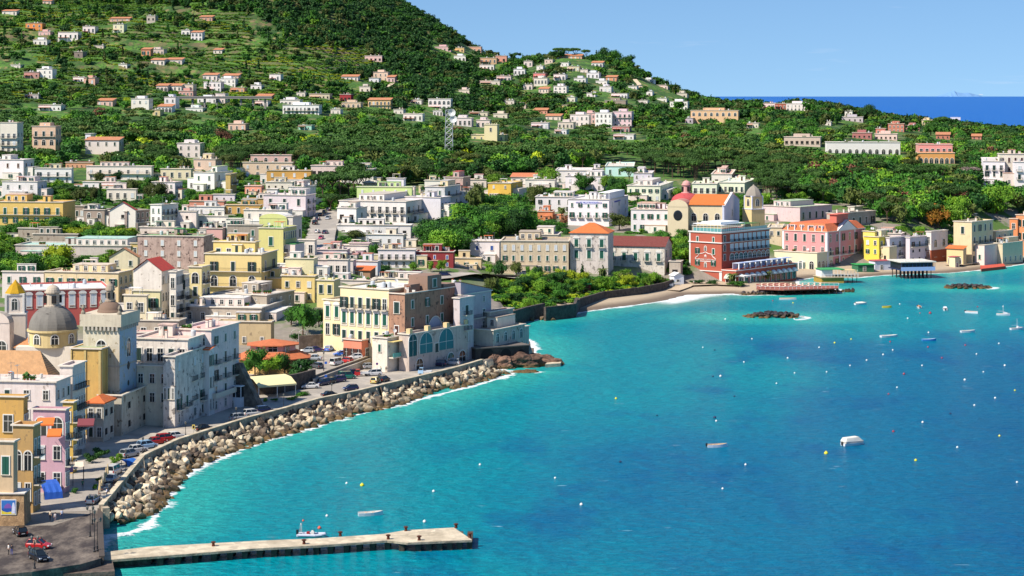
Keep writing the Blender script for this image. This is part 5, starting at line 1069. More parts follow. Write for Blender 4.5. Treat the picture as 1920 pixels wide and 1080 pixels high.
# ------------------------------------------------------------------ houses on the hills (x0, x1, y_base, y_top, wall, roof, window spec, label)
W_,O_,R_ = 'e4e0de','c98660','cdb4a6'
HILL = [
 (4,35,29,20,'ddd3cc',O_,(3,'d'),'white house with orange roof edges at the upper left photo corner'),
 (80,98,9,1,'d9b8a8',O_,(2,'d'),'small house with a reddish roof cut by the top of the photo'),
 (48,84,58,44,'d98a48',O_,(3,'ab'),'orange villa with two stacked terraces on the upper left terraces'),
 (72,98,68,60,'ddb0a8','d9a090',(3,'d'),'low pink terrace house just below the orange villa'),
 (109,153,75,61,'e0d8da','c98a68',(4,'k'),'white house with dark tall openings right of the orange villa'),
 (62,92,85,75,'e2dedc',W_,(3,'d'),'white flat house on the terraces below the low pink terrace house'),
 (155,182,63,50,'d9cfd4','c9c0c0',(3,'d.'),'pale lilac flat house between terrace walls on the upper left slope'),
 (212,234,62,46,'dcd8b4','d0ccb0',(2,'dp'),'pale yellow green cubic house with a terrace on the upper left slope'),
 (206,250,40,34,'d0a890',O_,(4,'d'),'long low house with orange roof among dry terraces near the top left'),
 (374,402,41,31,'c99a80',O_,(3,'b'),'brown pink house with an orange roof near the edge of the hill wood'),
 (340,358,66,57,'e2dcda',W_,(2,'a'),'white annex with arches left of the arched white villa'),
 (358,381,76,60,'e4dede',O_,(3,'aa'),'arched white villa with two arcaded floors on the left hillside'),
 (275,293,42,30,'bcaea0','b0a498',(2,'p'),'small stone farm building alone on the upper terraces'),
 (265,284,106,92,'d98e68',O_,(2,'o'),'orange roofed house end with steps on the mid left terraces'),
 (280,312,104,93,'d2bcae','c0b0a4',(4,'d'),'beige long house joined to the orange roofed house end'),
 (283,312,122,112,'e2d4cc',O_,(3,'d'),'white house with an orange lean-to on the mid left terraces'),
 (312,346,122,111,'dcc8bc',O_,(3,'d'),'white and orange house row right of the lean-to house'),
 (139,157,108,98,'8a7a70','8a7f74',(1,'p'),'small dark stone hut among trees on the left hillside'),
 (45,78,148,136,'b98a80','b0706a',(3,'p'),'maroon roofed house group beside the white cubic villa'),
 (69,103,148,130,'e6e4e2',W_,(3,'dn'),'white cubic villa with two floors on the lower left hillside'),
 (137,160,155,145,'e6e4e4',W_,(2,'p'),'white house with blue shaded side on the lower left hillside'),
 (157,180,160,147,'d9a890',O_,(2,'d'),'house with orange roof joined to a small white house'),
 (46,76,186,178,'b4aeb0','a8a29a',(3,'p'),'long grey shed at the foot of the left hillside'),
 (72,122,208,198,'dfdfe4',W_,(5,'p'),'long white low house above the pine crowns on the left'),
 (182,216,200,188,'d9b4a8',O_,(3,'d'),'pink house with orange roof half behind trees'),
 (246,285,206,186,'e2dedc',W_,(3,'d.'),'white stepped apartment house at the foot of the left hillside'),
 (308,331,204,183,'d9d6dc',W_,(2,'nn'),'white block with recessed balconies right of the stepped apartment house'),
 (296,326,211,199,'dce0ea',O_,(4,'a'),'blue white arched house with orange roof below the white block'),
 (286,302,218,207,'cdb888','c4b08a',(1,'d'),'small khaki house by the blue white arched house'),
 (293,318,172,160,'e2c8bc',O_,(3,'a'),'white house with orange roof bands, left end of the hillside row'),
 (316,344,172,160,'e4dad4',O_,(3,'d'),'white house with arches and orange bands in the middle of the hillside row'),
 (342,364,174,159,'d9c4b0',R_,(2,'d'),'beige pink block at the right end of the hillside row'),
 (335,366,181,171,'cf9a8e','c08a80',(4,'d'),'salmon pink low house below the hillside row'),
 (380,412,152,140,'e4d6d0',O_,(3,'d'),'white and orange roofed house above the stepped white hotel'),
 (382,420,172,154,'e8e6e4',W_,(4,'dn'),'stepped white hotel with balconies, left block'),
 (410,446,163,148,'e8e6e6',W_,(4,'dd'),'stepped white hotel with blue windows, upper right block'),
 (418,452,149,141,'dcb8a8',O_,(3,'d'),'long pinkish roofed house behind the stepped white hotel'),
 (370,412,194,184,'e4e4e8',W_,(4,'d'),'long white house with blue windows beside the viaduct'),
 (404,424,194,176,'e0ccc4',O_,(2,'dd'),'white house with orange canopy right of the long white house by the viaduct'),
 (432,462,174,165,'d9a07c',O_,(3,'d'),'orange roofed low house right of the stepped white hotel'),
 (348,386,210,203,'dce4dc',W_,(4,'p'),'low white roofed shed below the viaduct'),
 (505,530,152,140,'e2e0e2',W_,(2,'d'),'small white house with dome roof near the foot of the dark wood'),
 (530,610,216,198,'e2e4ea',W_,(9,'kk','C.'),'long white hotel with two rows of blue balconies under the hill'),
 (525,568,200,188,'dcd4d4',W_,(5,'d'),'white terrace building right above the long blue balcony hotel'),
 (480,514,186,181,'c9805c',O_,(4,'d'),'long orange roofed house at the left of the blue balcony hotel'),
 (478,506,200,190,'dcd0cc',W_,(3,'d'),'white low house under the long orange roofed house'),
 (580,625,187,177,'cfc0a4','c4b49c',(5,'p'),'stone coloured terrace house with balustrade above the hotel'),
 (637,662,192,178,'9c3238','a8484a',(3,'p'),'dark red house with a white outside stair'),
 (640,682,202,193,'d2b89c','c9b49c',(4,'a'),'beige arcaded terrace house below the dark red house'),
 (690,740,206,187,'e0b880',O_,(6,'dd','C.'),'peach hotel with a small roof lantern and orange tiles'),
 (684,722,118,105,'dcb8b0','c9aaa0',(4,'p'),'old rose coloured farmhouse with terrace high on the hill wood'),
 (700,732,152,136,'e2c4ac',R_,(3,'dd'),'pale peach house next to the hillside stair'),
 (726,742,156,144,'dcb8b4',O_,(2,'ba'),'pink house with arches touching the hillside stair'),
 (640,676,152,143,'e0d4cc',O_,(4,'d'),'white house with orange roof left of the pale peach house'),
 (692,712,155,147,'dfe2e6',O_,(2,'d'),'tiny white house with red roof under the pale peach house'),
 (674,696,174,163,'ddd0c4','c98a70',(2,'p'),'small cream house below the white orange roofed house on the hill'),
 (803,852,206,186,'e6e4e2',W_,(5,'an','.C'),'large white villa block with arches left of the antenna mast'),
 (756,798,228,214,'e0dede',W_,(4,'n'),'white flat roofed house with roof vents among trees'),
 (812,832,218,208,'d8d8da',W_,(3,'k'),'small white block right of the roof vents house'),
 (850,890,238,222,'ddd2d0',R_,(4,'d'),'pale pink roofed house right of the antenna mast'),
 (893,922,240,226,'e2cccc',R_,(3,'d'),'pink white house behind the battlemented tower'),
 (880,920,218,211,'d8ccb4','cbbfa8',(3,'p'),'low cream house above the pink white house'),
 (925,955,222,214,'dfd0bc','cbb8a4',(2,'p'),'low beige house above the battlemented tower'),
 (815,850,98,88,'dcb4b4','b8a0a0',(4,'d'),'lilac pink house in the ridge hamlet, left end'),
 (848,872,99,90,'e0bc80','c9c0a0',(3,'p'),'yellow house in the middle of the ridge hamlet'),
 (870,908,98,88,'d9a890','c9a090',(4,'d'),'salmon house group at the right end of the ridge hamlet'),
 (851,877,115,105,'e6e4e4',W_,(3,'a'),'white arched house below the ridge hamlet'),
 (900,936,120,109,'cda884','bf8a68',(4,'n'),'brown terrace house with wide openings on the village hill'),
 (899,930,133,122,'e8e6e6',W_,(4,'d'),'bright white house under the brown terrace house'),
 (929,952,113,105,'d49a84',O_,(2,'p'),'pink roof house on the saddle skyline'),
 (931,963,152,143,'d8c0bc','c05a48',(4,'a'),'white house with a red arcade on the village hill left'),
 (963,988,141,130,'e6e6ea',W_,(3,'n'),'cubic white villa with roof pillars on the village hill'),
 (982,1000,125,115,'e2ccc8','c86a58',(2,'d'),'white house with red roof among high trees'),
 (1021,1038,118,112,'d9c0b0',R_,(2,'p'),'small beige house above the red tower house'),
 (1000,1026,148,138,'d4807a','cc7a70',(2,'b'),'red tower house on the village hill'),
 (1001,1030,160,147,'d2ccc4',W_,(4,'n'),'grey white two storey house below the red tower house'),
 (1051,1068,124,118,'e2e0e4',W_,(2,'p'),'small white house on the village hill near the summit pines'),
 (1063,1090,134,125,'c9c0a0','3fa890',(4,'d'),'house with a turquoise roof edge and arches'),
 (1109,1132,127,117,'e2dcdc',O_,(3,'a'),'white house with orange eaves just under the skyline trees'),
 (1043,1100,109,104,'d2a080',O_,(6,'d'),'long orange roofed farm on the summit of the village hill'),
 (1038,1062,150,140,'dfd8d4',W_,(3,'a'),'white house with arches in the centre of the village hill'),
 (1076,1100,157,147,'cfccd2','b8b0b0',(3,'n'),'lilac grey house with verandas on the village hill'),
 (1100,1127,148,137,'dcdce2',W_,(3,'d'),'white stepped house right of centre on the village hill'),
 (1117,1142,160,152,'e2e0e0',W_,(3,'p'),'low white house below the white stepped house'),
 (1136,1158,153,144,'d99a74',O_,(2,'d'),'orange roofed house on the right shoulder of the village hill'),
 (981,1000,168,159,'e4cccc',R_,(2,'a'),'pink white arched house at the lower left of the village hill'),
 (1010,1030,174,166,'e2ccbc',O_,(3,'d'),'peach low house under the village centre'),
 (1038,1066,175,162,'e6dce0',R_,(3,'an'),'white arched two storey villa with pink top'),
 (1063,1080,192,183,'e2dcc8',W_,(2,'p'),'cream house with a small pavilion dome'),
 (1124,1150,174,163,'d8d0d6',W_,(3,'d'),'lilac white house with glazed front on the hill right'),
 (1146,1181,185,176,'e6e4e8',W_,(5,'a'),'long white house with five arches on the hill right'),
 (1134,1180,196,189,'9a8a7c','8f8274',(2,'.'),'brown stone terrace wall house under the five arched house'),
 (1205,1230,157,150,'e6e4e2',W_,(3,'p'),'white low roofs beside the hill road'),
 (1230,1256,168,160,'e2c8c0','d2705a',(3,'p'),'white house with red roof beside the hill road'),
 (1268,1290,182,175,'cfc4b4','b8b0a4',(2,'p'),'beige flat house near the sea end of the ridge'),
 (1212,1225,180,172,'e6e4e8',W_,(1,'a'),'tiny white house in trees on the sea ridge'),
 (1256,1295,206,191,'e4e2e4',W_,(5,'da'),'long white villa with dark arches on the right slope'),
 (1295,1400,228,208,'dcb48c','d98a60',(8,'a.'),'long peach palace with an orange roof and tall windows right of the village'),
 (1272,1304,232,222,'a8a0b0','a89c98',(3,'p'),'grey lilac annex at the left of the long peach palace'),
 (1054,1065,216,198,'dcc078',O_,(1,'nn'),'slender yellow tower house with an orange top'),
 (1000,1030,214,206,'d8947c',O_,(4,'p'),'long low house with an orange roof left of the slender tower house'),
 (1023,1056,226,217,'e2cfc0',O_,(3,'n'),'white and orange terrace house below the slender tower house'),
 (1069,1110,238,216,'e0d4d6',R_,(4,'dn'),'white three storey house with balconies left of the white pink block'),
 (1094,1118,232,213,'ddb4ac','b86a5c',(3,'dd'),'pink brown house behind the white three storey house'),
 (1116,1152,240,212,'e6e6ea',W_,(4,'ddn','..C'),'tall white apartment block in the valley centre'),
 (1150,1190,240,210,'e0c0c4',R_,(4,'dda','C..'),'tall pink and white block with arches beside the white apartment block'),
 (1148,1186,248,238,'b9807c','c08a84',(4,'a'),'low rose brown house in front of the pink and white block'),
 (996,1034,242,231,'dfe0ea',O_,(4,'d'),'white blue house with orange canopy left of the valley blocks'),
 (1046,1080,242,230,'c9bcb4',W_,(4,'n'),'grey cream low house with wide windows in the valley'),
 (1040,1066,252,244,'dfe2ea',W_,(3,'p'),'white blue low house at the upper edge of the wood'),
 (1150,1195,262,253,'dcdce2',W_,(4,'p'),'low white house half hidden in the wood centre'),
 (1430,1458,203,194,'e2ccd0','d2a8a4',(3,'d'),'pink white house on the far ridge above the sea, left'),
 (1453,1476,205,195,'a8604e','b0685a',(3,'n'),'brick brown house on the far ridge above the sea'),
 (1474,1524,208,195,'e4d8da',W_,(6,'da'),'long white pink hotel on the far ridge above the sea'),
 (1578,1625,230,220,'b8b0b8',W_,(4,'p'),'grey white house with a brick chimney tower on the far ridge'),
 (1584,1600,218,209,'e6e6e6',W_,(2,'p'),'small white house peeking from the trees against the sea'),
 (1665,1700,248,233,'c9806c','d9a090',(4,'nn'),'brick and pink flats with dark bands on the right ridge'),
 (1698,1728,246,236,'b87c74','c89c94',(3,'n'),'red brown house right of the brick and pink flats'),
 (1728,1750,241,226,'dfcb9c','d0c0a4',(3,'dd'),'square yellow house on the right ridge'),
 (1782,1803,234,220,'d4d0d8',W_,(3,'n'),'white flat house against the sea on the right ridge'),
 (1816,1848,243,230,'e4e2e6',W_,(3,'d'),'white stepped villa near the right end of the ridge'),
 (1642,1662,252,242,'d98274','cf8a74',(2,'n'),'coral red house left of the brick and pink flats'),
 (1470,1550,276,258,'c9b4a4','c0a89c',(7,'p'),'long grey beige house row half hidden at the wood edge'),
 (1598,1640,262,250,'b0706c','b88078',(4,'p'),'rose brown roofed house behind the long white villa row'),
 (1640,1690,264,252,'e2c4b8',O_,(5,'p'),'pink and orange roofs behind the long white villa row'),
 (1755,1785,262,252,'c07a64',O_,(3,'p'),'orange brown house behind the rose pink villa'),
 (1822,1842,262,255,'c98474',O_,(2,'p'),'small salmon house at the far right of the wood'),
 (0,38,300,231,'d8d4c8','cf7048',(3,'.dddd','.CCCC'),'tall pale hotel tower with blue balconies at the left photo edge'),
 (60,112,290,238,'d9b89c','cfae94',(3,'ka.','C..'),'pink villa with domed chimneys and two arched floors left in the wood'),
 (160,172,282,252,'dfe4ee',W_,(1,'np'),'slim white tower room among the trees'),
 (160,234,290,262,'d8d2cc',O_,(4,'d.'),'white house with long orange eaves and a green parasol in the wood'),
 (332,383,296,270,'dad0cc',W_,(3,'nd'),'white stepped house at the wood edge above the mustard block'),
 (428,466,245,233,'ddb8a4',W_,(3,'d'),'pinkish white house showing between umbrella pines'),
 (560,588,244,236,'a9d9c4','bfe0d0',(2,'p'),'small aqua green roofed house in the wood'),
 (1655,1690,225,217,'c9b49c',W_,(3,'p'),'pale low roofs in trees on the right ridge'),
 (20,40,128,122,'d8d0c4',W_,(2,'p'),'tiny pale house at the left edge of the middle hillside'),
 (176,196,92,86,'d6c4b4',W_,(2,'p'),'small beige house under the pale yellow green cubic house'),
 (222,240,128,121,'e0dcd8',W_,(2,'p'),'small white house alone left of the dark stone hut terraces'),
 (400,418,100,93,'dcd0c8',O_,(2,'p'),'small house with orange roof on the upper centre terraces'),
 (470,492,168,160,'e2dedc',W_,(2,'p'),'small white terrace house below the dome roofed one'),
 (556,574,182,174,'dccfc4',W_,(2,'d'),'small cream house above the long blue balcony hotel'),
 (620,640,214,206,'dcd6d2',W_,(2,'d'),'small white house right of the long blue balcony hotel'),
 (738,758,214,206,'e0d8d2',R_,(2,'p'),'small pale house right of the peach hotel'),
 (770,792,196,188,'dcd8d8',W_,(2,'p'),'small white house left of the arched villa block'),
 (860,882,176,169,'e0d0c8',O_,(2,'p'),'little orange roofed house in the valley left of the village'),
 (946,966,196,189,'dcd2cc',W_,(2,'p'),'little white house in the valley below the village hill'),
 (966,988,204,197,'d9c0b4',R_,(2,'p'),'little pink house in the valley below the village hill'),
 (1006,1020,130,124,'e2dedc',W_,(1,'d'),'tiny white house between red tower house and high trees'),
 (1088,1104,137,131,'dccfc6',O_,(1,'d'),'tiny house with orange roof under the turquoise roof edge'),
 (1100,1118,182,175,'e0dcdc',W_,(2,'p'),'little white house below the lilac white glazed house'),
 (1178,1196,168,162,'dcd8da',W_,(2,'p'),'little white house left of the hill road'),
 (1196,1216,196,189,'d9cfc8',R_,(2,'p'),'little beige house right of the five arched house'),
 (1232,1252,192,185,'e0dcd8',W_,(2,'p'),'little white house above the dark arched white villa'),
 (1540,1560,236,229,'dcd4cc',W_,(2,'p'),'little pale house in the trees of the far right ridge'),
 (1400,1424,240,232,'d6ccc0',W_,(3,'p'),'little beige house right of the long peach palace'),
 (900,944,160,152,'d8c8bc','c9b8a8',(3,'p'),'low cream terrace on the left flank of the village hill'),
]
for x0,x1,yb,yt,wc,rc,fr,lab in HILL:
    wd_ = x1-x0;rrr = random.Random(x0*3+yb)
    th = 8 if x0 < 1000 else 14
    tile = rc == O_ and rrr.random() < .75
    xc = x1-max(2,int(wd_*.16)) if wd_ > 24 else x1-2
    far = hit(xc,yb,dmin=(980 if yb < 300 else 0))
    R = B('villa' if 'villa' in lab else 'house',lab,x0,xc,x1,yb,yt,wc,th,fr,(2,fr[1].replace('C','d')) if wd_ > 36 else None,'shed' if tile else 'flat',rc,gr=.12,clut=1,dep=9 if not tile else 8,dist=far.y,gl=2.2 if tile else None,cat='villa' if 'villa' in lab else ('hotel' if 'hotel' in lab else 'house'))
    if wd_ > 20 and not tile:   # pergola or upper box, so no two are bare blocks
        a,b_,ht = R[2:];m = MB();q = rrr.random()
        if q < .5: m.box(-a*.75,-a*.3,b_*.3,b_,ht,ht+2.3,0);m.build('upper_storey',[plaster(wc,.12)],R[0])
        else:
            m.box(-a,-a*.45,-2.6,-.003,2.3,2.45,0)
            for x in (-a+.1,-a*.45-.25): m.box(x,x+.15,-2.5,-2.35,-3,2.3,1)
            m.build('porch_roof',[tiles('c9744a'),plaster('ddd6cc',.1)],R[0])
# stair path and viaduct on the hill
ROADPTS = []
def strip(name,pxs,w,mat,zoff=.12,label=None,cat=None,kind=None,dmin=0,zs=None):
    pts = [hit(x,y,dmin) if zs is None else at(x,y,zs) for x,y in pxs]
    dense = []
    for p,q in zip(pts[:-1],pts[1:]):
        n = max(1,int((q-p).length/3));dense += [p.lerp(q,i/n) for i in range(n)]
    dense.append(pts[-1]);rows = []
    if w > 4.5: ROADPTS.extend((p.x,p.y,w*.5) for p in dense)
    for i,p in enumerate(dense):
        d = (dense[min(i+1,len(dense)-1)]-dense[max(i-1,0)]);d.z = 0;d.normalize();s = Vector((d.y,-d.x,0))*w/2
        row = []
        for k in (-1,-.33,.33,1):
            q = p+s*k;row.append([q.x,q.y,(gz(q.x,q.y) if zs is None else zs)+zoff])
        mz_ = max(r[2] for r in row)
        for r in row: r[2] = mz_ if w < 14 else r[2]
        rows.append(row)
    m = MB();m.quadstrip(rows,0,False,False);o = m.build(name,[mat])
    return tag(o,label,cat,kind=kind)
pathm = plain('path_concrete','c9b79c',.9)
strip('hillside_path',[(706,173),(722,166),(733,160),(742,156),(750,151)],3.2,pathm,.5,kind='structure',dmin=1000)
strip('hill_road',[(1190,150),(1197,158),(1201,166)],4,pathm,.5,kind='structure',dmin=1000)
P = hit(345,199,1000);vd = empty('viaduct',P,0,'grey road viaduct on piers crossing the foot of the left hillside','viaduct')
m = MB();m.box(-6,62,-3,3,5.2,6.2,0);m.box(-6,62,-3.2,-2.9,6.2,7.,0)
for i in range(8): m.box(-3+i*8.5,-1.8+i*8.5,-1.5,1.5,-8,5.2,0)
m.build('deck',[plaster('8f8a86',.4)],vd)
# antenna mast
P = hit(842,262,980);P = atd(842,1120,gz(*atd(842,1120).xy));am = empty('antenna_mast',P,0,'steel lattice antenna mast with two white dishes rising from the wood','antenna mast')
m = MB();hT = H-(206-HOR)*P.y/F-P.z;wb = 2.3;q = 9
for sx_,sy_ in ((-1,-1),(1,-1),(1,1),(-1,1)): m.tube((sx_*wb,sy_*wb,-2),(sx_*wb*.75,sy_*wb*.75,hT),.22)
for i in range(q):
    z0 = hT*i/q;z1 = hT*(i+1)/q;w0 = wb*(1-.25*i/q);w1 = wb*(1-.25*(i+1)/q)
    for a0,b0 in (((-1,-1),(1,-1)),((1,-1),(1,1)),((1,1),(-1,1)),((-1,1),(-1,-1))):
        m.tube((a0[0]*w0,a0[1]*w0,z0),(b0[0]*w1,b0[1]*w1,z1),.13);m.tube((b0[0]*w0,b0[1]*w0,z0),(a0[0]*w1,a0[1]*w1,z1),.13);m.tube((a0[0]*w1,a0[1]*w1,z1),(b0[0]*w1,b0[1]*w1,z1),.13)
m.build('lattice',[plain('galvanised_steel','a9adb0',.5,.3)],am)
for dz,dx in ((-1.5,1.6),(-5,2.4)):
    m = MB();m.quadstrip([[(dx+r*math.cos(j*math.pi/9),-wb-.4-(.8 if r > 1 else 0),hT+dz+r*math.sin(j*math.pi/9)) for j in range(18)] for r in (2.1,2.0,.05)],0,True,False);m.build('dish',[plain('dish_white','d8d8d4',.4)],am)
RECTS.append((828,858,190,245,P.y))
# ------------------------------------------------------------------ roads, quays, walls
def sheet(name,pts,z,mat,thick=None,kind='structure',label=None,cat=None):
    P_ = [at(x,y,z) for x,y in pts];m = MB();m.prism([(p.x,p.y) for p in P_],z-(thick or .01),z,0)
    return tag(m.build(name,[mat]),label,cat,kind=kind)
am_,t,b = nodes_of('road_surface');v = geovec(t)
c = mixc(t,noise(t,v,.25,5,.65),srgb('8c857c'),srgb('a79f94'));c = mixc(t,ramp(t,noise(t,v,.08,4,.7),[(.48,0.),(.6,.6)]),c,srgb('c0b6a8'))
c = mixc(t,ramp(t,noise(t,v,1.6,4),[(.52,0.),(.7,.35)]),c,srgb('6c665f'));t.links.new(c,b.inputs['Base Color']);b.inputs['Roughness'].default_value = .9;ROADM = am_
am_,t,b = nodes_of('wet_dark_paving');v = geovec(t)
n = noise(t,geovec(t,(1,.45,1)),.35,6,.72)
c = mixc(t,ramp(t,n,[(.42,0.),(.70,1.)]),srgb('3c3430'),srgb('85796c'));c = mixc(t,ramp(t,noise(t,v,2.5,4),[(.5,0.),(.68,.5)]),c,srgb('38302d'))
gm = N(t,'ShaderNodeMapRange');sx = t.nodes.new('ShaderNodeSeparateXYZ');t.links.new(v,sx.inputs[0])
t.links.new(c,b.inputs['Base Color']);b.inputs['Roughness'].default_value = .75;PAVEM = am_
CONC = stone('quay_concrete','cdbfa6',.5,'9c8f78');DSTONE = stone('dark_basalt_wall','5a5048',1.2,'2c2724');PALEST = stone('pale_wall_stone','c4b496',1.2,'8f8268')
wallpts = [(188,957),(266,863),(330,833),(399,811),(460,792),(532,773),(596,755),(674,739),(735,724),(790,711),(845,698),(880,688),(903,681)]
sheet('promenade_road',[(60,962)]+wallpts+[(872,672),(700,672),(590,700),(480,690),(440,730),(300,770),(190,790),(140,830),(60,930)],2.53,ROADM)
sheet('harbour_square',[(-300,1100),(0,1078),(60,1072),(150,1058),(189,1047),(188,957),(150,968),(100,985),(-300,990)],2.56,PAVEM,3)
sheet('lower_quay',[(40,1081),(215,1071),(211,1052),(150,1049),(60,1058)],1.5,stone('wet_quay_stone','6a5c52',.6,'332b28'),3)
def walls(name,label,pxs,z0,hgt,thick,mat,cat='wall',cap=None,base=None,off=0,kind=None,dmin=0,follow=False):
    P_ = [(at(x,y,base) if base is not None else hit(x,y,dmin)) for x,y in pxs];m = MB()
    dense = []
    for p,q in zip(P_[:-1],P_[1:]):
        n = max(1,int((q-p).length/6));dense += [p.lerp(q,i/n) for i in range(n)]
    dense.append(P_[-1]);R0 = [];R1 = []
    for i,p in enumerate(dense):
        d = dense[min(i+1,len(dense)-1)]-dense[max(i-1,0)];d.z = 0;d.normalize();s = Vector((d.y,-d.x,0))
        a0 = p+s*off;b0 = p-s*(thick-off);zt = (p.z if follow else (base if base is not None else p.z))+hgt;zb = p.z+z0
        R0.append([(a0.x,a0.y,zb),(a0.x,a0.y,zt),(b0.x,b0.y,zt),(b0.x,b0.y,zb)])
        if cap: e = .12;a1 = p+s*(off+e);b1 = p-s*(thick-off+e);R1.append([(a1.x,a1.y,zt+.003),(a1.x,a1.y,zt+.2),(b1.x,b1.y,zt+.2),(b1.x,b1.y,zt+.003)])
    m.quadstrip(R0,0)
    if cap: m.quadstrip(R1,1)
    return tag(m.build(name,[mat,cap] if cap else [mat]),label,cat,kind=kind)
walls('sea_wall','long curved stone parapet wall between promenade and boulder breakwater',wallpts,-5,.9,.7,stone('parapet_stone','b3a48c',.9,'75685a'),base=2.5,cap=CONC,off=.5)
walls('quay_wall','dark quay wall of the harbour square beside the pier root',[(191,1046),(188,990),(187.5,956)],-5,.1,.6,DSTONE,base=2.5,cap=plain('shade_dark_kerb','4a423c',.9),off=.3)  # kerb colour darkened to carry the shade of the quay edge
walls('wall_stub','short square end block of the parapet wall at the harbour square',[(190,961),(203,960)],-5,.95,1.6,stone('parapet_stone','b3a48c',.9,'75685a'),base=2.5,off=1.2)
sheet('upper_parking',[(587,712),(640,692),(665,683),(694,672),(716,664),(716,640),(640,640),(560,644),(566,672)],4.3,ROADM,3.2)
walls('retaining_wall','stone retaining wall between lower and upper parking',[(587,722),(640,702),(665,693),(694,682)],-1,2.2,.4,stone('retaining_stone','8f8272',1.2,'5a5046'),base=2.5,cap=plain('coping','a59a8a',.9),off=.3)
walls('garden_wall','brown curved garden wall behind the upper parking',[(560,655),(600,652),(640,647),(662,632)],-1,3.6,.5,stone('garden_stone','8a7a6c',1.,'5f544c'),base=4.3,off=.3)
walls('garden_wall','dark overgrown terrace wall beside the cream canopy',[(463,742),(520,738),(560,730),(590,722)],-1,3.8,.8,DSTONE,base=2.5,off=.3)
walls('beach_wall','long dark stone wall between beach and coastal garden',[(1080,582),(1086,574),(1130,561),(1200,552),(1245,543),(1275,532)],-2,2.6,.8,DSTONE,base=1.,off=.4)
walls('beach_wall','high dark ruined stone wall above the rocks left of the beach',[(960,604),(985,596),(1020,588)],-3,3.4,1.,DSTONE,base=1.2,off=.4)
walls('beach_wall','low dark bastion wall at the left end of the beach',[(1022,597),(1050,594),(1078,590),(1082,578)],-3,3.6,1.,DSTONE,base=.8,off=.4)
walls('street_wall','dark low street wall behind the coastal garden trees',[(905,522),(960,524),(1060,524)],-1,1.6,.5,DSTONE,off=.2)
strip('main_street',[(596,500),(597,470),(601,445),(606,425),(613,408),(622,396)],11,ROADM,.25,kind='structure')
strip('harbour_street',[(700,540),(760,530),(830,522),(900,520),(1000,519),(1060,519)],9,ROADM,.25,kind='structure')
strip('narrow_lane',[(372,640),(366,610),(362,590)],6,ROADM,.2,kind='structure')
strip('seafront_path',[(1262,546),(1290,536),(1340,534),(1395,536)],5,plain('sandy_path','b8a58c',.9),.2,kind='structure')
strip('seafront_road',[(1780,499),(1850,493),(1950,486)],5,plain('sandy_path','b8a58c',.9),.25,kind='structure')
# low stone front with the painted panel
P = at(-30,985,2.5);ww = at(48,985,2.5).x-P.x
pw = empty('wall',P,0,'pale rendered wall with a framed painted panel at the harbour square','wall')
m = MB();m.quadstrip([[(0,-.8,-1),(0,0,5.1),(ww-.3,0,5.1),(ww,-.8,-1)],[(0,4,-1),(0,4,5.1),(ww-.3,4,5.1),(ww,4,-1)]],0);m.box(-.2,ww-.1,-.25,4,5.1,5.3,1);m.build('wall',[stone('rubble_render','b08f68',1.4,'806548'),plaster('d9cfc4',.2)],pw)
x0 = at(3,985,2.5).x-P.x;x1 = at(32,985,2.5).x-P.x
m = MB();m.box(x0,x1,-.55,-.35,1.8,4.3,0);m.build('frame',[plain('panel_frame','d9d4cc',.6)],pw)
def flat(name,pts,y,colr): m = MB();m.face([(x0+.12+u*(x1-x0-.24),y,1.92+w*2.26) for u,w in pts]);return m.build(name,[plain('panel_'+colr,colr,.6,0,.25)],pw)
flat('panel_sky',[(0,0),(1,0),(1,1),(0,1)],-.56,'2f6fb8');flat('panel_sea',[(0,.15),(1,.15),(1,.42),(0,.42)],-.563,'1f50a0')
flat('panel_beach',[(0,0),(1,0),(.8,.2),(.4,.14),(.15,.2),(0,.3)],-.566,'d9c43a');flat('panel_rock',[(.18,.42),(.22,.62),(.42,.78),(.6,.74),(.78,.44)],-.566,'7a4fa0')
flat('panel_figure',[(.72,.05),(.95,.05),(.97,.5),(.9,.85),(.8,.82),(.74,.5)],-.569,'d2d4e6')
# ------------------------------------------------------------------ pier
pz = 1.6;pr = tag(bpy.data.objects.new('pier',None));COL.objects.link(pr);tag(pr,'long narrow concrete pier on square piles reaching into the turquoise water','pier')
BK = [(190,1036),(277,1025),(480,1014),(600,1009),(719,1001),(760,994),(851,989)];FR = [(885,1012),(765,1017),(726,1013),(600,1022),(480,1028),(330,1040),(196,1050)]
m = MB();pl_ = [at(x,y,pz).xy for x,y in BK+FR];m.prism([tuple(p) for p in pl_],pz-.4,pz,0);dk = m.build('deck',[CONC],pr)
m = MB();fr = [at(x,y,pz) for x,y in FR]
for p,q in zip(fr[:-1],fr[1:]):
    m.face([(p.x,p.y-.05,pz-.36),(p.x,p.y-.05,pz-.06),(q.x,q.y-.05,pz-.06),(q.x,q.y-.05,pz-.36)])
    m.face([(p.x,p.y-.05,pz-.06),(p.x,p.y+.0,pz-.06),(q.x,q.y+.0,pz-.06),(q.x,q.y-.05,pz-.06)])
m.build('edge_beam',[stone('wet_edge','a59a86',1.,'5c5446')],pr)
piles = [299,332,365,400,430,458,486,513,539,568,592,619,649,673,698,726,753,784,804,824,843,861,880]
for x in piles:
    fy = np.interp(x,[196,330,480,600,726,765,885],[1050,1040,1028,1022,1013,1017,1012]);by = np.interp(x,[b[0] for b in BK],[b[1] for b in BK])
    p = at(x,fy,pz);q = at(x,by,pz);L = q.y-p.y-1.0;m = MB()
    m.box(-.45,.45,.35,L,-1.0,-.4,0);m.box(-.42,.42,.4,1.3,-3,-.9,0);m.box(-.42,.42,max(1.6,L-1.2),L-.1,-3,-.9,0)
    m.build('pile',[stone('wet_pile','4f463a',1.,'241f1a')],pr,p)
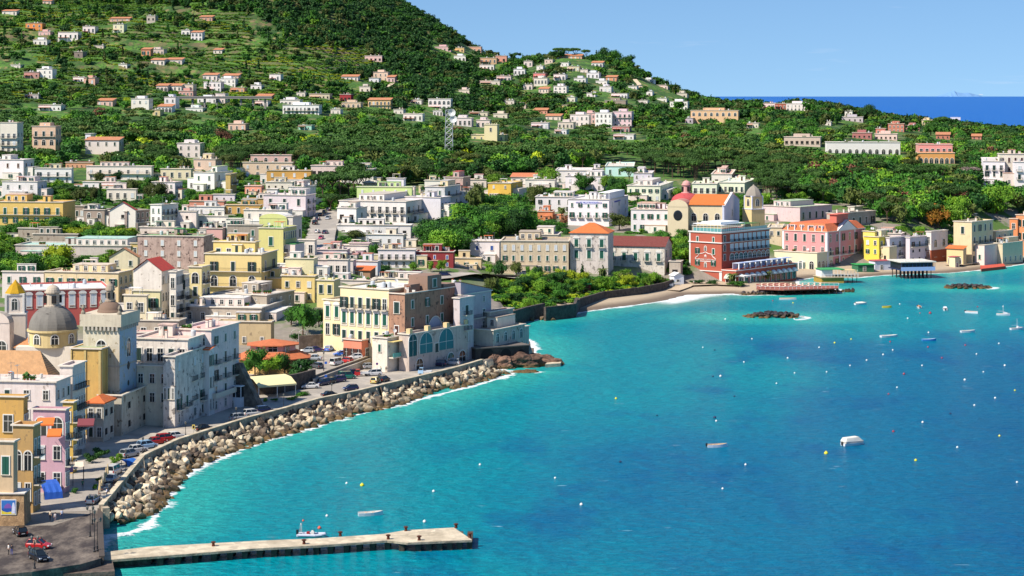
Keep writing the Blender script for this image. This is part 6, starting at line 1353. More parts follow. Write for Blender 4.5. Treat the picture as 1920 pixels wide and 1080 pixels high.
m = MB();p = at(196,1046,pz);q = at(283,1040,pz);m.prism([(p.x,p.y),(q.x,q.y),(q.x,q.y+5),(p.x,p.y+6)],-3,pz-.5,0);m.build('root_block',[DSTONE],pr)
bo = MB();bo.lathe([(.28,0),(.25,.1),(.2,.5),(.36,.55),(.4,.7),(.15,.78)],n=10);bom = bo.mesh('bollard',plain('rusty_iron','5a2c1c',.85,.2,.3))
for x,y in [(400,1024),(570,1020),(638,1005),(728,1011),(761,995.5),(786,1013),(855,990),(881,1008)]: link('bollard',bom,pr,at(x,y,pz))
# ------------------------------------------------------------------ boulders
def rock_proto(seed,n=16,flat_=.72):
    r = random.Random(seed);bm = bmesh.new()
    for _ in range(n):
        v = Vector((r.gauss(0,1),r.gauss(0,1),r.gauss(0,1))).normalized();bm.verts.new((v.x*r.uniform(.85,1.15),v.y*r.uniform(.7,1.),v.z*flat_*r.uniform(.75,1)))
    bmesh.ops.convex_hull(bm,input=bm.verts);loose = [v for v in bm.verts if not v.link_faces];bmesh.ops.delete(bm,geom=loose,context='VERTS')
    bmesh.ops.bevel(bm,geom=bm.edges[:],offset=.06,segments=1,affect='EDGES')
    me = bpy.data.meshes.new('boulder');bm.to_mesh(me);bm.free();return me
def rockmat(name,c1,c2,wetz=True):
    k = ('rk',name)
    if k in MATS: return MATS[k]
    m,t,b = nodes_of(name);v = geovec(t);oi = t.nodes.new('ShaderNodeObjectInfo')
    n = noise(t,v,.9,5,.65)
    c = mixc(t,ramp(t,n,[(.35,0.),(.62,1.)]),srgb(c2),srgb(c1))
    hh = N(t,'ShaderNodeHueSaturation');t.links.new(c,hh.inputs['Color']);mr = N(t,'ShaderNodeMapRange');mr.inputs['To Min'].default_value = .55;mr.inputs['To Max'].default_value = 1.2;t.links.new(oi.outputs['Random'],mr.inputs[0]);t.links.new(mr.outputs[0],hh.inputs['Value'])
    c = hh.outputs[0]
    if wetz:
        sx = t.nodes.new('ShaderNodeSeparateXYZ');t.links.new(geovec(t),sx.inputs[0]);w = N(t,'ShaderNodeMapRange');w.inputs['From Min'].default_value = .35;w.inputs['From Max'].default_value = 1.2;t.links.new(sx.outputs[2],w.inputs[0])
        wetc = mixc(t,noise(t,v,.35,2),srgb('3a2e22'),srgb('7d6236'));c = mixc(t,w.outputs[0],wetc,c)
    t.links.new(c,b.inputs['Base Color']);b.inputs['Roughness'].default_value = .9
    bp = N(t,'ShaderNodeBump',Strength=.8,Distance=.2);t.links.new(noise(t,v,2.2,5,.7),bp.inputs['Height']);t.links.new(bp.outputs[0],b.inputs['Normal'])
    MATS[k] = m;return m
RKP = rockmat('limestone','e2d3b6','a8947a');RKD = rockmat('dark_rock','7a6a5a','483c34');RKB = rockmat('basalt','454047','242226')
protos = [rock_proto(i) for i in range(10)]
for p in protos: p.materials.append(RKP)
protoD = []
for i in range(6): q = rock_proto(50+i);q.materials.append(RKB);protoD.append(q)
seg = [];
for p,q in zip(WALL[:-1],WALL[1:]): seg.append((p,q,(q-p).length))
tot = sum(s[2] for s in seg);rr = random.Random(3);cand = []
def along(u):
    for p,q,l in seg:
        if u <= l: d = (q-p)/l;return p+d*u,d
        u -= l
    return seg[-1][1],(seg[-1][1]-seg[-1][0]).normalized()
u = 0.
while u < tot:
    c0,d = along(u);nrm = Vector((d.y,-d.x));f = u/tot;wdt = 8.6 if f < .72 else (8.6-(f-.72)*30 if f < .86 else 7.2);wdt = max(3.2,wdt)
    if u < 10: wdt = 4.5+u*.4
    k = 0.9
    while k < wdt:
        s = rr.uniform(.75,1.5);q = c0+nrm*(k+rr.uniform(-.3,.3))+d*rr.uniform(-.7,.7);z = 2.0*(1-(k/wdt)**1.2)+rr.uniform(-.35,.35)-.1
        cand.append((q.x,q.y,z,s));k += s*1.22
    u += 1.62
rr.shuffle(cand);cand.sort(key=lambda c: -c[3]*(1/c[1])*(1.3 if c[2] > .6 else .8))
for i,(x,y,z,s) in enumerate(cand[:290]):
    pale = rr.random() < .68 or x > -25 and rr.random() < .5
    o = link('boulder',rr.choice(protos),None,(x,y,z),(rr.uniform(0,6),rr.uniform(0,6),rr.uniform(0,6)));o.scale = (s,s*rr.uniform(.75,1),s*rr.uniform(.8,1));
    if not pale: override(o,0,RKD)
    tag(o,('pale limestone' if pale else 'dark brown')+' boulder in the breakwater below the promenade wall','boulder',('pale' if pale else 'dark')+' boulders of the promenade breakwater')
def merged_rocks(name,lst,mats,label):
    vs = [];fs = [];n = 0;mi = []
    m = MB()
    for (x,y,z,s) in lst:
        pr_ = rr.choice(protos);M_ = Matrix.Rotation(rr.uniform(0,6),3,'X') @ Matrix.Rotation(rr.uniform(0,6),3,'Z');b0 = len(m.v);k = rr.randint(0,len(mats)-1)
        m.v += [tuple(M_ @ v.co*s+Vector((x,y,z))) for v in pr_.vertices]
        for f in pr_.polygons: m.f.append(tuple(b0+i for i in f.vertices));m.m.append(k)
    return tag(m.build(name,mats),label,None,kind='stuff')
merged_rocks('rubble',cand[290:]+[(c0[0]+rr.uniform(-1,1),c0[1]+rr.uniform(-1,1),c0[2]-.5,rr.uniform(.4,.8)) for c0 in cand[::2]],[RKP,RKD,RKD],None)
# dark rocks: islets, headland foot, hotel breakwater, quay corner
def pile_of(cx,cy,rx,ry,n,hgt,smin,smax,lab,grp,pr_=None,mat=None,name='boulder',zoff=0.):
    for i in range(n):
        a = rr.uniform(0,6.28);r = math.sqrt(rr.random());x = cx+rx*r*math.cos(a);y = cy+ry*r*math.sin(a);s = rr.uniform(smin,smax)
        o = link(name,rr.choice(pr_ or protoD),None,(x,y,hgt*(1-r*r)+rr.uniform(-.15,.15)-.15),(rr.uniform(-.5,.5),rr.uniform(-.5,.5),rr.uniform(0,6)));o.scale = (s,s*rr.uniform(.7,1),s*rr.uniform(.6,.8))
        if mat: override(o,0,mat)
        tag(o,lab,'rock',grp)
c = at(1450,594).xy;pile_of(c.x,c.y,9.4,4.6,95,1.5,.9,1.5,'black boulder in the middle rock islet nearest the beach','black boulders of the middle islet',name='rock')
c = at(1813,540).xy;pile_of(c.x,c.y,9.4,4.2,80,1.3,.9,1.45,'black boulder in the rock islet off the stilt restaurant','black boulders of the right islet',name='rock')
for i in range(38):
    u = i/37;p = at(1392+u*205,553-u*5.5,0);s = rr.uniform(.8,1.3)
    o = link('rock',rr.choice(protoD),None,(p.x+rr.uniform(-.5,.5),p.y+rr.uniform(-1.2,.8),.4+rr.uniform(-.2,.4)),(rr.uniform(0,6),rr.uniform(0,6),0));o.scale = (s,s,s)
    tag(o,'black boulder at the foot of the red sun deck','rock','black boulders under the sun deck')
def big_rock(px,py,z,sx_,sy_,sz_,lab,mat,seed):
    bm = bmesh.new();bmesh.ops.create_icosphere(bm,subdivisions=5,radius=1)
    for v in bm.verts:
        p = v.co.copy();n1 = mnoise.fractal(p*1.3+Vector((seed,0,0)),1.,2.,5);n2 = mnoise.cell(p*2.2+Vector((seed,3,1)))
        v.co = p*(1+.38*n1+.10*n2)
    me = bpy.data.meshes.new('sea_rock');bm.to_mesh(me);bm.free();me.materials.append(mat)
    o = link('sea_rock',me,None,at(px,py,z));o.scale = (sx_,sy_,sz_);return tag(o,lab,'rock')
RKH = rockmat('brown_headland_rock','8a6a58','4a3730')
big_rock(926,686,.5,5.,3.4,3.4,'big rounded brown rock below the arched headland base, left',RKH,1.3)
big_rock(972,684,.4,6.2,3.4,3.2,'big brown rock shelf below the headland tip',RKH,4.4)
big_rock(1008,681,.3,5.4,2.6,2.2,'low brown rock spit pointing out from the headland',RKH,7.7)
big_rock(950,688,.0,2.6,2.2,1.5,'middle brown rock between the two big headland rocks',RKH,9.1)
big_rock(985,699,-.15,3.6,1.5,.8,'flat rock awash in front of the headland',RKH,11.)
big_rock(354,886,-.1,.9,.8,.6,'single small rock awash off the boulder breakwater',RKD,3.)
sheet('landing',[(1022,683),(1051,681),(1053,677),(1030,676)],.9,CONC,1.6,None,'small flat concrete landing on the headland rock spit','landing')
for i,(x,y) in enumerate([(966,603),(974,606),(982,601),(990,599),(998,600),(1006,596),(1015,598),(1026,598),(962,612),(970,598),(1002,593),(1036,599)]):
    p = at(x,y,.3);s = rr.uniform(.7,1.6);o = link('rock',protos[i % 10],None,p,(rr.uniform(0,6),rr.uniform(0,6),0));o.scale = (s,s,s);override(o,0,RKD);tag(o,'brown rock at the foot of the ruined wall left of the beach','rock','rocks below the ruined wall')
for i,(x,y) in enumerate([(5,1075),(14,1068),(22,1078),(30,1070),(38,1079),(45,1073),(12,1080),(34,1082),(0,1084)]):
    p = at(x,y,1.4);s = rr.uniform(.8,1.2);o = link('rock',protos[i],None,p,(rr.uniform(0,6),rr.uniform(0,6),0));o.scale = (s,s,s);override(o,0,rockmat('grey_rock','9a948e','5c5652',False));tag(o,'grey boulder at the lower left photo corner','rock','grey boulders below the harbour square')
# ------------------------------------------------------------------ cars
def make_car(kind='hatch'):
    """length along x, front at +x"""
    L,Wd,Hh = {'hatch': (3.8,1.62,1.48),'sedan': (4.4,1.7,1.42),'van': (4.2,1.75,1.85),'mpv': (4.2,1.72,1.62)}[kind]
    hb = {'hatch': .92,'sedan': .9,'van': 1.05,'mpv': .98}[kind];x0 = -L/2;x1 = L/2;w = Wd/2
    m = MB()
    st = [(x0,.35,hb-.12,w*.86),(x0+.12,.22,hb-.02,w*.96),(x0+.9,.2,hb,w),(x1-1.3,.2,hb-.02,w),(x1-.75,.22,hb-.10,w*.98),(x1-.2,.25,hb-.24,w*.92),(x1,.35,hb-.42,w*.8)]
    m.quadstrip([[(x,-ww,zb+.1),(x,-ww*.96,zb),(x,ww*.96,zb),(x,ww,zb+.1),(x,ww,zt-.14),(x,ww*.90,zt),(x,-ww*.90,zt),(x,-ww,zt-.14)] for x,zb,zt,ww in st],0)
    rr0,rf0,rr1,rf1 = {'hatch': (x0+.1,x1-1.0,x0+.45,x1-1.75),'sedan': (x0+.75,x1-1.25,x0+1.25,x1-2.),'van': (x0+.05,x1-.75,x0+.15,x1-1.3),'mpv': (x0+.1,x1-.85,x0+.4,x1-1.75)}[kind]
    wt = w*.74
    m.quadstrip([[(rr1-.02,-wt,Hh-.05),(rr1-.02,wt,Hh-.05),(rr1,wt*.94,Hh),(rr1,-wt*.94,Hh)],[(rf1+.02,-wt,Hh-.05),(rf1+.02,wt,Hh-.05),(rf1,wt*.94,Hh),(rf1,-wt*.94,Hh)]],0)
    for sy in (-1,1):
        for (xa,xb) in ((rr0,rr1),(rf0,rf1),((rr0*.5+rf0*.5)-.1,(rr1*.5+rf1*.5)-.1)): m.tube((xa,sy*w*.9,hb-.03),(xb,sy*wt,Hh-.04),.045,4)
        m.box(x1-1.35,x1-1.2,sy*w-.0 if sy > 0 else -w-.14,sy*w+.14 if sy > 0 else -w,hb-.02,hb+.12,0)
    root = empty('car');body = m.build('body',[paint('b02020')],root)
    g = MB();g.quadstrip([[(rr0+.02,-w*.88,hb-.05),(rf0-.02,-w*.88,hb-.05),(rf0-.02,w*.88,hb-.05),(rr0+.02,w*.88,hb-.05)],[(rr1+.02,-wt*.97,Hh-.045),(rf1-.02,-wt*.97,Hh-.045),(rf1-.02,wt*.97,Hh-.045),(rr1+.02,wt*.97,Hh-.045)]],0);g.build('windows',[GLASS],root)
    tyre = plain('tyre','1c1c1e',.9);rim = plain('rim','9a9ca0',.35,.7)
    for sx_ in (x0+.72,x1-.72):
        for sy in (-1,1):
            wm_ = MB();wm_.quadstrip([[(rad*math.cos(j*math.pi/8),sy*yy,rad*math.sin(j*math.pi/8)) for j in range(16)] for rad,yy in ((.28,w-.2),(.31,w-.16),(.31,w+.0),(.28,w+.02))],0);ow = wm_.build('wheel',[tyre],root,(sx_,0,.31))
            wr = MB();wr.quadstrip([[(rad*math.cos(j*math.pi/6),sy*yy,rad*math.sin(j*math.pi/6)) for j in range(12)] for rad,yy in ((.19,w+.0),(.17,w+.035))],0);wr.build('rim',[rim],ow)
    for sy in (-1,1):
        h_ = MB();h_.box(x1-.3,x1-.02,sy*w*.74-.17,sy*w*.74+.17,hb-.42,hb-.27,0);h_.build('headlight',[plain('headlight_glass','d8dce0',.15)],root)
        h_ = MB();h_.box(x0-.015,x0+.14,sy*w*.80-.1,sy*w*.80+.1,hb-.4,hb-.08,0);h_.build('tail_light',[plain('tail_light_red','a01418',.25)],root)
    h_ = MB();h_.box(x1-.03,x1+.03,-.26,.26,.4,.5,0);h_.box(x0-.04,x0+.02,-.26,.26,.5,.6,0);h_.build('number_plate',[FRAMEW],root)
    tag(root,None,'car','parked cars');return root
CARK = {k: make_car(k) for k in ('hatch','sedan','van','mpv')}
for k in CARK: CARK[k].location = (0,0,-500)
CARUSED = set()
COLS_ = {'black': '141418','navy': '16204a','blue': '2468c8','red': 'b01a1e','white': 'd8d8d6','silver': 'a4aab0','green': '0f7060','yellow': 'd4c070','purple': '2c2058','grey': '54585c','lightblue': '9ac0e0','pink': 'b82850'}
def car(px,py,head,colr,kind,label,z=None,group='parked cars'):
    src = CARK[kind];P = at(px,py,z) if z is not None else hit(px,py)
    if z is None: P.z += .28
    if kind not in CARUSED: CARUSED.add(kind);o = src
    else: o = copy_tree(src)
    o.location = P;o.rotation_euler = (0,0,math.radians(head));tag(o,label,'car',group)
    for ch in o.children:
        if ch.name.startswith('body'): override(ch,0,paint(COLS_[colr]))
    return o
z0 = 2.58
for a_ in [
 (38,1003,118,'black','hatch','black hatchback seen from behind, furthest left on the dark harbour square'),
 (73,1028,-8,'red','hatch','red hatchback seen from the side on the dark harbour square'),
 (73,1050,-52,'black','mpv','dark car in front of the red hatchback on the harbour square'),
 (174,943,84,'white','hatch','white car seen from behind at the entrance of the harbour square'),
 (211,903,78,'silver','sedan','silver car behind the cafe umbrellas, nearer one of two'),
 (214,889,78,'white','van','white off road vehicle on the promenade behind the cafe umbrellas'),
 (243,856,55,'silver','mpv','silver grey car first in the promenade row beside the blue tarpaulin'),
 (259,847,42,'white','hatch','white car second in the promenade row beside the blue tarpaulin'),
 (276,840,42,'lightblue','mpv','pale blue car just before the two red cars on the promenade'),
 (293,832,38,'red','sedan','nearer of the two red cars parked on the promenade'),
 (311,827,38,'red','mpv','farther of the two red cars parked on the promenade'),
 (331,822,36,'white','hatch','white hatchback just beyond the two red promenade cars'),
 (385,808,34,'black','sedan','black car alone beside the parapet wall and the yellow street sign'),
 (449,788,34,'silver','mpv','silver green estate car at the wall below the veranda house'),
 (473,780,36,'white','mpv','white car second in the row of three below the buttress'),
 (496,774,34,'navy','mpv','dark car third in the row of three below the buttress'),
 (620,744,30,'black','sedan','dark car nearest the sea wall on the lower parking'),
 (657,732,200,'navy','hatch','dark blue small car driving beside the sea wall'),
 (581,728,195,'white','sedan','white silver car at the left end of the lower parking row'),
 (604,722,235,'navy','mpv','dark blue car second in the lower parking row'),
 (618,719,235,'black','hatch','black car third in the lower parking row behind the lamp'),
 (633,716,215,'purple','mpv','dark purple car fourth in the lower parking row'),
 (627,707,200,'green','hatch','small green car against the retaining wall'),
 (651,710,20,'green','van','larger green estate car in front of the retaining wall'),
 (660,703,200,'navy','hatch','dark car behind the larger green estate car'),
 (700,704,200,'white','mpv','white compact car beside the red pickup'),
 (694,691,25,'silver','hatch','silver hatchback below the corner of the white stained house'),
 (703,718,80,'yellow','hatch','pale yellow small car seen from behind on the lower parking'),
 (720,715,60,'black','hatch','black car right beside the pale yellow small car'),
 (781,690,170,'white','sedan','white car parked before the arched grey stone lower storey'),
 (822,686,165,'navy','mpv','dark blue car parked below the large arched teal windows'),
 (848,684,170,'silver','mpv','silver car at the far end below the arched teal windows')]:
    car(*a_[:6],z=z0)
for a_ in [
 (593,659,15,'purple','sedan','dark purple car against the brown curved garden wall'),
 (617,658,75,'blue','hatch','bright blue car seen from behind against the brown garden wall'),
 (640,667,195,'blue','sedan','bright blue saloon in the middle of the upper parking'),
 (654,669,190,'black','hatch','black car squeezed between blue and white cars on the upper parking'),
 (666,673,190,'white','hatch','white car beside the small coral red house'),
 (631,684,60,'white','van','white van at the edge of the upper parking above the retaining wall'),
 (648,680,150,'red','hatch','red car between white cars on the upper parking'),
 (588,675,175,'silver','sedan','silver car at the left side of the upper parking'),
 (594,690,130,'grey','hatch','grey small car next to the dark hedge on the upper parking'),
 (576,661,175,'silver','hatch','silver car half behind the orange octagonal roof')]:
    car(*a_[:6],z=4.36)
for a_ in [
 (595,438,80,'white','hatch','white car in the middle of the main street'),(610,440,82,'navy','mpv','dark blue car on the right of the main street'),
 (602,450,262,'pink','hatch','pink red car on the main street'),(584,459,82,'white','van','white van parked at the left kerb of the main street'),
 (615,413,262,'silver','mpv','silver car coming down the main street'),(591,422,82,'black','van','dark van parked at the left kerb of the main street'),
 (596,414,82,'navy','hatch','dark car parked behind the dark van on the main street'),(602,406,82,'black','sedan','black saloon further up the left kerb of the main street'),
 (609,401,82,'grey','hatch','grey car at the upper end of the main street'),(616,397,82,'navy','hatch','dark car furthest up the main street under the pines'),
 (764,521,20,'white','van','white van beside the dark red leaved trees'),(778,521,15,'red','hatch','red car beside the dark red leaved trees'),
 (834,519,10,'navy','mpv','dark blue car driving on the harbour street'),(781,530,8,'silver','van','silver covered car behind the brown palace roof'),
 (815,527,12,'white','mpv','white car behind the brown palace roof'),(974,517,5,'white','hatch','white car first of the row below the cream terrace'),
 (988,517,5,'silver','mpv','silver car second of the row below the cream terrace'),(1002,517,8,'lightblue','hatch','pale blue car third of the row below the cream terrace'),
 (1022,517,8,'yellow','hatch','yellow car last of the row below the cream terrace'),(1880,494,12,'white','van','white pickup on the seafront road at the right')]:
    car(*a_[:6])
# small three wheeled trucks
def mini_truck(px,py,head,colr,label):
    r = empty('small_truck',at(px,py,z0),math.radians(head),label,'truck')
    m = MB();m.quadstrip([[(.4,-.7,.3),(.4,.7,.3),(1.75,.6,.3),(1.75,-.6,.3)],[(.4,-.7,1.1),(.4,.7,1.1),(1.7,.58,1.1),(1.7,-.58,1.1)]],0);m.box(.45,1.35,-.62,.62,1.62,1.7,0)
    for x,y in ((.5,.6),(.5,-.6),(1.55,.52),(1.55,-.52)): m.tube((x,y,1.1),(min(x,1.3),y,1.63),.05,4)
    m.build('cab',[paint(COLS_[colr])],r);m = MB();m.box(.46,1.5,-.56,.56,1.08,1.6,0);m.build('windows',[GLASS],r)
    m = MB();m.box(-1.7,.35,-.78,.78,.6,.68,0)
    for q in ((-1.7,.35,-.78,-.74),(-1.7,.35,.74,.78),(-1.7,-1.66,-.74,.74)): m.box(*q,.68,.98,0)
    m.build('truck_bed',[plain('bed_white','c4c6c8',.6)],r)
    for x,y in ((-1.1,.62),(-1.1,-.62),(1.2,0)):
        w = MB();w.quadstrip([[(rad*math.cos(j*math.pi/7),yy,rad*math.sin(j*math.pi/7)) for j in range(14)] for rad,yy in ((.27,-.09),(.3,-.07),(.3,.07),(.27,.09))],0);w.build('wheel',[plain('tyre','1c1c1e',.9)],r,(x,y,.3))
mini_truck(678,705,190,'red','small red pickup truck with an open bed on the lower parking')
mini_truck(797,702,175,'lightblue','small pale blue truck with an open white bed by the sea wall')
# ------------------------------------------------------------------ lamps, signs
def lamp(px,py,ytop,label,arms=2,z=None):
    P = at(px,py,z if z is not None else 2.5);h = (py-ytop)*P.y/F;r = empty('street_lamp',P,rr.uniform(-.2,.2),label,'street lamp','street lamps')
    m = MB();m.lathe([(.2,0),(.2,.25),(.12,.4),(.13,.9),(.06,1.0),(.05,h-.5)],n=8)
    if arms == 2: m.tube((-.45,0,h-.55),(.45,0,h-.55),.03)
    m.build('post',[IRON],r)
    for x in ((-.45,.45) if arms == 2 else (0,)):
        l = MB();l.lathe([(.05,h-.55),(.16,h-.45),(.22,h-.1),(.26,h-.08),(.08,h+.08),(.02,h+.18)],x,0,6);l.build('lantern',[plain('lantern_glass','5c5c58',.4)],r)
LAMPS = [(169,1007,950,'first left of two near the quay kerb',2),(173,984,928,'behind the nearer pair beside the white car',2),(182.5,1034,972,'nearest the root of the pier',2),(177,1036,957,'tall single lamp just left of the pier root',1),(65,1067,1006,'in front of the dark car on the harbour square',2),
 (205,935,908,'beside the cafe tables on the promenade wall',1),(236,891,843,'beside the blue tarpaulin on the promenade wall',1),(268,850,820,'next to the pale blue promenade car',1),(348,822,791,'beyond the white hatchback on the promenade',1),
 (443,792,764,'in front of the glazed veranda',1),(532,771,739,'below the cream canopy restaurant',1),(622,747,719,'beside the dark car nearest the sea wall',1),(709,727,703,'beside the pale yellow car',1),(564,728,686,'between canopy garden and lower parking',1)]
for x,y,yt,w,ar_ in LAMPS: lamp(x,y,yt,'black iron street lamp '+w,ar_)
lamp(607,698,660,'tall plain pole lamp on the upper parking edge',1,4.3)
P = at(540,655,4);sl = empty('street_lamp',atd(560,520,gz(*atd(560,520).xy)),0,'tall pale street lamp with a curved double arm behind the upper parking','street lamp')
m = MB();m.tube((0,0,0),(0,0,8.4),.1)
for s in (-1,1):
    for i in range(6): a0 = i*math.pi/6;a1 = (i+1)*math.pi/6;m.tube((s*1.*(1-math.cos(a0)),0,8.4+math.sin(a0)*1.),(s*1.*(1-math.cos(a1)),0,8.4+math.sin(a1)*1.),.06)
    m.box(s*2-.15,s*2+.15,-.1,.1,8.2,8.42)
m.build('post',[plain('pale_metal','b8b4ac',.5,.4)],sl)
def sign(px,py,kind,label,z=2.5):
    r = empty('road_sign',at(px,py,z),0,label,'sign');m = MB();m.tube((0,0,0),(0,0,2.6),.04);m.build('pole',[plain('pale_metal','b8b4ac',.5,.4)],r);m = MB()
    if kind == 'round': m.quadstrip([[(q*math.cos(j*math.pi/8),-.06-(.01 if q < .1 else 0),2.4+q*math.sin(j*math.pi/8)) for j in range(16)] for q in (.32,.22,.01)],0,True,False);mt = [plain('sign_red_blue','5a3a70',.5)]
    elif kind == 'yellow': m.box(-.3,.3,-.08,-.04,1.7,2.6);m2 = MB();m2.box(-.18,.18,-.1,-.081,1.85,2.4);m2.build('sign_face',[plain('sign_black','222222',.5)],r);mt = [plain('sign_yellow','d9c060',.5)]
    elif kind == 'orange': m.box(-.32,.32,-.08,-.04,2.2,2.6);m2 = MB();m2.box(-.2,.2,-.08,-.04,1.5,2.18);m2.build('notice',[FRAMEW],r);mt = [plain('sign_orange','d9802c',.5)]
    else: m.box(-.3,.3,-.08,-.04,1.9,2.5);mt = [plain('sign_blue_panel','2a5ab0',.5)]
    m.build('sign_panel',mt,r)
sign(363,820,'yellow','yellow and black street sign on the promenade beside the black car');sign(55,973,'orange','orange topped sign post at the corner of the painted panel wall')
sign(707,700,'round','round traffic sign in front of the white stained house');sign(611,722,'blue','blue parking sign below the retaining wall');sign(611,697,'blue','small blue sign on the upper parking edge',4.3)
# ------------------------------------------------------------------ people
def person(px,py,face,shirt,trousers,label,hair='2a201a',step=.12,z=2.56,tall=1.72,arm=0.,ground_=None):
    P = at(px,py,z);k = tall/1.72
    J = {'pel': (0,0,.93),'waist': (0,0,1.08),'chest': (0,0,1.32),'neck': (0,.0,1.46),'jaw': (0,-.02,1.55),'head': (0,0,1.63),'crown': (0,.01,1.70)}
    for s,n in ((-1,'l'),(1,'r')):
        f = s*step
        J['hip'+n] = (s*.09,0,.88);J['knee'+n] = (s*.10,-f*.9-.02,.48);J['ank'+n] = (s*.10,-f*1.2+.03,.08);J['toe'+n] = (s*.11,-f*1.2-.13,.03)
        J['sh'+n] = (s*.18,0,1.40);J['el'+n] = (s*.24,f*.5+.02,1.12);J['wr'+n] = (s*(.25-arm*.08),f*.9-.08-arm*.15,.88+arm*.25);J['ha'+n] = (s*(.24-arm*.08),f*.9-.12-arm*.2,.79+arm*.28)
    E = [('pel','waist'),('waist','chest'),('chest','neck'),('neck','jaw'),('jaw','head'),('head','crown')]
    for n in 'lr': E += [('pel','hip'+n),('hip'+n,'knee'+n),('knee'+n,'ank'+n),('ank'+n,'toe'+n),('chest','sh'+n),('sh'+n,'el'+n),('el'+n,'wr'+n),('wr'+n,'ha'+n)]
    rad = {'pel': .14,'waist': .125,'chest': .15,'neck': .055,'jaw': .075,'head': .098,'crown': .07,'hip': .095,'knee': .062,'ank': .042,'toe': .035,'sh': .062,'el': .045,'wr': .03,'ha': .034}
    names = list(J);me = bpy.data.meshes.new('tmp');me.from_pydata([J[n] for n in names],[(names.index(a0),names.index(b0)) for a0,b0 in E],[]);o = bpy.data.objects.new('tmp',me);COL.objects.link(o)
    md = o.modifiers.new('s','SKIN');sv = me.skin_vertices[0].data
    for i,n in enumerate(names): r_ = rad.get(n,rad.get(n.rstrip('lr'),.05));sv[i].radius = (r_,r_*.82);sv[i].use_root = (n == 'pel')
    o.modifiers.new('u','SUBSURF').levels = 1;bpy.context.view_layer.update()
    bm_ = bpy.data.meshes.new_from_object(o.evaluated_get(bpy.context.evaluated_depsgraph_get()));bpy.data.objects.remove(o)
    for c_ in ('c99a7c',shirt,trousers,'3a2c24'): bm_.materials.append(plain('cloth_or_skin',c_,.8))
    for f in bm_.polygons:
        c_ = f.center;z_ = c_.z;ax = abs(c_.x)
        f.material_index = 3 if z_ < .07 else (2 if z_ < .96 and ax < .2 else (1 if (z_ < 1.43 and (ax < .2 or z_ > 1.12)) else 0));f.use_smooth = True
    r = empty('person',P,math.radians(face),label,'person');r.scale = (k,k,k)
    link('body',bm_,r)
    hm = MB();hm.lathe([(.02,1.745),(.075,1.73),(.105,1.67),(.108,1.6)],0,.02,12);hm.build('hair',[plain('hair',hair,.8)],r)
person(116,974,20,'c4cde0','2c3a60','person in a pale blue shirt and jeans walking on the square')
person(94,976,-20,'c9b8a0','2a2624','person in a beige top, left of three walking across the square',step=.1,tall=1.66)
person(103.5,978,10,'d8d0cc','8a7a80','smaller person in light clothes between two walkers',tall=1.5)
person(16,1040,-60,'dcdcd8','1c1c20','person in white top and black trousers standing left on the square',step=.03)
person(22,1040.5,200,'2a2a36','5a60a0','person in dark top and blue trousers facing the one in white',step=.03,tall=1.65)
person(66,1030,0,'c9b49a','30303a','person in beige standing between the red and the dark car',step=.02)
person(77,1027,30,'30365a','22242c','person in navy standing behind the dark car',step=.02,tall=1.68)
person(155,917,10,'1f6a4c','202428','person in green walking alone on the shaded road')
person(200,933,110,'c4cde2','30343c','person in a white shirt leaning by the parapet wall near the cafe',step=.05)
person(714,700,15,'9ab8b0','44443c','cyclist like walker in pale green before the white stained house')
person(724,699,190,'26262c','8a7a6a','person in a black top before the white stained house',tall=1.66)
P = hit(1301,534);person(1301,534,20,'d8d4cc','9a8a7a','person in white walking on the beach path by the red hotel',z=P.z+.2)
# ------------------------------------------------------------------ cafe, canopies, tarpaulins
def folded_parasol(px,py,label,z=2.55):
    r = empty('parasol',at(px,py,z),0,label,'parasol','folded cream parasols at the cafe');m = MB();m.lathe([(.2,0),(.2,.08),(.03,.1),(.03,1.1)],n=6);m.build('pole',[IRON],r);m = MB();m.lathe([(.22,1.),(.26,1.15),(.16,1.9),(.12,2.3),(.14,2.4),(.03,2.8)],n=8);m.build('canopy',[plain('cream_cloth','cdb488',.9)],r)
for i,(x,y) in enumerate([(187,930),(191,921),(196,914),(199,905),(202,898)]): folded_parasol(x,y,'folded cream parasol at the cafe, '+['nearest the white car','second from the white car','in the middle of the row','second from the silver car','nearest the silver car'][i])
def table(px,py,lab):
    r = empty('cafe_table',at(px,py,2.55),0,lab,'table','cafe tables by the parapet wall');m = MB();m.lathe([(.2,0),(.2,.04),(.04,.06),(.04,.7)],n=6);m.build('leg',[IRON],r);m = MB();m.box(-.42,.42,-.42,.42,.7,.76);m.build('tabletop',[plain('table_cloth','d8cdb8',.8)],r)
    for s in (-1,1):
        c_ = empty('cafe_chair',at(px,py,2.55)+Vector((s*.75,0,0)),0,'wicker chair at a cafe table by the parapet wall','chair','cafe chairs by the parapet wall')
        m = MB();m.box(-.2,.2,-.2,.2,.42,.47);m.build('seat',[plain('wicker','8a4a34',.8)],c_);m = MB();m.box(s*.18-.02,s*.18+.02,-.2,.2,.47,.9);m.build('backrest',[plain('wicker','8a4a34',.8)],c_)
        for a0 in (-.17,.17):
            for b0 in (-.17,.17): m = MB();m.box(a0-.02,a0+.02,b0-.02,b0+.02,0,.42);m.build('leg',[IRON],c_)
for i,(x,y) in enumerate([(195,930),(199,922),(203,915),(206,908),(193,938),(197,940)]): table(x,y,'small square cafe table between folded parasols and parapet wall')
P = at(484,748,2.5);Q = at(556,742,2.5);cn = empty('canopy',P,math.atan2(Q.y-P.y,Q.x-P.x),'cream cloth canopy on posts over the garden restaurant','canopy');Lc = (Q-P).length
m = MB();n = 6
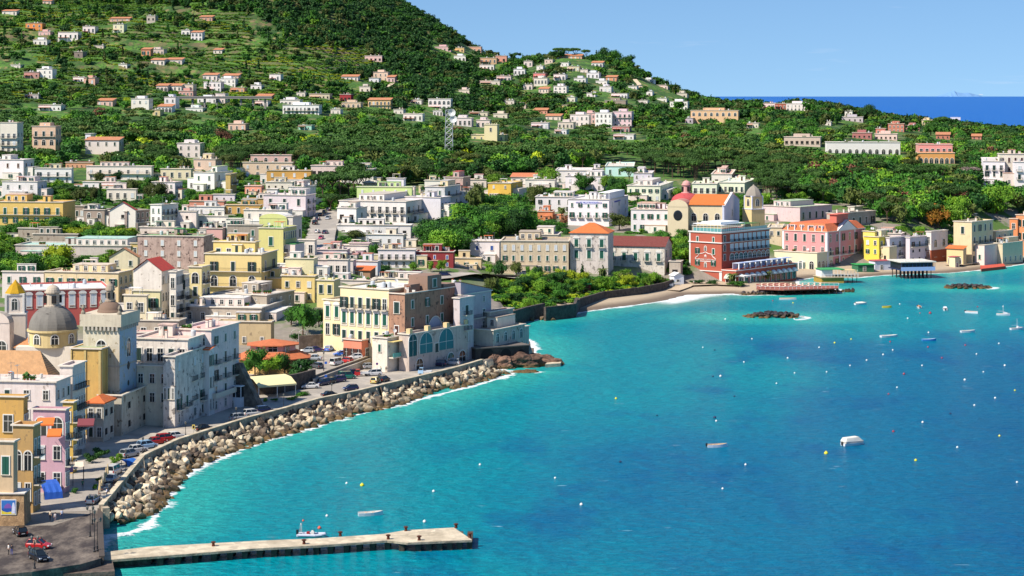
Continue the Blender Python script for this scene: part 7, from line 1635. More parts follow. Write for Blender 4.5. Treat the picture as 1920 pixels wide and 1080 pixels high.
m.quadstrip([[(0,0,2.9),(0,3.,4.1),(0,6.5,4.3)],[(Lc,0,2.9),(Lc,3.,4.1),(Lc,6.5,4.3)]],0,False,False);m.box(0,Lc,-.05,.02,2.5,2.9,0);m.build('cloth',[plain('canopy_cream','dfd3a0',.85)],cn)
m = MB()
for x in (.2,Lc/2,Lc-.2):
    for y in (.1,6.2): m.box(x-.07,x+.07,y-.07,y+.07,0,2.9 if y < 1 else 4.1)
m.build('posts',[plain('post_white','cfccc6',.6)],cn)
tp = empty('tarpaulin',at(463,738,2.5),.3,'blue tarpaulin roof behind the cream canopy','tarpaulin');m = MB();m.quadstrip([[(0,0,2.6),(0,3.2,3.1)],[(5.5,0,2.5),(5.5,3.2,3.3)]],0,False,False);m.build('cloth',[plain('tarp_blue','2878c0',.6)],tp)
m = MB();[m.box(x-.05,x+.05,y-.05,y+.05,0,2.5) for x in (.1,5.4) for y in (.1,3.)];m.build('posts',[IRON],tp)
for (px,py,w_,d_,h_,ang,colr,lab,nm) in [(100,935,3.2,4.,2.6,.5,'1f55b0','draped blue tarpaulin hanging over a stall at the shaded house foot','tarpaulin'),(112,912,4.6,2.6,2.9,.2,'a87088','rose brown awning over the shaded tavern','awning'),(128,905,5.5,2.4,3.3,.25,'d9c9b4','large cream parasol awning over the shaded lane tavern','awning'),(249,872,3.,1.6,1.,.9,'2060b0','crumpled blue tarpaulin beside the parapet wall','tarpaulin')]:
    r = empty(nm,at(px,py,2.55),ang,lab,nm);m = MB();k = 6
    m.quadstrip([[(-w_/2+w_*i/k,0,h_*(.45 if nm == 'tarpaulin' else .85)-.12*(i % 2)),(-w_/2+w_*i/k,d_*.5,h_*.85-.06*(i % 2)),(-w_/2+w_*i/k,d_,h_)] for i in range(k+1)],0,False,False)
    if nm == 'tarpaulin': m.quadstrip([[(-w_/2+w_*i/k,-.3,0),(-w_/2+w_*i/k,0,h_*.45-.12*(i % 2))] for i in range(k+1)],0,False,False)
    m.build('cloth',[plain('cloth_'+colr,colr,.75)],r);m = MB();[m.box(x-.04,x+.04,y-.04,y+.04,0,h_*.84) for x in (-w_/2,w_/2) for y in (.1,d_-.1)];m.build('posts',[IRON],r)
# awnings on the pink house
for (px,D,z,w_,colr,lab) in [(84,352,15.2,3.,'d9702c','bright orange awning over the upper balcony of the pink house'),(101,350,13.6,2.4,'d9702c','second smaller orange awning on the pink house corner'),(160,372,11.8,3.,'7a3a40','dark red awning on the far house of the shaded lane')]:
    r = empty('awning',atd(px,D,z),.1,lab,'awning');m = MB();m.quadstrip([[(-w_/2,0,0),(-w_/2,2.,.9)],[(w_/2,0,0),(w_/2,2.,.9)]],0,False,False);m.box(-w_/2,w_/2,-.03,.0,-.25,0);m.build('cloth',[plain('cloth_'+colr,colr,.7)],r);m = MB();m.tube((-w_/2,.1,0),(-w_/2,2.4,-.2),.04);m.tube((w_/2,.1,0),(w_/2,2.4,-.2),.04);m.build('arm',[IRON],r)
# ------------------------------------------------------------------ seafront of the hotels
WT = plaster('e0dfdd',.05)
sd_ = empty('sun_deck',Vector((0,0,0)),0,'red planked sun deck on black boulders in front of the red hotel','sun deck')
m = MB();dz_ = 2.2;pts = [(1418,541),(1470,543),(1572,540),(1572,536),(1490,534),(1470,530),(1418,532)];P_ = [at(x,y,dz_) for x,y in pts];m.prism([(p.x,p.y) for p in P_],dz_-.35,dz_,0);m.build('deck',[plain('red_planks','96584a',.8,0,.3)],sd_)
m = MB()
for i in range(12): p = at(1420+i*13.5,541.5 if i < 5 else 540.5,dz_);m.box(p.x-.12,p.x+.12,p.y+.2,p.y+.45,-1.5,dz_-.36)
m.build('posts',[plain('dark_timber','3a2e28',.9)],sd_)
m = MB()
fr_ = [at(x,y,dz_) for x,y in [(1418,541),(1470,543),(1572,540),(1573,536),(1500,534)]]
for p,q in zip(fr_[:-1],fr_[1:]):
    m.tube((p.x,p.y,dz_+1),(q.x,q.y,dz_+1),.06);n = int((q-p).length/1.6)
    for i in range(n+1): a0 = p.lerp(q,i/max(1,n));m.tube((a0.x,a0.y,dz_),(a0.x,a0.y,dz_+1),.05)
m.build('railing',[plain('rail_white','d9d9d9',.5)],sd_)
lm_ = MB();lm_.box(-.95,.5,-.3,.3,.25,.35);lm_.quadstrip([[(.5,-.3,.25),(.5,.3,.25),(.5,.3,.35),(.5,-.3,.35)],[(1.05,-.3,.6),(1.05,.3,.6),(1.02,.3,.7),(1.02,-.3,.7)]],0);lms = lm_.mesh('mattress',plain('lounger_cloth','d9b8a0',.8))
lf_ = MB();[lf_.box(x-.03,x+.03,y-.03,y+.03,0,.25) for x in (-.85,.45) for y in (-.25,.25)];lfs = lf_.mesh('frame',IRON)
for i in range(22):
    p = at(1426+(i % 11)*11,538.6-(i//11)*3.2+(0 if i % 11 < 5 else -1),dz_);r = empty('sun_lounger',p,.9,'pinkish sun lounger standing on the red sun deck','sun lounger','sun loungers on the red deck');link('mattress',lms,r);link('frame',lfs,r)
for i,(x,y) in enumerate([(1380,531),(1396,531),(1408,529),(1424,527)]):
    r = empty('beach_canopy',hit(x,y),.75,'white cloth beach canopy before the arcade of the red hotel','canopy','white beach canopies');r.location.z += .3;m = MB();m.box(-1.8,1.8,-1.4,1.4,2.3,2.6);m.build('cloth',[WT],r);m = MB();[m.box(a0-.08,a0+.08,b0-.08,b0+.08,0,2.3) for a0 in (-1.7,1.7) for b0 in (-1.3,1.3)];m.build('posts',[WT],r)
def platform(name,lab,px0,px1,py,zf,depth,ang,parts,cat):
    P = at(px0,py,zf);Q = at(px1,py,zf);r = empty(name,(P.x,P.y,0),math.radians(ang),lab,cat);L = (Q.x-P.x)/math.cos(math.radians(ang));parts(r,L,depth,zf);return r
def stilt(r,L,dpt,zf):
    m = MB();m.box(0,L,0,dpt,zf-.4,zf,0);m.box(.6,L-.6,.6,dpt-.6,zf,zf+2.6,1);m.box(-.1,L+.1,-.1,0,zf-.5,zf+1.0,2);m.box(L,L+.1,0,dpt,zf-.5,zf+1.0,2);m.build('lower_deck',[plain('navy_timber','1e2c50',.7),plain('window_dark','1a2434',.3),plain('rail_blue_white','9fb4dc',.6)],r)
    m = MB();m.box(-.4,L+.4,-.4,dpt+.4,zf+2.75,zf+3.1,0);m.build('roof',[roofmat('dcd8cc')],r)
    m = MB();n = 9
    for i in range(n+1): m.box(L*i/n-.06,L*i/n+.06,-.05,.07,zf+1,zf+2.75);m.box(L-.07,L+.05,dpt*i/n-.06,dpt*i/n+.06,zf+1,zf+2.75)
    m.build('window_posts',[plain('post_navy','22386a',.6)],r)
    for i in range(9):
        for j in range(3): m = MB();m.tube((L*(i+.3)/9,dpt*(j+.3)/3,-3),(L*(i+.3)/9,dpt*(j+.3)/3,zf-.4),.16);m.build('stilt',[plain('dark_timber','2a2422',.9)],r)
    for i,x in enumerate((2.5,L-6)): m = MB();m.lathe([(.04,zf+3.1),(.04,zf+4.1)],x,2,6);m.lathe([(.3,zf+3.1),(.3,zf+3.5)],x,2,8);m.build('roof_vent',[FRAMEW],r)
platform('stilt_restaurant','dark blue restaurant on stilts with flat pale roof over the water',1690,1756,506,3.6,13,12,stilt,'restaurant')
def bathpier(r,L,dpt,zf):
    m = MB();m.box(0,L,0,dpt,zf-.3,zf,0);m.box(.3,L*.62,.5,dpt,-2,zf-.3,1);m.build('platform',[plain('pier_planks','b8a284',.85),plain('ochre_base','b08a3c',.9,0,.3)],r)
    m = MB();m.box(.8,L*.35,2,dpt-1,zf,zf+2.6,0);m.build('cabin',[WT],r)
    m = MB();m.box(.4,L*.66,1.,dpt-.5,zf+2.7,zf+2.85,0);m.build('green_roof',[plain('green_roof_sheet','3a9a58',.6)],r)
    m = MB();m.box(L*.6,L*.98,.6,dpt*.7,zf+2.3,zf+2.42,0);m.build('cream_awning',[plain('cream_cloth','cdb488',.9)],r)
    m = MB()
    for i in range(12): m.box(L*i/11-.05,L*i/11+.05,.05,.15,zf,zf+1.05);m.box(L*i/11-.05,L*i/11+.05,1.,1.1,zf+(0 if i > 1 else 0),zf+2.6) if i > 3 else None
    m.box(0,L,.04,.14,zf+1.,zf+1.1);m.build('railing',[WT],r)
    for i in range(4):
        for j in range(2): m = MB();m.tube((L*(.62+.38*i/3.2),1+dpt*.5*j,-3),(L*(.62+.38*i/3.2),1+dpt*.5*j,zf-.3),.12);m.build('stilt',[plain('dark_timber','2a2422',.9)],r)
platform('bathing_platform','bathing platform with green roof and yellow base before the pink hotel',1540,1612,520,2.4,10,10,bathpier,'platform')
def hut(px,py,w_,d_,h_,ang,wall,roof_,name,lab,cat='hut',z=None,gable=False):
    P = hit(px,py) if z is None else at(px,py,z);r = empty(name,P,math.radians(ang),lab,cat);m = MB();m.box(-w_/2,w_/2,0,d_,-1.5,h_);m.build('wall',[plaster(wall,.15)],r)
    m = MB();e = .35
    if gable:
        for s0 in (-w_/2-e,w_/2+e): m.face([(s0,-e,h_-.1),(0,-e,h_+w_*.28),(0,d_+e,h_+w_*.28),(s0,d_+e,h_-.1)])
        m.face([(-w_/2,0,h_),(w_/2,0,h_),(0,0,h_+w_*.26)])
    else: m.box(-w_/2-e,w_/2+e,-e,d_+e,h_+.003,h_+.2)
    m.build('roof',[plain('hut_roof_'+roof_,roof_,.7)],r);link('door',window_mesh('d',1.,1.6),r,(-w_*.1,0,.1));return r
hut(1273,533,4.,4.,3.2,20,'e0e2ea','e0e0e0','beach_hut','small white gabled hut at the end of the beach by the boats',gable=True)
hut(1094,549,5.,4.,3.,8,'6a2a22','2f8f4c','kiosk','dark red kiosk with a green roof at the garden edge','kiosk')
hut(1656,505,7.5,5,3.4,20,'cdd2e0','b0505a','boat_house','small lilac white boat house with a red roof edge beside the stilt restaurant','boat house',z=1.2)
hut(1624,508,7,6,2.4,15,'2a6a4a','2f9a50','beach_bar','green beach bar with a flat bright green roof','beach bar',z=1.2)
hut(1795,501,3,3,4.2,40,'dcd0a8','b0505a','kiosk','small pale yellow kiosk on the right beach beside the low cream house','kiosk')
for i in range(9):
    P = hit(1478+i*7.5,505-i*.35);r = empty('changing_cabin',P+Vector((0,0,.2)),.7,'green and white striped beach changing cabin below the mint wing','cabin','striped beach cabins');m = MB()
    for j in range(5): m.box(-.9+j*.36,-.9+(j+1)*.36-.002,0,1.6,-1,2.3,j % 2)
    m.box(-1.,1.,-.1,1.7,2.3,2.42,0);m.build('cabin',[WT,plain('cabin_green','2f8f7c',.6)],r)
sheet('terrace_floor',[(1840,504),(1885,499),(1882,494),(1838,498)],1.2,plain('red_floor','c0503a',.8),1.2,None,'red floored beach terrace edge on the right shore','terrace')
# ------------------------------------------------------------------ boats and buoys
def hull(L,Wd,Hh,root,colr='d6d8dc',inner='b8b0a4',name='hull',depth=.35):
    m = MB();st = []
    for i in range(9):
        u = i/8;x = -L/2+L*u;w = Wd/2*(1-max(0,(u-.45)/.55)**2.2)*(.86+.14*min(1,u*4));w = max(w,.02);zt = Hh*(1+.35*max(0,u-.4)**1.5*2)
        st.append((x,w,zt))
    m.quadstrip([[(x,-w*1.,zt),(x,-w*.82,-depth*.3),(x,0,-depth),(x,w*.82,-depth*.3),(x,w,zt)] for x,w,zt in st],0,False,False)
    m.face([(st[0][0],-st[0][1],st[0][2]),(st[0][0],-st[0][1]*.82,-depth*.3),(st[0][0],0,-depth),(st[0][0],st[0][1]*.82,-depth*.3),(st[0][0],st[0][1],st[0][2])])
    t_ = .9
    m.quadstrip([[(x,-w,zt),(x,-w*t_+.0,zt+.03),(x*.985,-w*t_,zt-Hh*.55),(x*.985,w*t_,zt-Hh*.55),(x,w*t_,zt+.03),(x,w,zt)] for x,w,zt in st],1,False,False)
    return m.build(name,[paint(colr,.35,'hull_paint'),plain('boat_inside',inner,.7)],root)
def boat(px,py,L,head,label,style='open',colr='d8dade',inner='b8b0a4',cat='boat'):
    r = empty('boat',at(px,py,.02),math.radians(head),label,cat,None);Wd = L*.36;Hh = .55
    hull(L,Wd,Hh,r,colr,inner)
    if style in ('open','motor'):
        for x in (-L*.18,L*.1): m = MB();m.box(x-.14,x+.14,-Wd*.42,Wd*.42,Hh*.75,Hh*.82);m.build('seat',[plain('thwart','c4a484',.7)],r)
    if style in ('motor','canopy','cuddy'):
        m = MB();m.box(-L/2-.35,-L/2+.0,-.15,.15,Hh*.4,Hh*1.5);m.box(-L/2-.25,-L/2-.12,-.05,.05,-.5,Hh*.4);m.build('outboard_motor',[plain('motor_black','1c1e22',.4)],r)
    if style == 'canopy':
        m = MB();m.quadstrip([[(-L*.48,-Wd*.5,Hh*1.6),(L*.34,-Wd*.44,Hh*1.6),(L*.34,Wd*.44,Hh*1.6),(-L*.48,Wd*.5,Hh*1.6)],[(-L*.42,-Wd*.36,Hh*2.9),(L*.16,-Wd*.34,Hh*3.1),(L*.16,Wd*.34,Hh*3.1),(-L*.42,Wd*.36,Hh*2.9)]],0);m.build('canopy',[plain('canopy_canvas','d9d4c8',.8)],r)
        m = MB();m.box(-L*.47,L*.33,-Wd*.48,Wd*.48,Hh*.9,Hh*1.6);m.build('side_cloth',[plain('canvas_grey','b9b4ac',.8)],r)
    if style == 'cover': m = MB();m.quadstrip([[(-L*.46,-Wd*.46,Hh*1.05),(-L*.46,0,Hh*1.7),(-L*.46,Wd*.46,Hh*1.05)],[(L*.1,-Wd*.48,Hh*1.1),(L*.1,0,Hh*1.9),(L*.1,Wd*.48,Hh*1.1)],[(L*.44,-.1,Hh*1.3),(L*.44,0,Hh*1.35),(L*.44,.1,Hh*1.3)]],0,False,False);m.build('cover',[plain('canopy_canvas','d9d4c8',.8)],r)
    if style in ('cuddy','mast'):
        m = MB();m.quadstrip([[(0,-Wd*.4,Hh),(L*.38,-Wd*.18,Hh*1.1),(L*.38,Wd*.18,Hh*1.1),(0,Wd*.4,Hh)],[(.2,-Wd*.3,Hh*2.1),(L*.28,-Wd*.12,Hh*1.6),(L*.28,Wd*.12,Hh*1.6),(.2,Wd*.3,Hh*2.1)]],0);m.build('cabin',[paint(colr,.35,'hull_paint')],r)
    if style == 'mast':
        m = MB();m.tube((0,0,Hh),(0,0,3.4),.05);m.tube((0,0,1.3),(-L*.42,0,1.35),.04);m.build('mast',[plain('mast_white','d0d0d0',.4)],r)
    return r
boat(695,966,4.3,12,'small white open rowing boat floating above the pier','open',inner='cfccc6')
boat(1345,838,4.2,8,'white and blue rowing boat with an orange inside, far from others','motor',colr='d4dce6',inner='c0a88e')
boat(1600,834,5.4,28,'white motor boat under a full cream canopy','canopy')
boat(1667,632,5.4,14,'long white slender boat left of the small blue boat','open',inner='d4d4d0')
boat(1742,639,4.2,4,'small blue open boat between two white boats','open',colr='3f86c8',inner='9ab8d0')
boat(1815,623,4.6,10,'white boat right of the small blue boat','open',inner='c9c9c4')
boat(1907,618,4.4,14,'white sailing dinghy with a mast at the right photo edge','mast')
boat(1881,591,4.4,-12,'white boat with a thin mast in the far mooring row','mast')
boat(1822,587,4.4,-40,'white boat with a reddish inside in the far mooring row','motor',inner='c09a84')
boat(1772,581,4.6,80,'white boat seen end on with dark window, middle of the far mooring row','cuddy')
boat(1723,577,4.4,86,'white boat seen end on left of the middle of the far mooring row','motor',inner='b08f78')
boat(1614,571,4.6,20,'white covered motor boat at the left end of the far mooring row','cover')
boat(1663,577,3.2,4,'tiny yellow dinghy in the far mooring row','open',colr='d9c440',inner='b8a040')
boat(1477,562,6.0,-8,'wooden pale boat close to the red sun deck','open',inner='c9b08c')
for px,py,hd,lab in [(1247,537,-6,'grey boat pulled up on the beach by the wall'),(1262,534,-10,'white boat pulled up on the beach beside the white hut')]:
    q = boat(px,py,6.,hd,lab,'open');p = hit(px,py);q.location = p+Vector((0,0,.3))
# inflatable boat moored behind the pier
r = empty('inflatable_boat',at(586,1006,0),math.radians(-6),'grey inflatable boat with steering console and antenna arch behind the pier','boat');L = 4.6
m = MB()
for s in (-1,1):
    pts = [(-L/2,s*.75,.3),(L*.15,s*.75,.32),(L*.36,s*.5,.4),(L*.47,s*.14,.5)]
    for p,q in zip(pts[:-1],pts[1:]): m.tube(p,q,.23,10)
    m.lathe([(.02,.1),(.23,.12),(.23,.45),(.02,.5)],-L/2,s*.75,10)
m.build('tube',[plain('grey_rubber','b4bac8',.5)],r);m = MB();m.box(-L*.45,L*.3,-.6,.6,.1,.2);m.build('floor',[plain('boat_floor','c9c9cc',.6)],r)
m = MB();m.box(-.2,.3,-.35,.35,.2,.95);m.build('console',[FRAMEW],r);m = MB();m.box(.2,.24,-.33,.33,.95,1.35);m.build('windscreen',[paint('5f9a9a',.1,'pale_glass')],r)
m = MB();m.box(-.95,-.5,-.3,.3,.2,.8);m.build('seat',[plain('seat_red','9a2228',.6)],r)
m = MB();m.tube((-L*.42,-.6,.4),(-L*.42,-.55,1.9),.04);m.tube((-L*.42,.6,.4),(-L*.42,.55,1.9),.04);m.tube((-L*.42,-.55,1.9),(-L*.42,.55,1.9),.04);m.lathe([(.05,1.9),(.12,2.),(.05,2.15)],-L*.42,0,8);m.build('arch',[FRAMEW],r)
m = MB();m.box(-L/2-.4,-L/2-.05,-.17,.17,.25,1.05);m.build('outboard_motor',[plain('motor_black','1c1e22',.4)],r)
m = MB();m.quadstrip([[(-L*.46+.02*q,.0+rad*math.cos(j*math.pi/6),1.1+rad*math.sin(j*math.pi/6)) for j in range(12)] for q,rad in ((0,.22),(2,.3),(4,.22),(2,.15),(0,.22))],0,True,False);m.build('life_ring',[plain('ring_orange','d2482c',.6)],r)
# buoys
bu = MB();bu.lathe([(.03,-.25),(.22,-.15),(.3,.05),(.27,.22),(.14,.34),(.05,.36),(.05,.44),(.02,.46)],n=12);bum = smooth(bu.mesh('buoy',[paint('d8d8d4',.4,'buoy_plastic')]))
BU = {'white': 'd8d8d4','yellow': 'd9cc20','orange': 'd4583c','red': '9c2c3c','dark': '16204a'}
BL = [(599,991,'orange',1.3),(568.5,977,'orange',.8),(714,963,'white',1.),(613,968,'white',1.),(679,911,'yellow',1.6),(813,922,'white',1.1),(796,979,'white',1.2),(650,907,'white',1.),
 (1549,851,'yellow',1.7),(1717,864,'yellow',1.2),(1675,810,'red',1.2),(1730,792.5,'white',1.1),(1795,839.5,'white',1.),(1874,818,'yellow',1.),(1340,784,'dark',1.4),(1343,790,'white',1.),(1377,744,'dark',1.),(1337,706.5,'dark',1.),
 (1351,706,'white',1.3),(1395,679.5,'white',1.),(1340,657,'dark',1.),(1410,636,'white',1.),(1360,599,'white',1.1),(1477,672,'white',1.1),(1490,700,'white',.9),(1456,719.5,'white',.9),(1550,698,'white',.9),(1594,686,'white',.9),(1625,676,'white',1.),
 (1656,665.5,'white',1.1),(1674,657,'white',1.),(1536,652,'white',1.),(1565,643.5,'yellow',1.2),(1596,636.5,'yellow',1.),(1669,641.5,'red',1.1),(1740,651.5,'red',1.1),(1766,672,'red',1.1),(1810,648,'red',1.2),(1831,664.5,'white',1.),(1873,644.5,'white',1.),
 (1884,686,'white',1.2),(1729,686,'white',1.),(1695,702,'red',1.3),(1809,713,'white',1.3),(1844,698,'white',.9),(1682,727,'white',.9),(1666,739.5,'red',1.),(1827,760.5,'white',1.),(1866,747,'white',1.1),(1903,732.5,'yellow',.9),(1782,776.5,'dark',1.),
 (1741,624,'white',1.1),(1725,587.5,'red',1.),(1744,588,'red',1.9),(1702,597.5,'white',1.1),(1687,570.5,'white',1.),(1487,568.5,'yellow',1.1),(1449,564.5,'red',1.1),(1833,576,'red',1.1),(1881,575,'white',1.),(1398,872,'white',1.),(1155,748,'yellow',1.2),(1163,867,'dark',1.1),(1090,947,'white',1.2),(900,872,'white',1.),(1041,897,'white',.9),(1355,917,'white',.9),(1907,905,'white',.9),(1232,780,'dark',.9),(1318,652,'white',.9)]
for x,y,cname,s in BL:
    near = 'near the pier' if y > 900 and x < 950 else ('in the open water right of the pier' if y > 740 and x < 1300 else ('in the mooring field on the right' if x > 1300 else 'in the middle of the bay'))
    r = link('buoy',bum,None,at(x,y,.0));r.scale = (s*.85,)*3;override(r,0,paint(BU[cname],.4,'buoy_plastic'))
    tag(r,('dark blue' if cname == 'dark' else cname)+' mooring buoy floating '+near,'buoy',cname+' buoys '+near)
P = at(1253+112,217,0) if False else None
sb = empty('boat',atd(1726,5000,0.1),.5,'tiny white sailing boat far out on the open sea','boat');hull(11,3,1.4,sb);m = MB();m.face([(0,0,2),(-4.5,.1,2),(0,0,15)]);m.face([(.5,0,2),(5,.1,2),(.3,0,13)]);m.build('sail',[WT],sb)
# ------------------------------------------------------------------ vegetation
LM = [leafmat('leaf_dark_green','1d4219','325a22'),leafmat('leaf_mid_green','2c5819','467822'),leafmat('leaf_bright_green','477518','74992a'),leafmat('leaf_olive_green','3c4c1c','5c6630'),leafmat('leaf_pine_green','2a4a18','46662a'),
      leafmat('leaf_yellow_green','7c9018','a4b224'),leafmat('leaf_brown','5c3a28','7c5640'),leafmat('leaf_purple','3a1420','5c2434'),leafmat('leaf_rust','8a6a1c','b0702c'),leafmat('bare_twigs','7c6c64','9a8a80')]
BARK = plain('bark','5c4a3c',.95)
def crown_np(kind,n,leaf,seed,core=True):
    """leaf quads spread over uneven lobes; unit size: about 1 wide, sitting on z=0..1"""
    r = np.random.default_rng(seed);lob = []
    if kind == 'broad':
        for i in range(11):
            a = r.uniform(0,6.28);q = r.uniform(.12,.36);z = r.uniform(.30,.78);lob.append((q*math.cos(a),q*math.sin(a),z,r.uniform(.16,.27)*(1.15-abs(z-.5)*.6)))
        lob.append((0,0,.55,.32))
    elif kind == 'pine':
        for i in range(14):
            a = r.uniform(0,6.28);q = r.uniform(.05,.42);lob.append((q*math.cos(a),q*math.sin(a),.84-.2*q+r.uniform(-.04,.04),r.uniform(.13,.20)))
    elif kind == 'cypress':
        for i in range(10): z = .12+.8*i/9;lob.append((r.uniform(-.02,.02),r.uniform(-.02,.02),z,.12*(1.1-z*.85)))
    elif kind == 'shrub':
        for i in range(8): a = r.uniform(0,6.28);q = r.uniform(.1,.38);lob.append((q*math.cos(a),q*math.sin(a),r.uniform(.2,.55),r.uniform(.18,.3)))
    elif kind == 'fir':
        for i in range(12): z = .15+.8*i/11;lob.append((r.uniform(-.04,.04),r.uniform(-.04,.04),z,.30*(1.04-z)))
    L = np.array(lob);w = L[:,3]**2;k = r.choice(len(L),n,p=w/w.sum());d = r.normal(size=(n,3));d /= np.linalg.norm(d,axis=1)[:,None]
    d[:,2] = np.where((d[:,2] < -.3) & (r.random(n) < .7),-d[:,2],d[:,2])
    sq = np.array([1,1,.55 if kind == 'pine' else (1.6 if kind == 'cypress' else (.4 if kind == 'fir' else .85))])
    P = L[k,:3]+d*sq*(L[k,3]*r.uniform(.78,1.1,n))[:,None]
    nn = d+r.normal(size=(n,3))*.55;nn /= np.linalg.norm(nn,axis=1)[:,None]
    t1 = np.cross(nn,r.normal(size=(n,3)));t1 /= np.linalg.norm(t1,axis=1)[:,None];t2 = np.cross(nn,t1)
    s = (leaf*r.uniform(.6,1.3,n))[:,None]
    V = np.stack([P-t1*s-t2*s*.7,P+t1*s-t2*s*.7,P+t1*s*.7+t2*s,P-t1*s*.7+t2*s*.6],1).reshape(-1,3)
    if core:
        cs = []
        for x,y,z,q in L:
            q *= .80;ring = [(x+q*math.cos(a),y+q*math.sin(a),z) for a in (0,1.57,3.14,4.71)];tp = (x,y,z+q*sq[2]);bt = (x,y,z-q*sq[2])
            for i in range(4):
                a,b2 = ring[i],ring[(i+1) % 4];mid = ((a[0]+b2[0])/2*1.0,(a[1]+b2[1])/2,z)
                cs += [a,b2,tuple((np.array(b2)+np.array(tp))/2),tp][:0] or [bt,b2,tp,a]
        V = np.concatenate([V,np.array(cs)])
    return V.astype(np.float32)
def quads(V): return np.arange(len(V)).reshape(-1,4)
def trunk_mesh(kind,seed):
    r = random.Random(seed);m = MB()
    if kind == 'pine':
        m.tube((0,0,-.08),(.02,0,.45),.022,6,0,.016);tips = [(.02,0,.45)]
        for i in range(7): a = i*.9+r.uniform(-.2,.2);q = r.uniform(.18,.34);m.tube((.02,0,.42+.03*(i % 3)),(q*math.cos(a),q*math.sin(a),.80),.012,5,0,.006)
    elif kind == 'cypress': m.tube((0,0,-.08),(0,0,.5),.02,6,0,.01)
    else:
        m.tube((0,0,-.1),(.01,0,.32),.035,6,0,.025)
        for i in range(6): a = i*1.05+r.uniform(-.3,.3);q = r.uniform(.15,.3);m.tube((.01,0,.28),(q*math.cos(a),q*math.sin(a),r.uniform(.48,.66)),.018,5,0,.006)
    return m.mesh('trunk',[BARK])
SPEC = {'broad': (1500,.022),'pine': (1700,.018),'cypress': (500,.022),'shrub': (700,.035),'fir': (700,.03)}
CR = {};TRK = {}
for kd,(n,lf) in SPEC.items():
    for s in range(4 if kd in ('broad','pine') else 2):
        V = crown_np(kd,n,lf,11*s+len(kd));CR[kd,s] = npmesh('crown',V,quads(V),[LM[1]]);TRK[kd,s] = trunk_mesh(kd,s)
NAMES = {'broad': 'broadleaf_tree','pine': 'umbrella_pine','cypress': 'cypress','shrub': 'shrub','fir': 'fir_tree'}
def tree(kind,P,w,h,mi,label,group=None,cat='tree',name=None):
    r = bpy.data.objects.new(name or NAMES[kind],None);COL.objects.link(r);r.location = P;r.rotation_euler = (0,0,RN.uniform(0,6.28));r.scale = (w,w*RN.uniform(.85,1.),h)
    tag(r,label,cat,group);s = RN.randint(0,3 if kind in ('broad','pine') else 1)
    c = link('crown',CR[kind,s],r);override(c,0,LM[mi])
    if kind != 'shrub': link('trunk',TRK[kind,s],r)
    return r
_R = np.array([r[:5] for r in RECTS]);_RP = np.array(ROADPTS);_F = np.array([(P.x,P.y,ux.x,ux.y,uy.x,uy.y,a,b_) for P,ux,uy,a,b_ in FOOT])
def free(x,y,top,w=5.,slack=.05):
    """does a tree here stand clear of the walls and leave the houses in sight"""
    dx = x-_F[:,0];dy = y-_F[:,1];u = dx*_F[:,2]+dy*_F[:,3];q = dx*_F[:,4]+dy*_F[:,5]
    if ((u > -_F[:,6]-w*.35) & (u < w*.35) & (q > -w*.35) & (q < _F[:,7]+w*.35)).any(): return False
    if (np.hypot(x-_RP[:,0],y-_RP[:,1]) < _RP[:,2]+w*.45).any(): return False
    px = 960+F*x/y;pt = HOR+F*(H-top)/y;hw = F*w*.36/y
    k = (px+hw > _R[:,0]) & (px-hw < _R[:,1]) & (pt < _R[:,3]) & (y < _R[:,4]+3) & (y > _R[:,4]-320)
    if k.any() and RN.random() > slack: return False
    return True
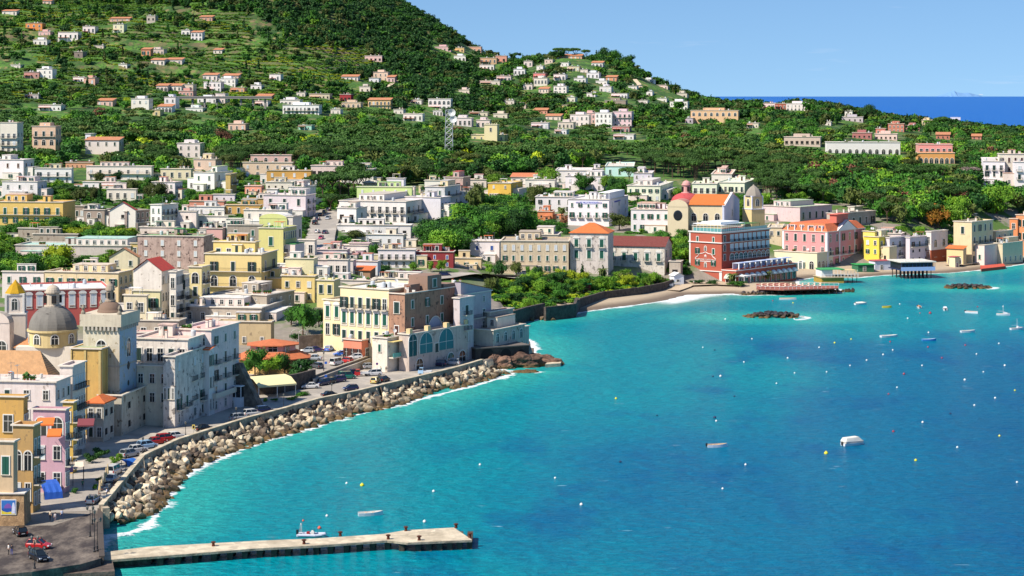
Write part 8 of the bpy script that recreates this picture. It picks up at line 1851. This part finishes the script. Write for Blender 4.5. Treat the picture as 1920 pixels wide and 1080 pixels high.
# ---- hand placed trees of town, gardens and shore
def T1(kind,px,py,wpx,hpx,mi,label,D=None,**k):
    P = hit(px,py) if D is None else atd(px,D,gz(*atd(px,D).xy));s = F/P.y
    h = hpx/s;w = wpx/s
    return tree(kind,P,w,h,mi,label,**k)
for a in [
 ('broad',568,628,62,66,1,'large bright green tree in the walled garden left of the cream palace'),('broad',546,610,44,42,1,'green tree at the left side of the walled garden'),('broad',598,612,34,36,0,'dark green tree at the back of the walled garden'),
 ('broad',618,640,32,38,1,'round green tree against the cream palace wall'),('shrub',560,642,40,24,0,'low dark shrubs under the walled garden trees'),
 ('broad',478,706,56,56,1,'green tree left of the orange octagonal roofs'),('broad',506,706,46,42,2,'bright green tree below the orange octagonal roofs'),('broad',533,704,34,44,0,'dark tree with thin leaves before the orange octagonal roofs'),
 ('shrub',560,706,50,40,0,'dark green climbing hedge over the terrace wall'),('shrub',584,700,30,34,0,'dark green hedge end beside the upper parking'),('shrub',545,700,34,30,1,'green hedge in the middle of the terrace wall'),
 ('broad',940,522,34,40,0,'dark round tree at the left of the coastal garden road'),('broad',918,516,18,26,2,'small bright street tree before the cream house with orange shade'),('broad',968,520,26,34,3,'olive tree before the long cream terrace'),
 ('broad',1003,519,16,22,2,'small round tree at the cream terrace cars'),('broad',990,518,12,20,1,'thin green tree at the cream terrace cars'),
 ('fir',1092,528,24,40,0,'dark fir tree before the grey white villa block'),('fir',1078,526,16,24,0,'small dark fir left of the larger fir'),('cypress',1131,522,34,26,0,'dark cypress before the villa entrance'),
 ('broad',897,404,44,70,3,'tall airy tree in front of the golden yellow block'),('broad',1130,424,0,0,3,None) if False else ('broad',1161,432,44,36,3,'olive green tree at the corner of the lettered hotel'),
 ('shrub',1064,420,34,22,6,'reddish brown bush left of the lettered hotel'),('broad',1028,350,52,42,2,'bright green tree before the white villa cluster, left'),('cypress',1084,356,40,34,0,'dark cypress group before the white villa cluster'),
 ('broad',1096,360,40,38,1,'green tree before the white villa cluster, centre'),('broad',1140,358,34,34,2,'bright green tree before the aqua house'),('pine',1180,352,40,42,4,'single umbrella pine before the lilac white house'),
 ('pine',1194,384,34,26,4,'small umbrella pine before the pale yellow house'),
 ('broad',118,508,66,52,5,'large yellow green tree above the striped awning house'),('broad',95,505,40,40,5,'yellow green tree left of the largest yellow one'),('broad',60,505,44,36,1,'green tree in the orange grove at the left'),('broad',20,508,60,42,1,'dark green tree at the left end of the orange grove'),
 ('broad',210,486,36,22,2,'bright green tree beside the teal roofed building'),('broad',160,505,46,30,1,'green tree behind the long cream house'),('broad',190,502,30,26,2,'light green tree behind the long cream house'),
 ('pine',122,374,60,28,4,'broad umbrella pine before the low white house with orange edge, left'),('pine',155,374,44,26,4,'umbrella pine before the low white house with orange edge, right'),('cypress',188,382,60,40,0,'dense dark conifer right of the umbrella pine pair'),
 ('broad',300,378,48,38,3,'olive green tree before the three storey house with orange eaves'),('broad',218,345,26,26,0,'dark tree before the red terrace house'),('broad',186,344,24,24,3,'grey green tree before the red terrace house, left'),
 ('broad',30,412,50,44,1,'green tree at the left end of the long yellow villa'),('broad',108,438,46,34,0,'dark green tree below the long yellow villa'),('broad',60,440,50,30,2,'light green tree below the long yellow villa'),
 ('broad',744,378,28,38,0,'dark blue green conifer before the lime green house'),('broad',800,362,22,20,0,'small dark tree on the roof side of the grey blue house'),
 ('broad',1800,416,60,52,2,'tall bright green tree above the large cream seafront house'),('broad',1760,432,50,58,8,'tree with rust orange leaves in the right wood'),('broad',1790,436,54,60,2,'bright green tree right of the rust orange one'),('broad',1868,400,70,60,2,'large light green tree below the white mint balcony house'),
 ('broad',1685,414,60,40,2,'round light green tree above the grey terrace house'),('pine',1820,350,54,40,9,'bare grey umbrella shaped tree left of the white mint balcony house'),('pine',1398,302,52,36,9,'bare grey umbrella shaped tree in the middle of the wood'),('broad',1176,290,40,26,9,'bare pinkish grey tree below the valley blocks'),
 ('broad',421,284,34,46,6,'reddish brown tree in the left wood'),('broad',700,520,0,0,7,None) if False else ('shrub',746,523,44,22,7,'dark red leaved tree row beside the harbour street, left'),('shrub',778,522,34,22,7,'dark red leaved tree beside the harbour street, right'),
 ('broad',742,500,14,18,2,'small bright street tree before the white orange eaved house'),('broad',776,508,18,20,2,'small street tree before the dark red house, left'),('broad',808,510,16,22,2,'small street tree before the dark red house, middle'),('broad',828,510,22,24,2,'wider street tree before the dark red house, right'),
 ('cypress',711,500,26,30,1,'slim tree at the red canopies of the blue white house'),('broad',666,452,34,24,3,'olive tree on the terrace of the low white house'),('broad',688,455,34,22,3,'second olive tree on the terrace of the low white house'),('shrub',636,470,22,20,1,'green bush at the street side of the low white house'),
 ('broad',700,492,26,36,1,'green tree between the purple pink house and the orange eaved house'),('broad',1645,490,18,34,1,'small palm like tree before the bright yellow house'),('broad',1418,512,0,0,1,None) if False else ('broad',1525,500,20,16,1,'small round tree before the mint green wing'),
 ('shrub',1306,533,26,12,0,'clipped dark hedge at the foot of the red hotel, left'),('shrub',1334,534,24,12,0,'clipped dark hedge at the foot of the red hotel, right'),('shrub',1380,536,40,12,1,'low planted hedge along the beach canopies'),
 ('shrub',482,752,12,8,1,'potted green shrub at the canopy, first left'),('shrub',497,753,12,8,2,'potted green shrub at the canopy, second'),('shrub',514,753,14,9,1,'potted green shrub at the canopy, third'),('shrub',548,750,26,8,2,'low flower bed right of the canopy, front'),('shrub',566,742,30,9,1,'low flower bed right of the canopy, back'),
 ('shrub',178,918,12,14,1,'potted shrub row beside the cafe, near'),('shrub',184,905,12,14,1,'potted shrub row beside the cafe, far'),('shrub',217,870,20,18,2,'light green shrub in the middle of the promenade'),('shrub',225,862,16,16,2,'light green shrub beside the promenade kiosk'),
 ('shrub',190,858,30,24,0,'dark shaded bush under the cream sea wall house'),('shrub',172,868,26,24,0,'dark shaded bush at the lane mouth'),('shrub',140,925,16,14,0,'dark potted plants before the shaded tavern'),('shrub',395,772,12,18,0,'dark shrub beside the glazed veranda'),
 ('shrub',366,588,26,12,1,'green vines over the narrow lane'),('shrub',440,562,30,14,2,'bright green roof plants before the yellow palace')]:
    if a[6]: T1(*a[:6],a[6],cat='hedge' if 'hedge' in a[6] else ('shrub' if a[0] == 'shrub' else 'tree'))
# umbrella pines over the main street
for x,D,w_,h_,l in [(606,905,15,13,'leftmost'),(622,915,16,13.6,'second from left'),(638,905,16,13.6,'third from left'),(655,915,16,14,'fourth from left'),(672,925,15,14,'fifth from left'),(620,862,13,8.5,'low near'),(636,866,11,8.,'low right'),(686,935,14,14,'rightmost'),(648,940,15,15,'rear middle'),(664,950,14,15.5,'rear right')]:
    p = atd(x,D);p.z = gz(p.x,p.y);tree('pine',p,w_*1.15,h_,4,'umbrella pine over the upper main street, '+l)
# palms
def palm(px,py,h,label,D=None):
    P = hit(px,py) if D is None else atd(px,D,gz(*atd(px,D).xy));r = empty('palm_tree',P,0,label,'palm');m = MB();m.tube((0,0,-.5),(.1,0,h*.5),.28,8,0,.22);m.tube((.1,0,h*.5),(.2,0,h),.22,8,0,.18);m.build('trunk',[BARK],r);m = MB()
    for i in range(34):
        a = i*2.4;el = .9-1.5*(i/34);L = 2.9;pts = []
        for k in range(6): t_ = k/5;e2 = el-t_*1.5;pts.append((pts[-1][0]+L/5*math.cos(e2),pts[-1][1]+L/5*math.sin(e2)) if pts else (0,0))
        w_ = [.08,.34,.4,.34,.22,.03];A_ = [];Bq = [];C_ = []
        for (q,z),ww in zip(pts,w_): c_,s_ = math.cos(a),math.sin(a);A_.append((.2+q*c_-ww*s_,q*s_+ww*c_,h+z-ww*.5));Bq.append((.2+q*c_,q*s_,h+z));C_.append((.2+q*c_+ww*s_,q*s_-ww*c_,h+z-ww*.5))
        m.quadstrip([A_,Bq,C_],0,False,False)
    m.build('crown',[LM[3]],r)
palm(838,466,9.,'tall palm in the middle of the central garden');palm(897,442,4.5,'shorter pale palm right of the tall garden palm');palm(1053,412,5.,'palm beside the lettered hotel');palm(1372,532,3.4,'small palm at the foot of the red hotel arcade');palm(1437,528,3.6,'small palm right of the beach canopies');palm(1129,524,3.6,'palm in the villa entrance garden')
# ---- zones filled by chance, every tree still its own object
def inpoly(px,py,poly):
    c = False;n = len(poly)
    for i in range(n):
        (ax,ay),(bx,by) = poly[i],poly[(i+1) % n]
        if (ay > py) != (by > py) and px < ax+(py-ay)*(bx-ax)/(by-ay): c = not c
    return c
ZONES = [
 ('coastal garden',[(915,545),(960,528),(1062,528),(1150,524),(1262,528),(1262,530),(1200,545),(1120,556),(1060,575),(1020,580),(965,585),(925,560)],40,(4,6.5),(3.2,5.4),[1,1,2,2,5,0,0,3],'in the coastal garden behind the beach wall'),
 ('central garden',[(800,478),(800,430),(850,400),(900,388),(960,380),(1000,392),(1060,425),(1066,440),(960,440),(900,460),(880,492),(850,492)],44,(8,12),(7,11),[0,1,1,2,0,1],'in the central garden above the dark red house'),
 ('orange grove',[(0,505),(0,440),(140,425),(200,440),(250,438),(255,462),(160,462),(60,470),(30,500)],34,(5,8),(3.5,5.5),[1,2,2,5,1],'in the orange groves among the left town houses'),
 ('lower grove',[(0,530),(0,505),(60,500),(200,498),(200,512),(100,512),(40,520)],14,(6,8),(4.5,7),[1,1,2,0],'in the grove behind the striped awning house'),
 ('hotel garden',[(1240,520),(1236,440),(1292,430),(1290,480),(1290,520)],18,(5,8),(4,7),[2,1,2,1],'in the garden left of the red hotel'),
 ('church garden',[(1380,425),(1385,385),(1405,380),(1560,372),(1560,385),(1430,388)],14,(5,8),(5,8),[1,2,2],'behind the bell tower and the pale pink house'),
 ('town gardens',[(0,400),(0,350),(60,345),(350,345),(360,400),(250,390),(150,380),(60,410)],24,(5,8),(5,8),[0,1,1,2,3],'between the white houses of the upper left town'),
 ('upper town gardens',[(350,420),(350,380),(420,370),(425,400)],10,(4,6),(4,6),[1,2],'beside the white and blue house with the lime awning'),
 ('villa gardens',[(860,395),(900,350),(1180,345),(1180,372),(1060,372),(950,395)],20,(7,10),(6,9),[1,0,2,3],'between the white villas below the wood'),
 ('town centre',[(330,500),(330,345),(480,330),(720,350),(720,520),(560,520),(420,440)],16,(4,6),(4,6),[1,2,0,3],'among the flat roofs of the town centre'),
 ('hotel backyard',[(1180,440),(1180,375),(1300,360),(1300,430)],10,(5,7),(5,7),[1,2,0],'between the grey shuttered house and the church'),
 ('right shore',[(1440,480),(1560,425),(1780,445),(1800,470),(1640,450)],10,(4,6),(4,6),[1,2],'behind the right seafront row'),
]
for nm,poly,n,ws,hs_,mis,ph in ZONES:
    x0 = min(p[0] for p in poly);x1 = max(p[0] for p in poly);y0 = min(p[1] for p in poly);y1 = max(p[1] for p in poly);k = 0;t_ = 0
    while k < n and t_ < n*12:
        t_ += 1;px = RN.uniform(x0,x1);py = RN.uniform(y0,y1)
        if not inpoly(px,py,poly): continue
        P = hit(px,py);w = RN.uniform(*ws);h = RN.uniform(*hs_)
        if coast(P.x,P.y) < 3: continue
        if not free(P.x,P.y,P.z+h,w,.0): continue
        mi = RN.choice(mis);cname = {0: 'dark green',1: 'green',2: 'bright green',3: 'olive green',5: 'yellow green'}[mi]
        tree('broad',P,w*1.25,h*1.12,mi,cname+' tree '+ph,cname+' trees '+ph);k += 1
# ---- the wood behind the town
EDGE = [(-60,345),(40,345),(160,350),(300,350),(350,350),(420,345),(600,350),(700,355),(830,350),(900,342),(950,334),(1050,322),(1130,318),(1190,318),(1230,335),(1300,340),(1420,362),(1440,384),(1560,384),(1620,402),(1650,425),(1700,436),(1790,440),(1800,425),(1860,408),(1930,420),(1990,420)]
ex = [e[0] for e in EDGE];ey = [e[1] for e in EDGE]
rg = np.random.default_rng(5);cand = []
y = 800.
while y < 1480:
    st = 8.2 if y < 1150 else 9.5;wln = (1990+240)*y/F;n = int(wln/st)
    xs = (-240-960)*y/F+(np.arange(n)+rg.uniform(-.35,.35,n))*st;ys = y+rg.uniform(-.4,.4,n)*st
    zs = ground(xs,ys);sp = 960+F*xs/ys;sr = HOR+F*(H-zs)/ys
    ok = (sr < np.interp(sp,ex,ey)) & (coast(xs,ys) > 12)
    for x_,y_,z_ in zip(xs[ok],ys[ok],zs[ok]): cand.append((x_,y_,z_))
    y += st
wood = []
for x_,y_,z_ in cand:
    px = 960+F*x_/y_;nz = fbm(np.array([x_/70.]),np.array([y_/70.]),3,9)[0]
    pine = (nz > .50 and px < 1500) or RN.random() < .15
    if y_ > 1250 and RN.random() < .25: continue
    w = RN.uniform(9,12.5) if pine else RN.uniform(8,12);h = RN.uniform(10,13.5) if pine else RN.uniform(8,12.5)
    if y_ > 1250: w *= .8;h *= .75
    if not free(x_,y_,z_+h,w,.0): continue
    mi = (4 if RN.random() < .8 else 3) if pine else RN.choices([0,1,2,3,5,6],[5,6,3,3,.4,.25])[0]
    wood.append((y_,x_,z_,w,h,'pine' if pine else 'broad',mi))
wood.sort();cnt = {'pine': 0,'broad': 0};rest = []
LIM = {'pine': 235,'broad': 0}
for y_,x_,z_,w,h,kd,mi in wood:
    if cnt[kd] < LIM[kd] and -20 < 960+F*x_/y_ < 1940:
        cnt[kd] += 1;px = 960+F*x_/y_;ph = 'left part' if px < 600 else ('middle part' if px < 1250 else 'right part');cname = {0: 'dark green',1: 'green',2: 'bright green',3: 'olive green',4: 'pine green',5: 'yellow green',6: 'brown'}[mi]
        lab = (cname+' umbrella pine' if kd == 'pine' else cname+' broadleaf tree')+' in the wood behind the town, '+ph
        tree(kd,Vector((x_,y_,z_-.3)),w*1.15,h,mi,lab,lab.replace('pine in','pines in').replace('tree in','trees in'))
    else: rest.append((x_,y_,z_,w*1.15,h,kd,mi))
def merged(name,lst,protos_,label=None):
    """one object for a mass of far trees"""
    vs = [];ms = [];r = np.random.default_rng(1)
    groups = {}
    for t_ in lst: groups.setdefault((t_[5],r.integers(0,3)),[]).append(t_)
    for (kd,s),L in groups.items():
        V = protos_[kd,s];A_ = np.array([[t_[0],t_[1],t_[2],t_[3],t_[4]] for t_ in L]);an = r.uniform(0,6.28,len(L));c_,s_ = np.cos(an)[:,None],np.sin(an)[:,None]
        X = (V[None,:,0]*c_-V[None,:,1]*s_)*A_[:,3:4]+A_[:,0:1];Y = (V[None,:,0]*s_+V[None,:,1]*c_)*A_[:,3:4]+A_[:,1:2];Z = V[None,:,2]*A_[:,4:5]+A_[:,2:3]
        vs.append(np.stack([X,Y,Z],-1).reshape(-1,3));ms.append(np.repeat([t_[6] for t_ in L],len(V)//4))
    V = np.concatenate(vs);mi = np.concatenate(ms);return tag(link(name,npmesh(name,V,quads(V),LM,mi)),label,kind='stuff')
MID = {(k,s): crown_np(k,330,.045,100+s+len(k)) for k in ('broad','pine') for s in range(3)}
merged('woodland',[(a[0],a[1],a[2]-.4,a[3],a[4],a[5],a[6]) for a in rest],MID)
under = []
for nm,poly,n,ws,hs_,mis,ph in ZONES:
    x0 = min(p[0] for p in poly);x1 = max(p[0] for p in poly);y0 = min(p[1] for p in poly);y1 = max(p[1] for p in poly)
    for _ in range(int((x1-x0)*(y1-y0)*.04)):
        px = RN.uniform(x0,x1);py = RN.uniform(y0,y1)
        if not inpoly(px,py,poly): continue
        P = hit(px,py)
        if coast(P.x,P.y) < 3: continue
        w = RN.uniform(2.2,4.5);h = RN.uniform(1.2,2.8)
        if free(P.x,P.y,P.z+h,w,.0): under.append((P.x,P.y,P.z-.2,w*1.3,h,'shrub',RN.choice([0,1,1,2,2,5,3] if 'coastal' in nm or 'grove' in nm else [0,1,1,2])))
UND = {('shrub',s): crown_np('shrub',260,.055,500+s) for s in range(3)}
merged('undergrowth',under,UND)
# ---- hill cover
FARP = {(k,s): crown_np(k,110,.075,200+s+len(k)) for k in ('broad','shrub') for s in range(3)};FARP.update({('pine',s): crown_np('pine',120,.07,300+s) for s in range(3)});FARP.update({('cypress',s): crown_np('cypress',60,.07,300+s) for s in range(3)})
hill = [];y = 1490.
while y < 2680:
    st = 8.2 if y < 2000 else 9.5;wln = (1990+240)*y/F;n = int(wln/st)
    xs = (-240-960)*y/F+(np.arange(n)+rg.uniform(-.45,.45,n))*st;ys = y+rg.uniform(-.45,.45,n)*st;zs = ground(xs,ys);sp = 960+F*xs/ys;sr = HOR+F*(H-zs)/ys
    dens = fbm(xs/60,ys/60,3,21)
    for x_,y_,z_,px,py,dn in zip(xs,ys,zs,sp,sr,dens):
        if z_ < 3 or py < -40: continue
        # terraced vineyards on the left stay open; the ridge and the back slopes are wooded
        edge = np.interp(px,[-240,150,300,480,520,620,700],[-10,5,10,30,60,110,250])
        open_l = px < 760 and py > edge
        terr2 = 560 < px < 690 and 90 < py < 135
        keep = 1.
        if open_l: keep = .14 if dn < .49 else .72
        if terr2: keep = .07
        if not open_l and 940 < px < 1340 and 115 < py < 190: keep = .75
        if RN.random() > keep: continue
        kd = 'broad';q = RN.random()
        if q < .14 and px > 700: kd = 'pine'
        elif q < .17: kd = 'cypress'
        elif open_l and q < .5: kd = 'shrub'
        w = RN.uniform(6.5,10.5);h = RN.uniform(6,9.5)
        if kd == 'shrub': w = RN.uniform(3,6);h = RN.uniform(2,3.5)
        if kd == 'cypress': w = 9;h = RN.uniform(7,11)
        if open_l and kd == 'broad': w *= .8;h *= .7
        if not free(x_,y_,z_+h,w,.03): continue
        deep = (not open_l) and 430 < px < 900
        mi = RN.choices([0,1,2,3],[9,2.4,.2,1.2] if deep else [3.6,4,1.,2])[0]
        hill.append((x_,y_,z_-.3,w*1.2,h*1.05,kd,mi))
    y += st
merged('hill_wood',hill,FARP)
print('woodland',len(rest),'hill',len(hill))
# vine rows on the terraces: short hedges along the slope
rows = [];rv = np.random.default_rng(8)
for y_ in np.arange(1420,2080,5.6):
    xs = np.arange((-60-960)*y_/F,(760-960)*y_/F,3.4);xs = xs+rv.uniform(-.5,.5,len(xs));ys = np.full(len(xs),y_)+rv.uniform(-.3,.3,len(xs));zs = ground(xs,ys);dn = fbm(xs/45,ys/30,3,33);px = 960+F*xs/ys;py = HOR+F*(H-zs)/ys
    k = (dn < .56) & (py < 200) & ~((px > 470) & (py < 80))
    for a_,b2,c2 in zip(xs[k],ys[k],zs[k]): rows.append((a_,b2,c2-.2,4.4,1.6,'shrub',2 if (int(b2/35)+int(a_/60)) % 4 else 5))
VINE = {('shrub',s): crown_np('shrub',26,.13,400+s,core=True) for s in range(3)}
merged('vineyard',[r_ for r_ in rows if free(r_[0],r_[1],r_[2]+1,3,.2)],VINE)
print('rows',len(rows))
# summit pines standing against the sky
for px,D,w_,h_,kd,mi,lab in [(1048,1930,15,13,'pine',4,'left of the umbrella pines on the summit skyline'),(1063,1945,15,13.5,'pine',4,'middle umbrella pine on the summit skyline'),(1078,1935,16,13,'pine',4,'right umbrella pine on the summit skyline'),(1099,1925,12,12,'pine',4,'small umbrella pine ending the summit skyline row'),
    (1118,1900,14,12,'cypress',0,'pointed dark conifer on the summit skyline'),(1135,1900,16,18,'broad',0,'tall broad tree right of the pointed conifer on the skyline'),(1152,1900,15,17,'broad',1,'second tall broad tree on the summit skyline'),(1172,1885,18,15,'broad',0,'large dark tree where the skyline falls to the right'),
    (1293,1790,14,9,'pine',4,'flat umbrella pine on the lower right skyline'),(1262,1800,13,9,'pine',4,'umbrella pine left of the two thin skyline cypresses'),(1267,1800,9,11,'cypress',0,'thin cypress on the lower right skyline, right'),(1258,1800,9,11,'cypress',0,'thin cypress on the lower right skyline, left'),
    (1628,1600,17,17,'broad',0,'tall dark tree against the sea on the right ridge'),(1590,1600,16,13,'pine',4,'umbrella pine against the sea on the right ridge'),(1766,1600,16,13,'pine',4,'umbrella pine left of the white flat house against the sea'),(1745,1500,15,12,'broad',1,'round tree between the yellow and the white flat house')]:
    p = atd(px,D);p.z = gz(p.x,p.y)-.3;tree(kd,p,w_,h_,mi,lab)
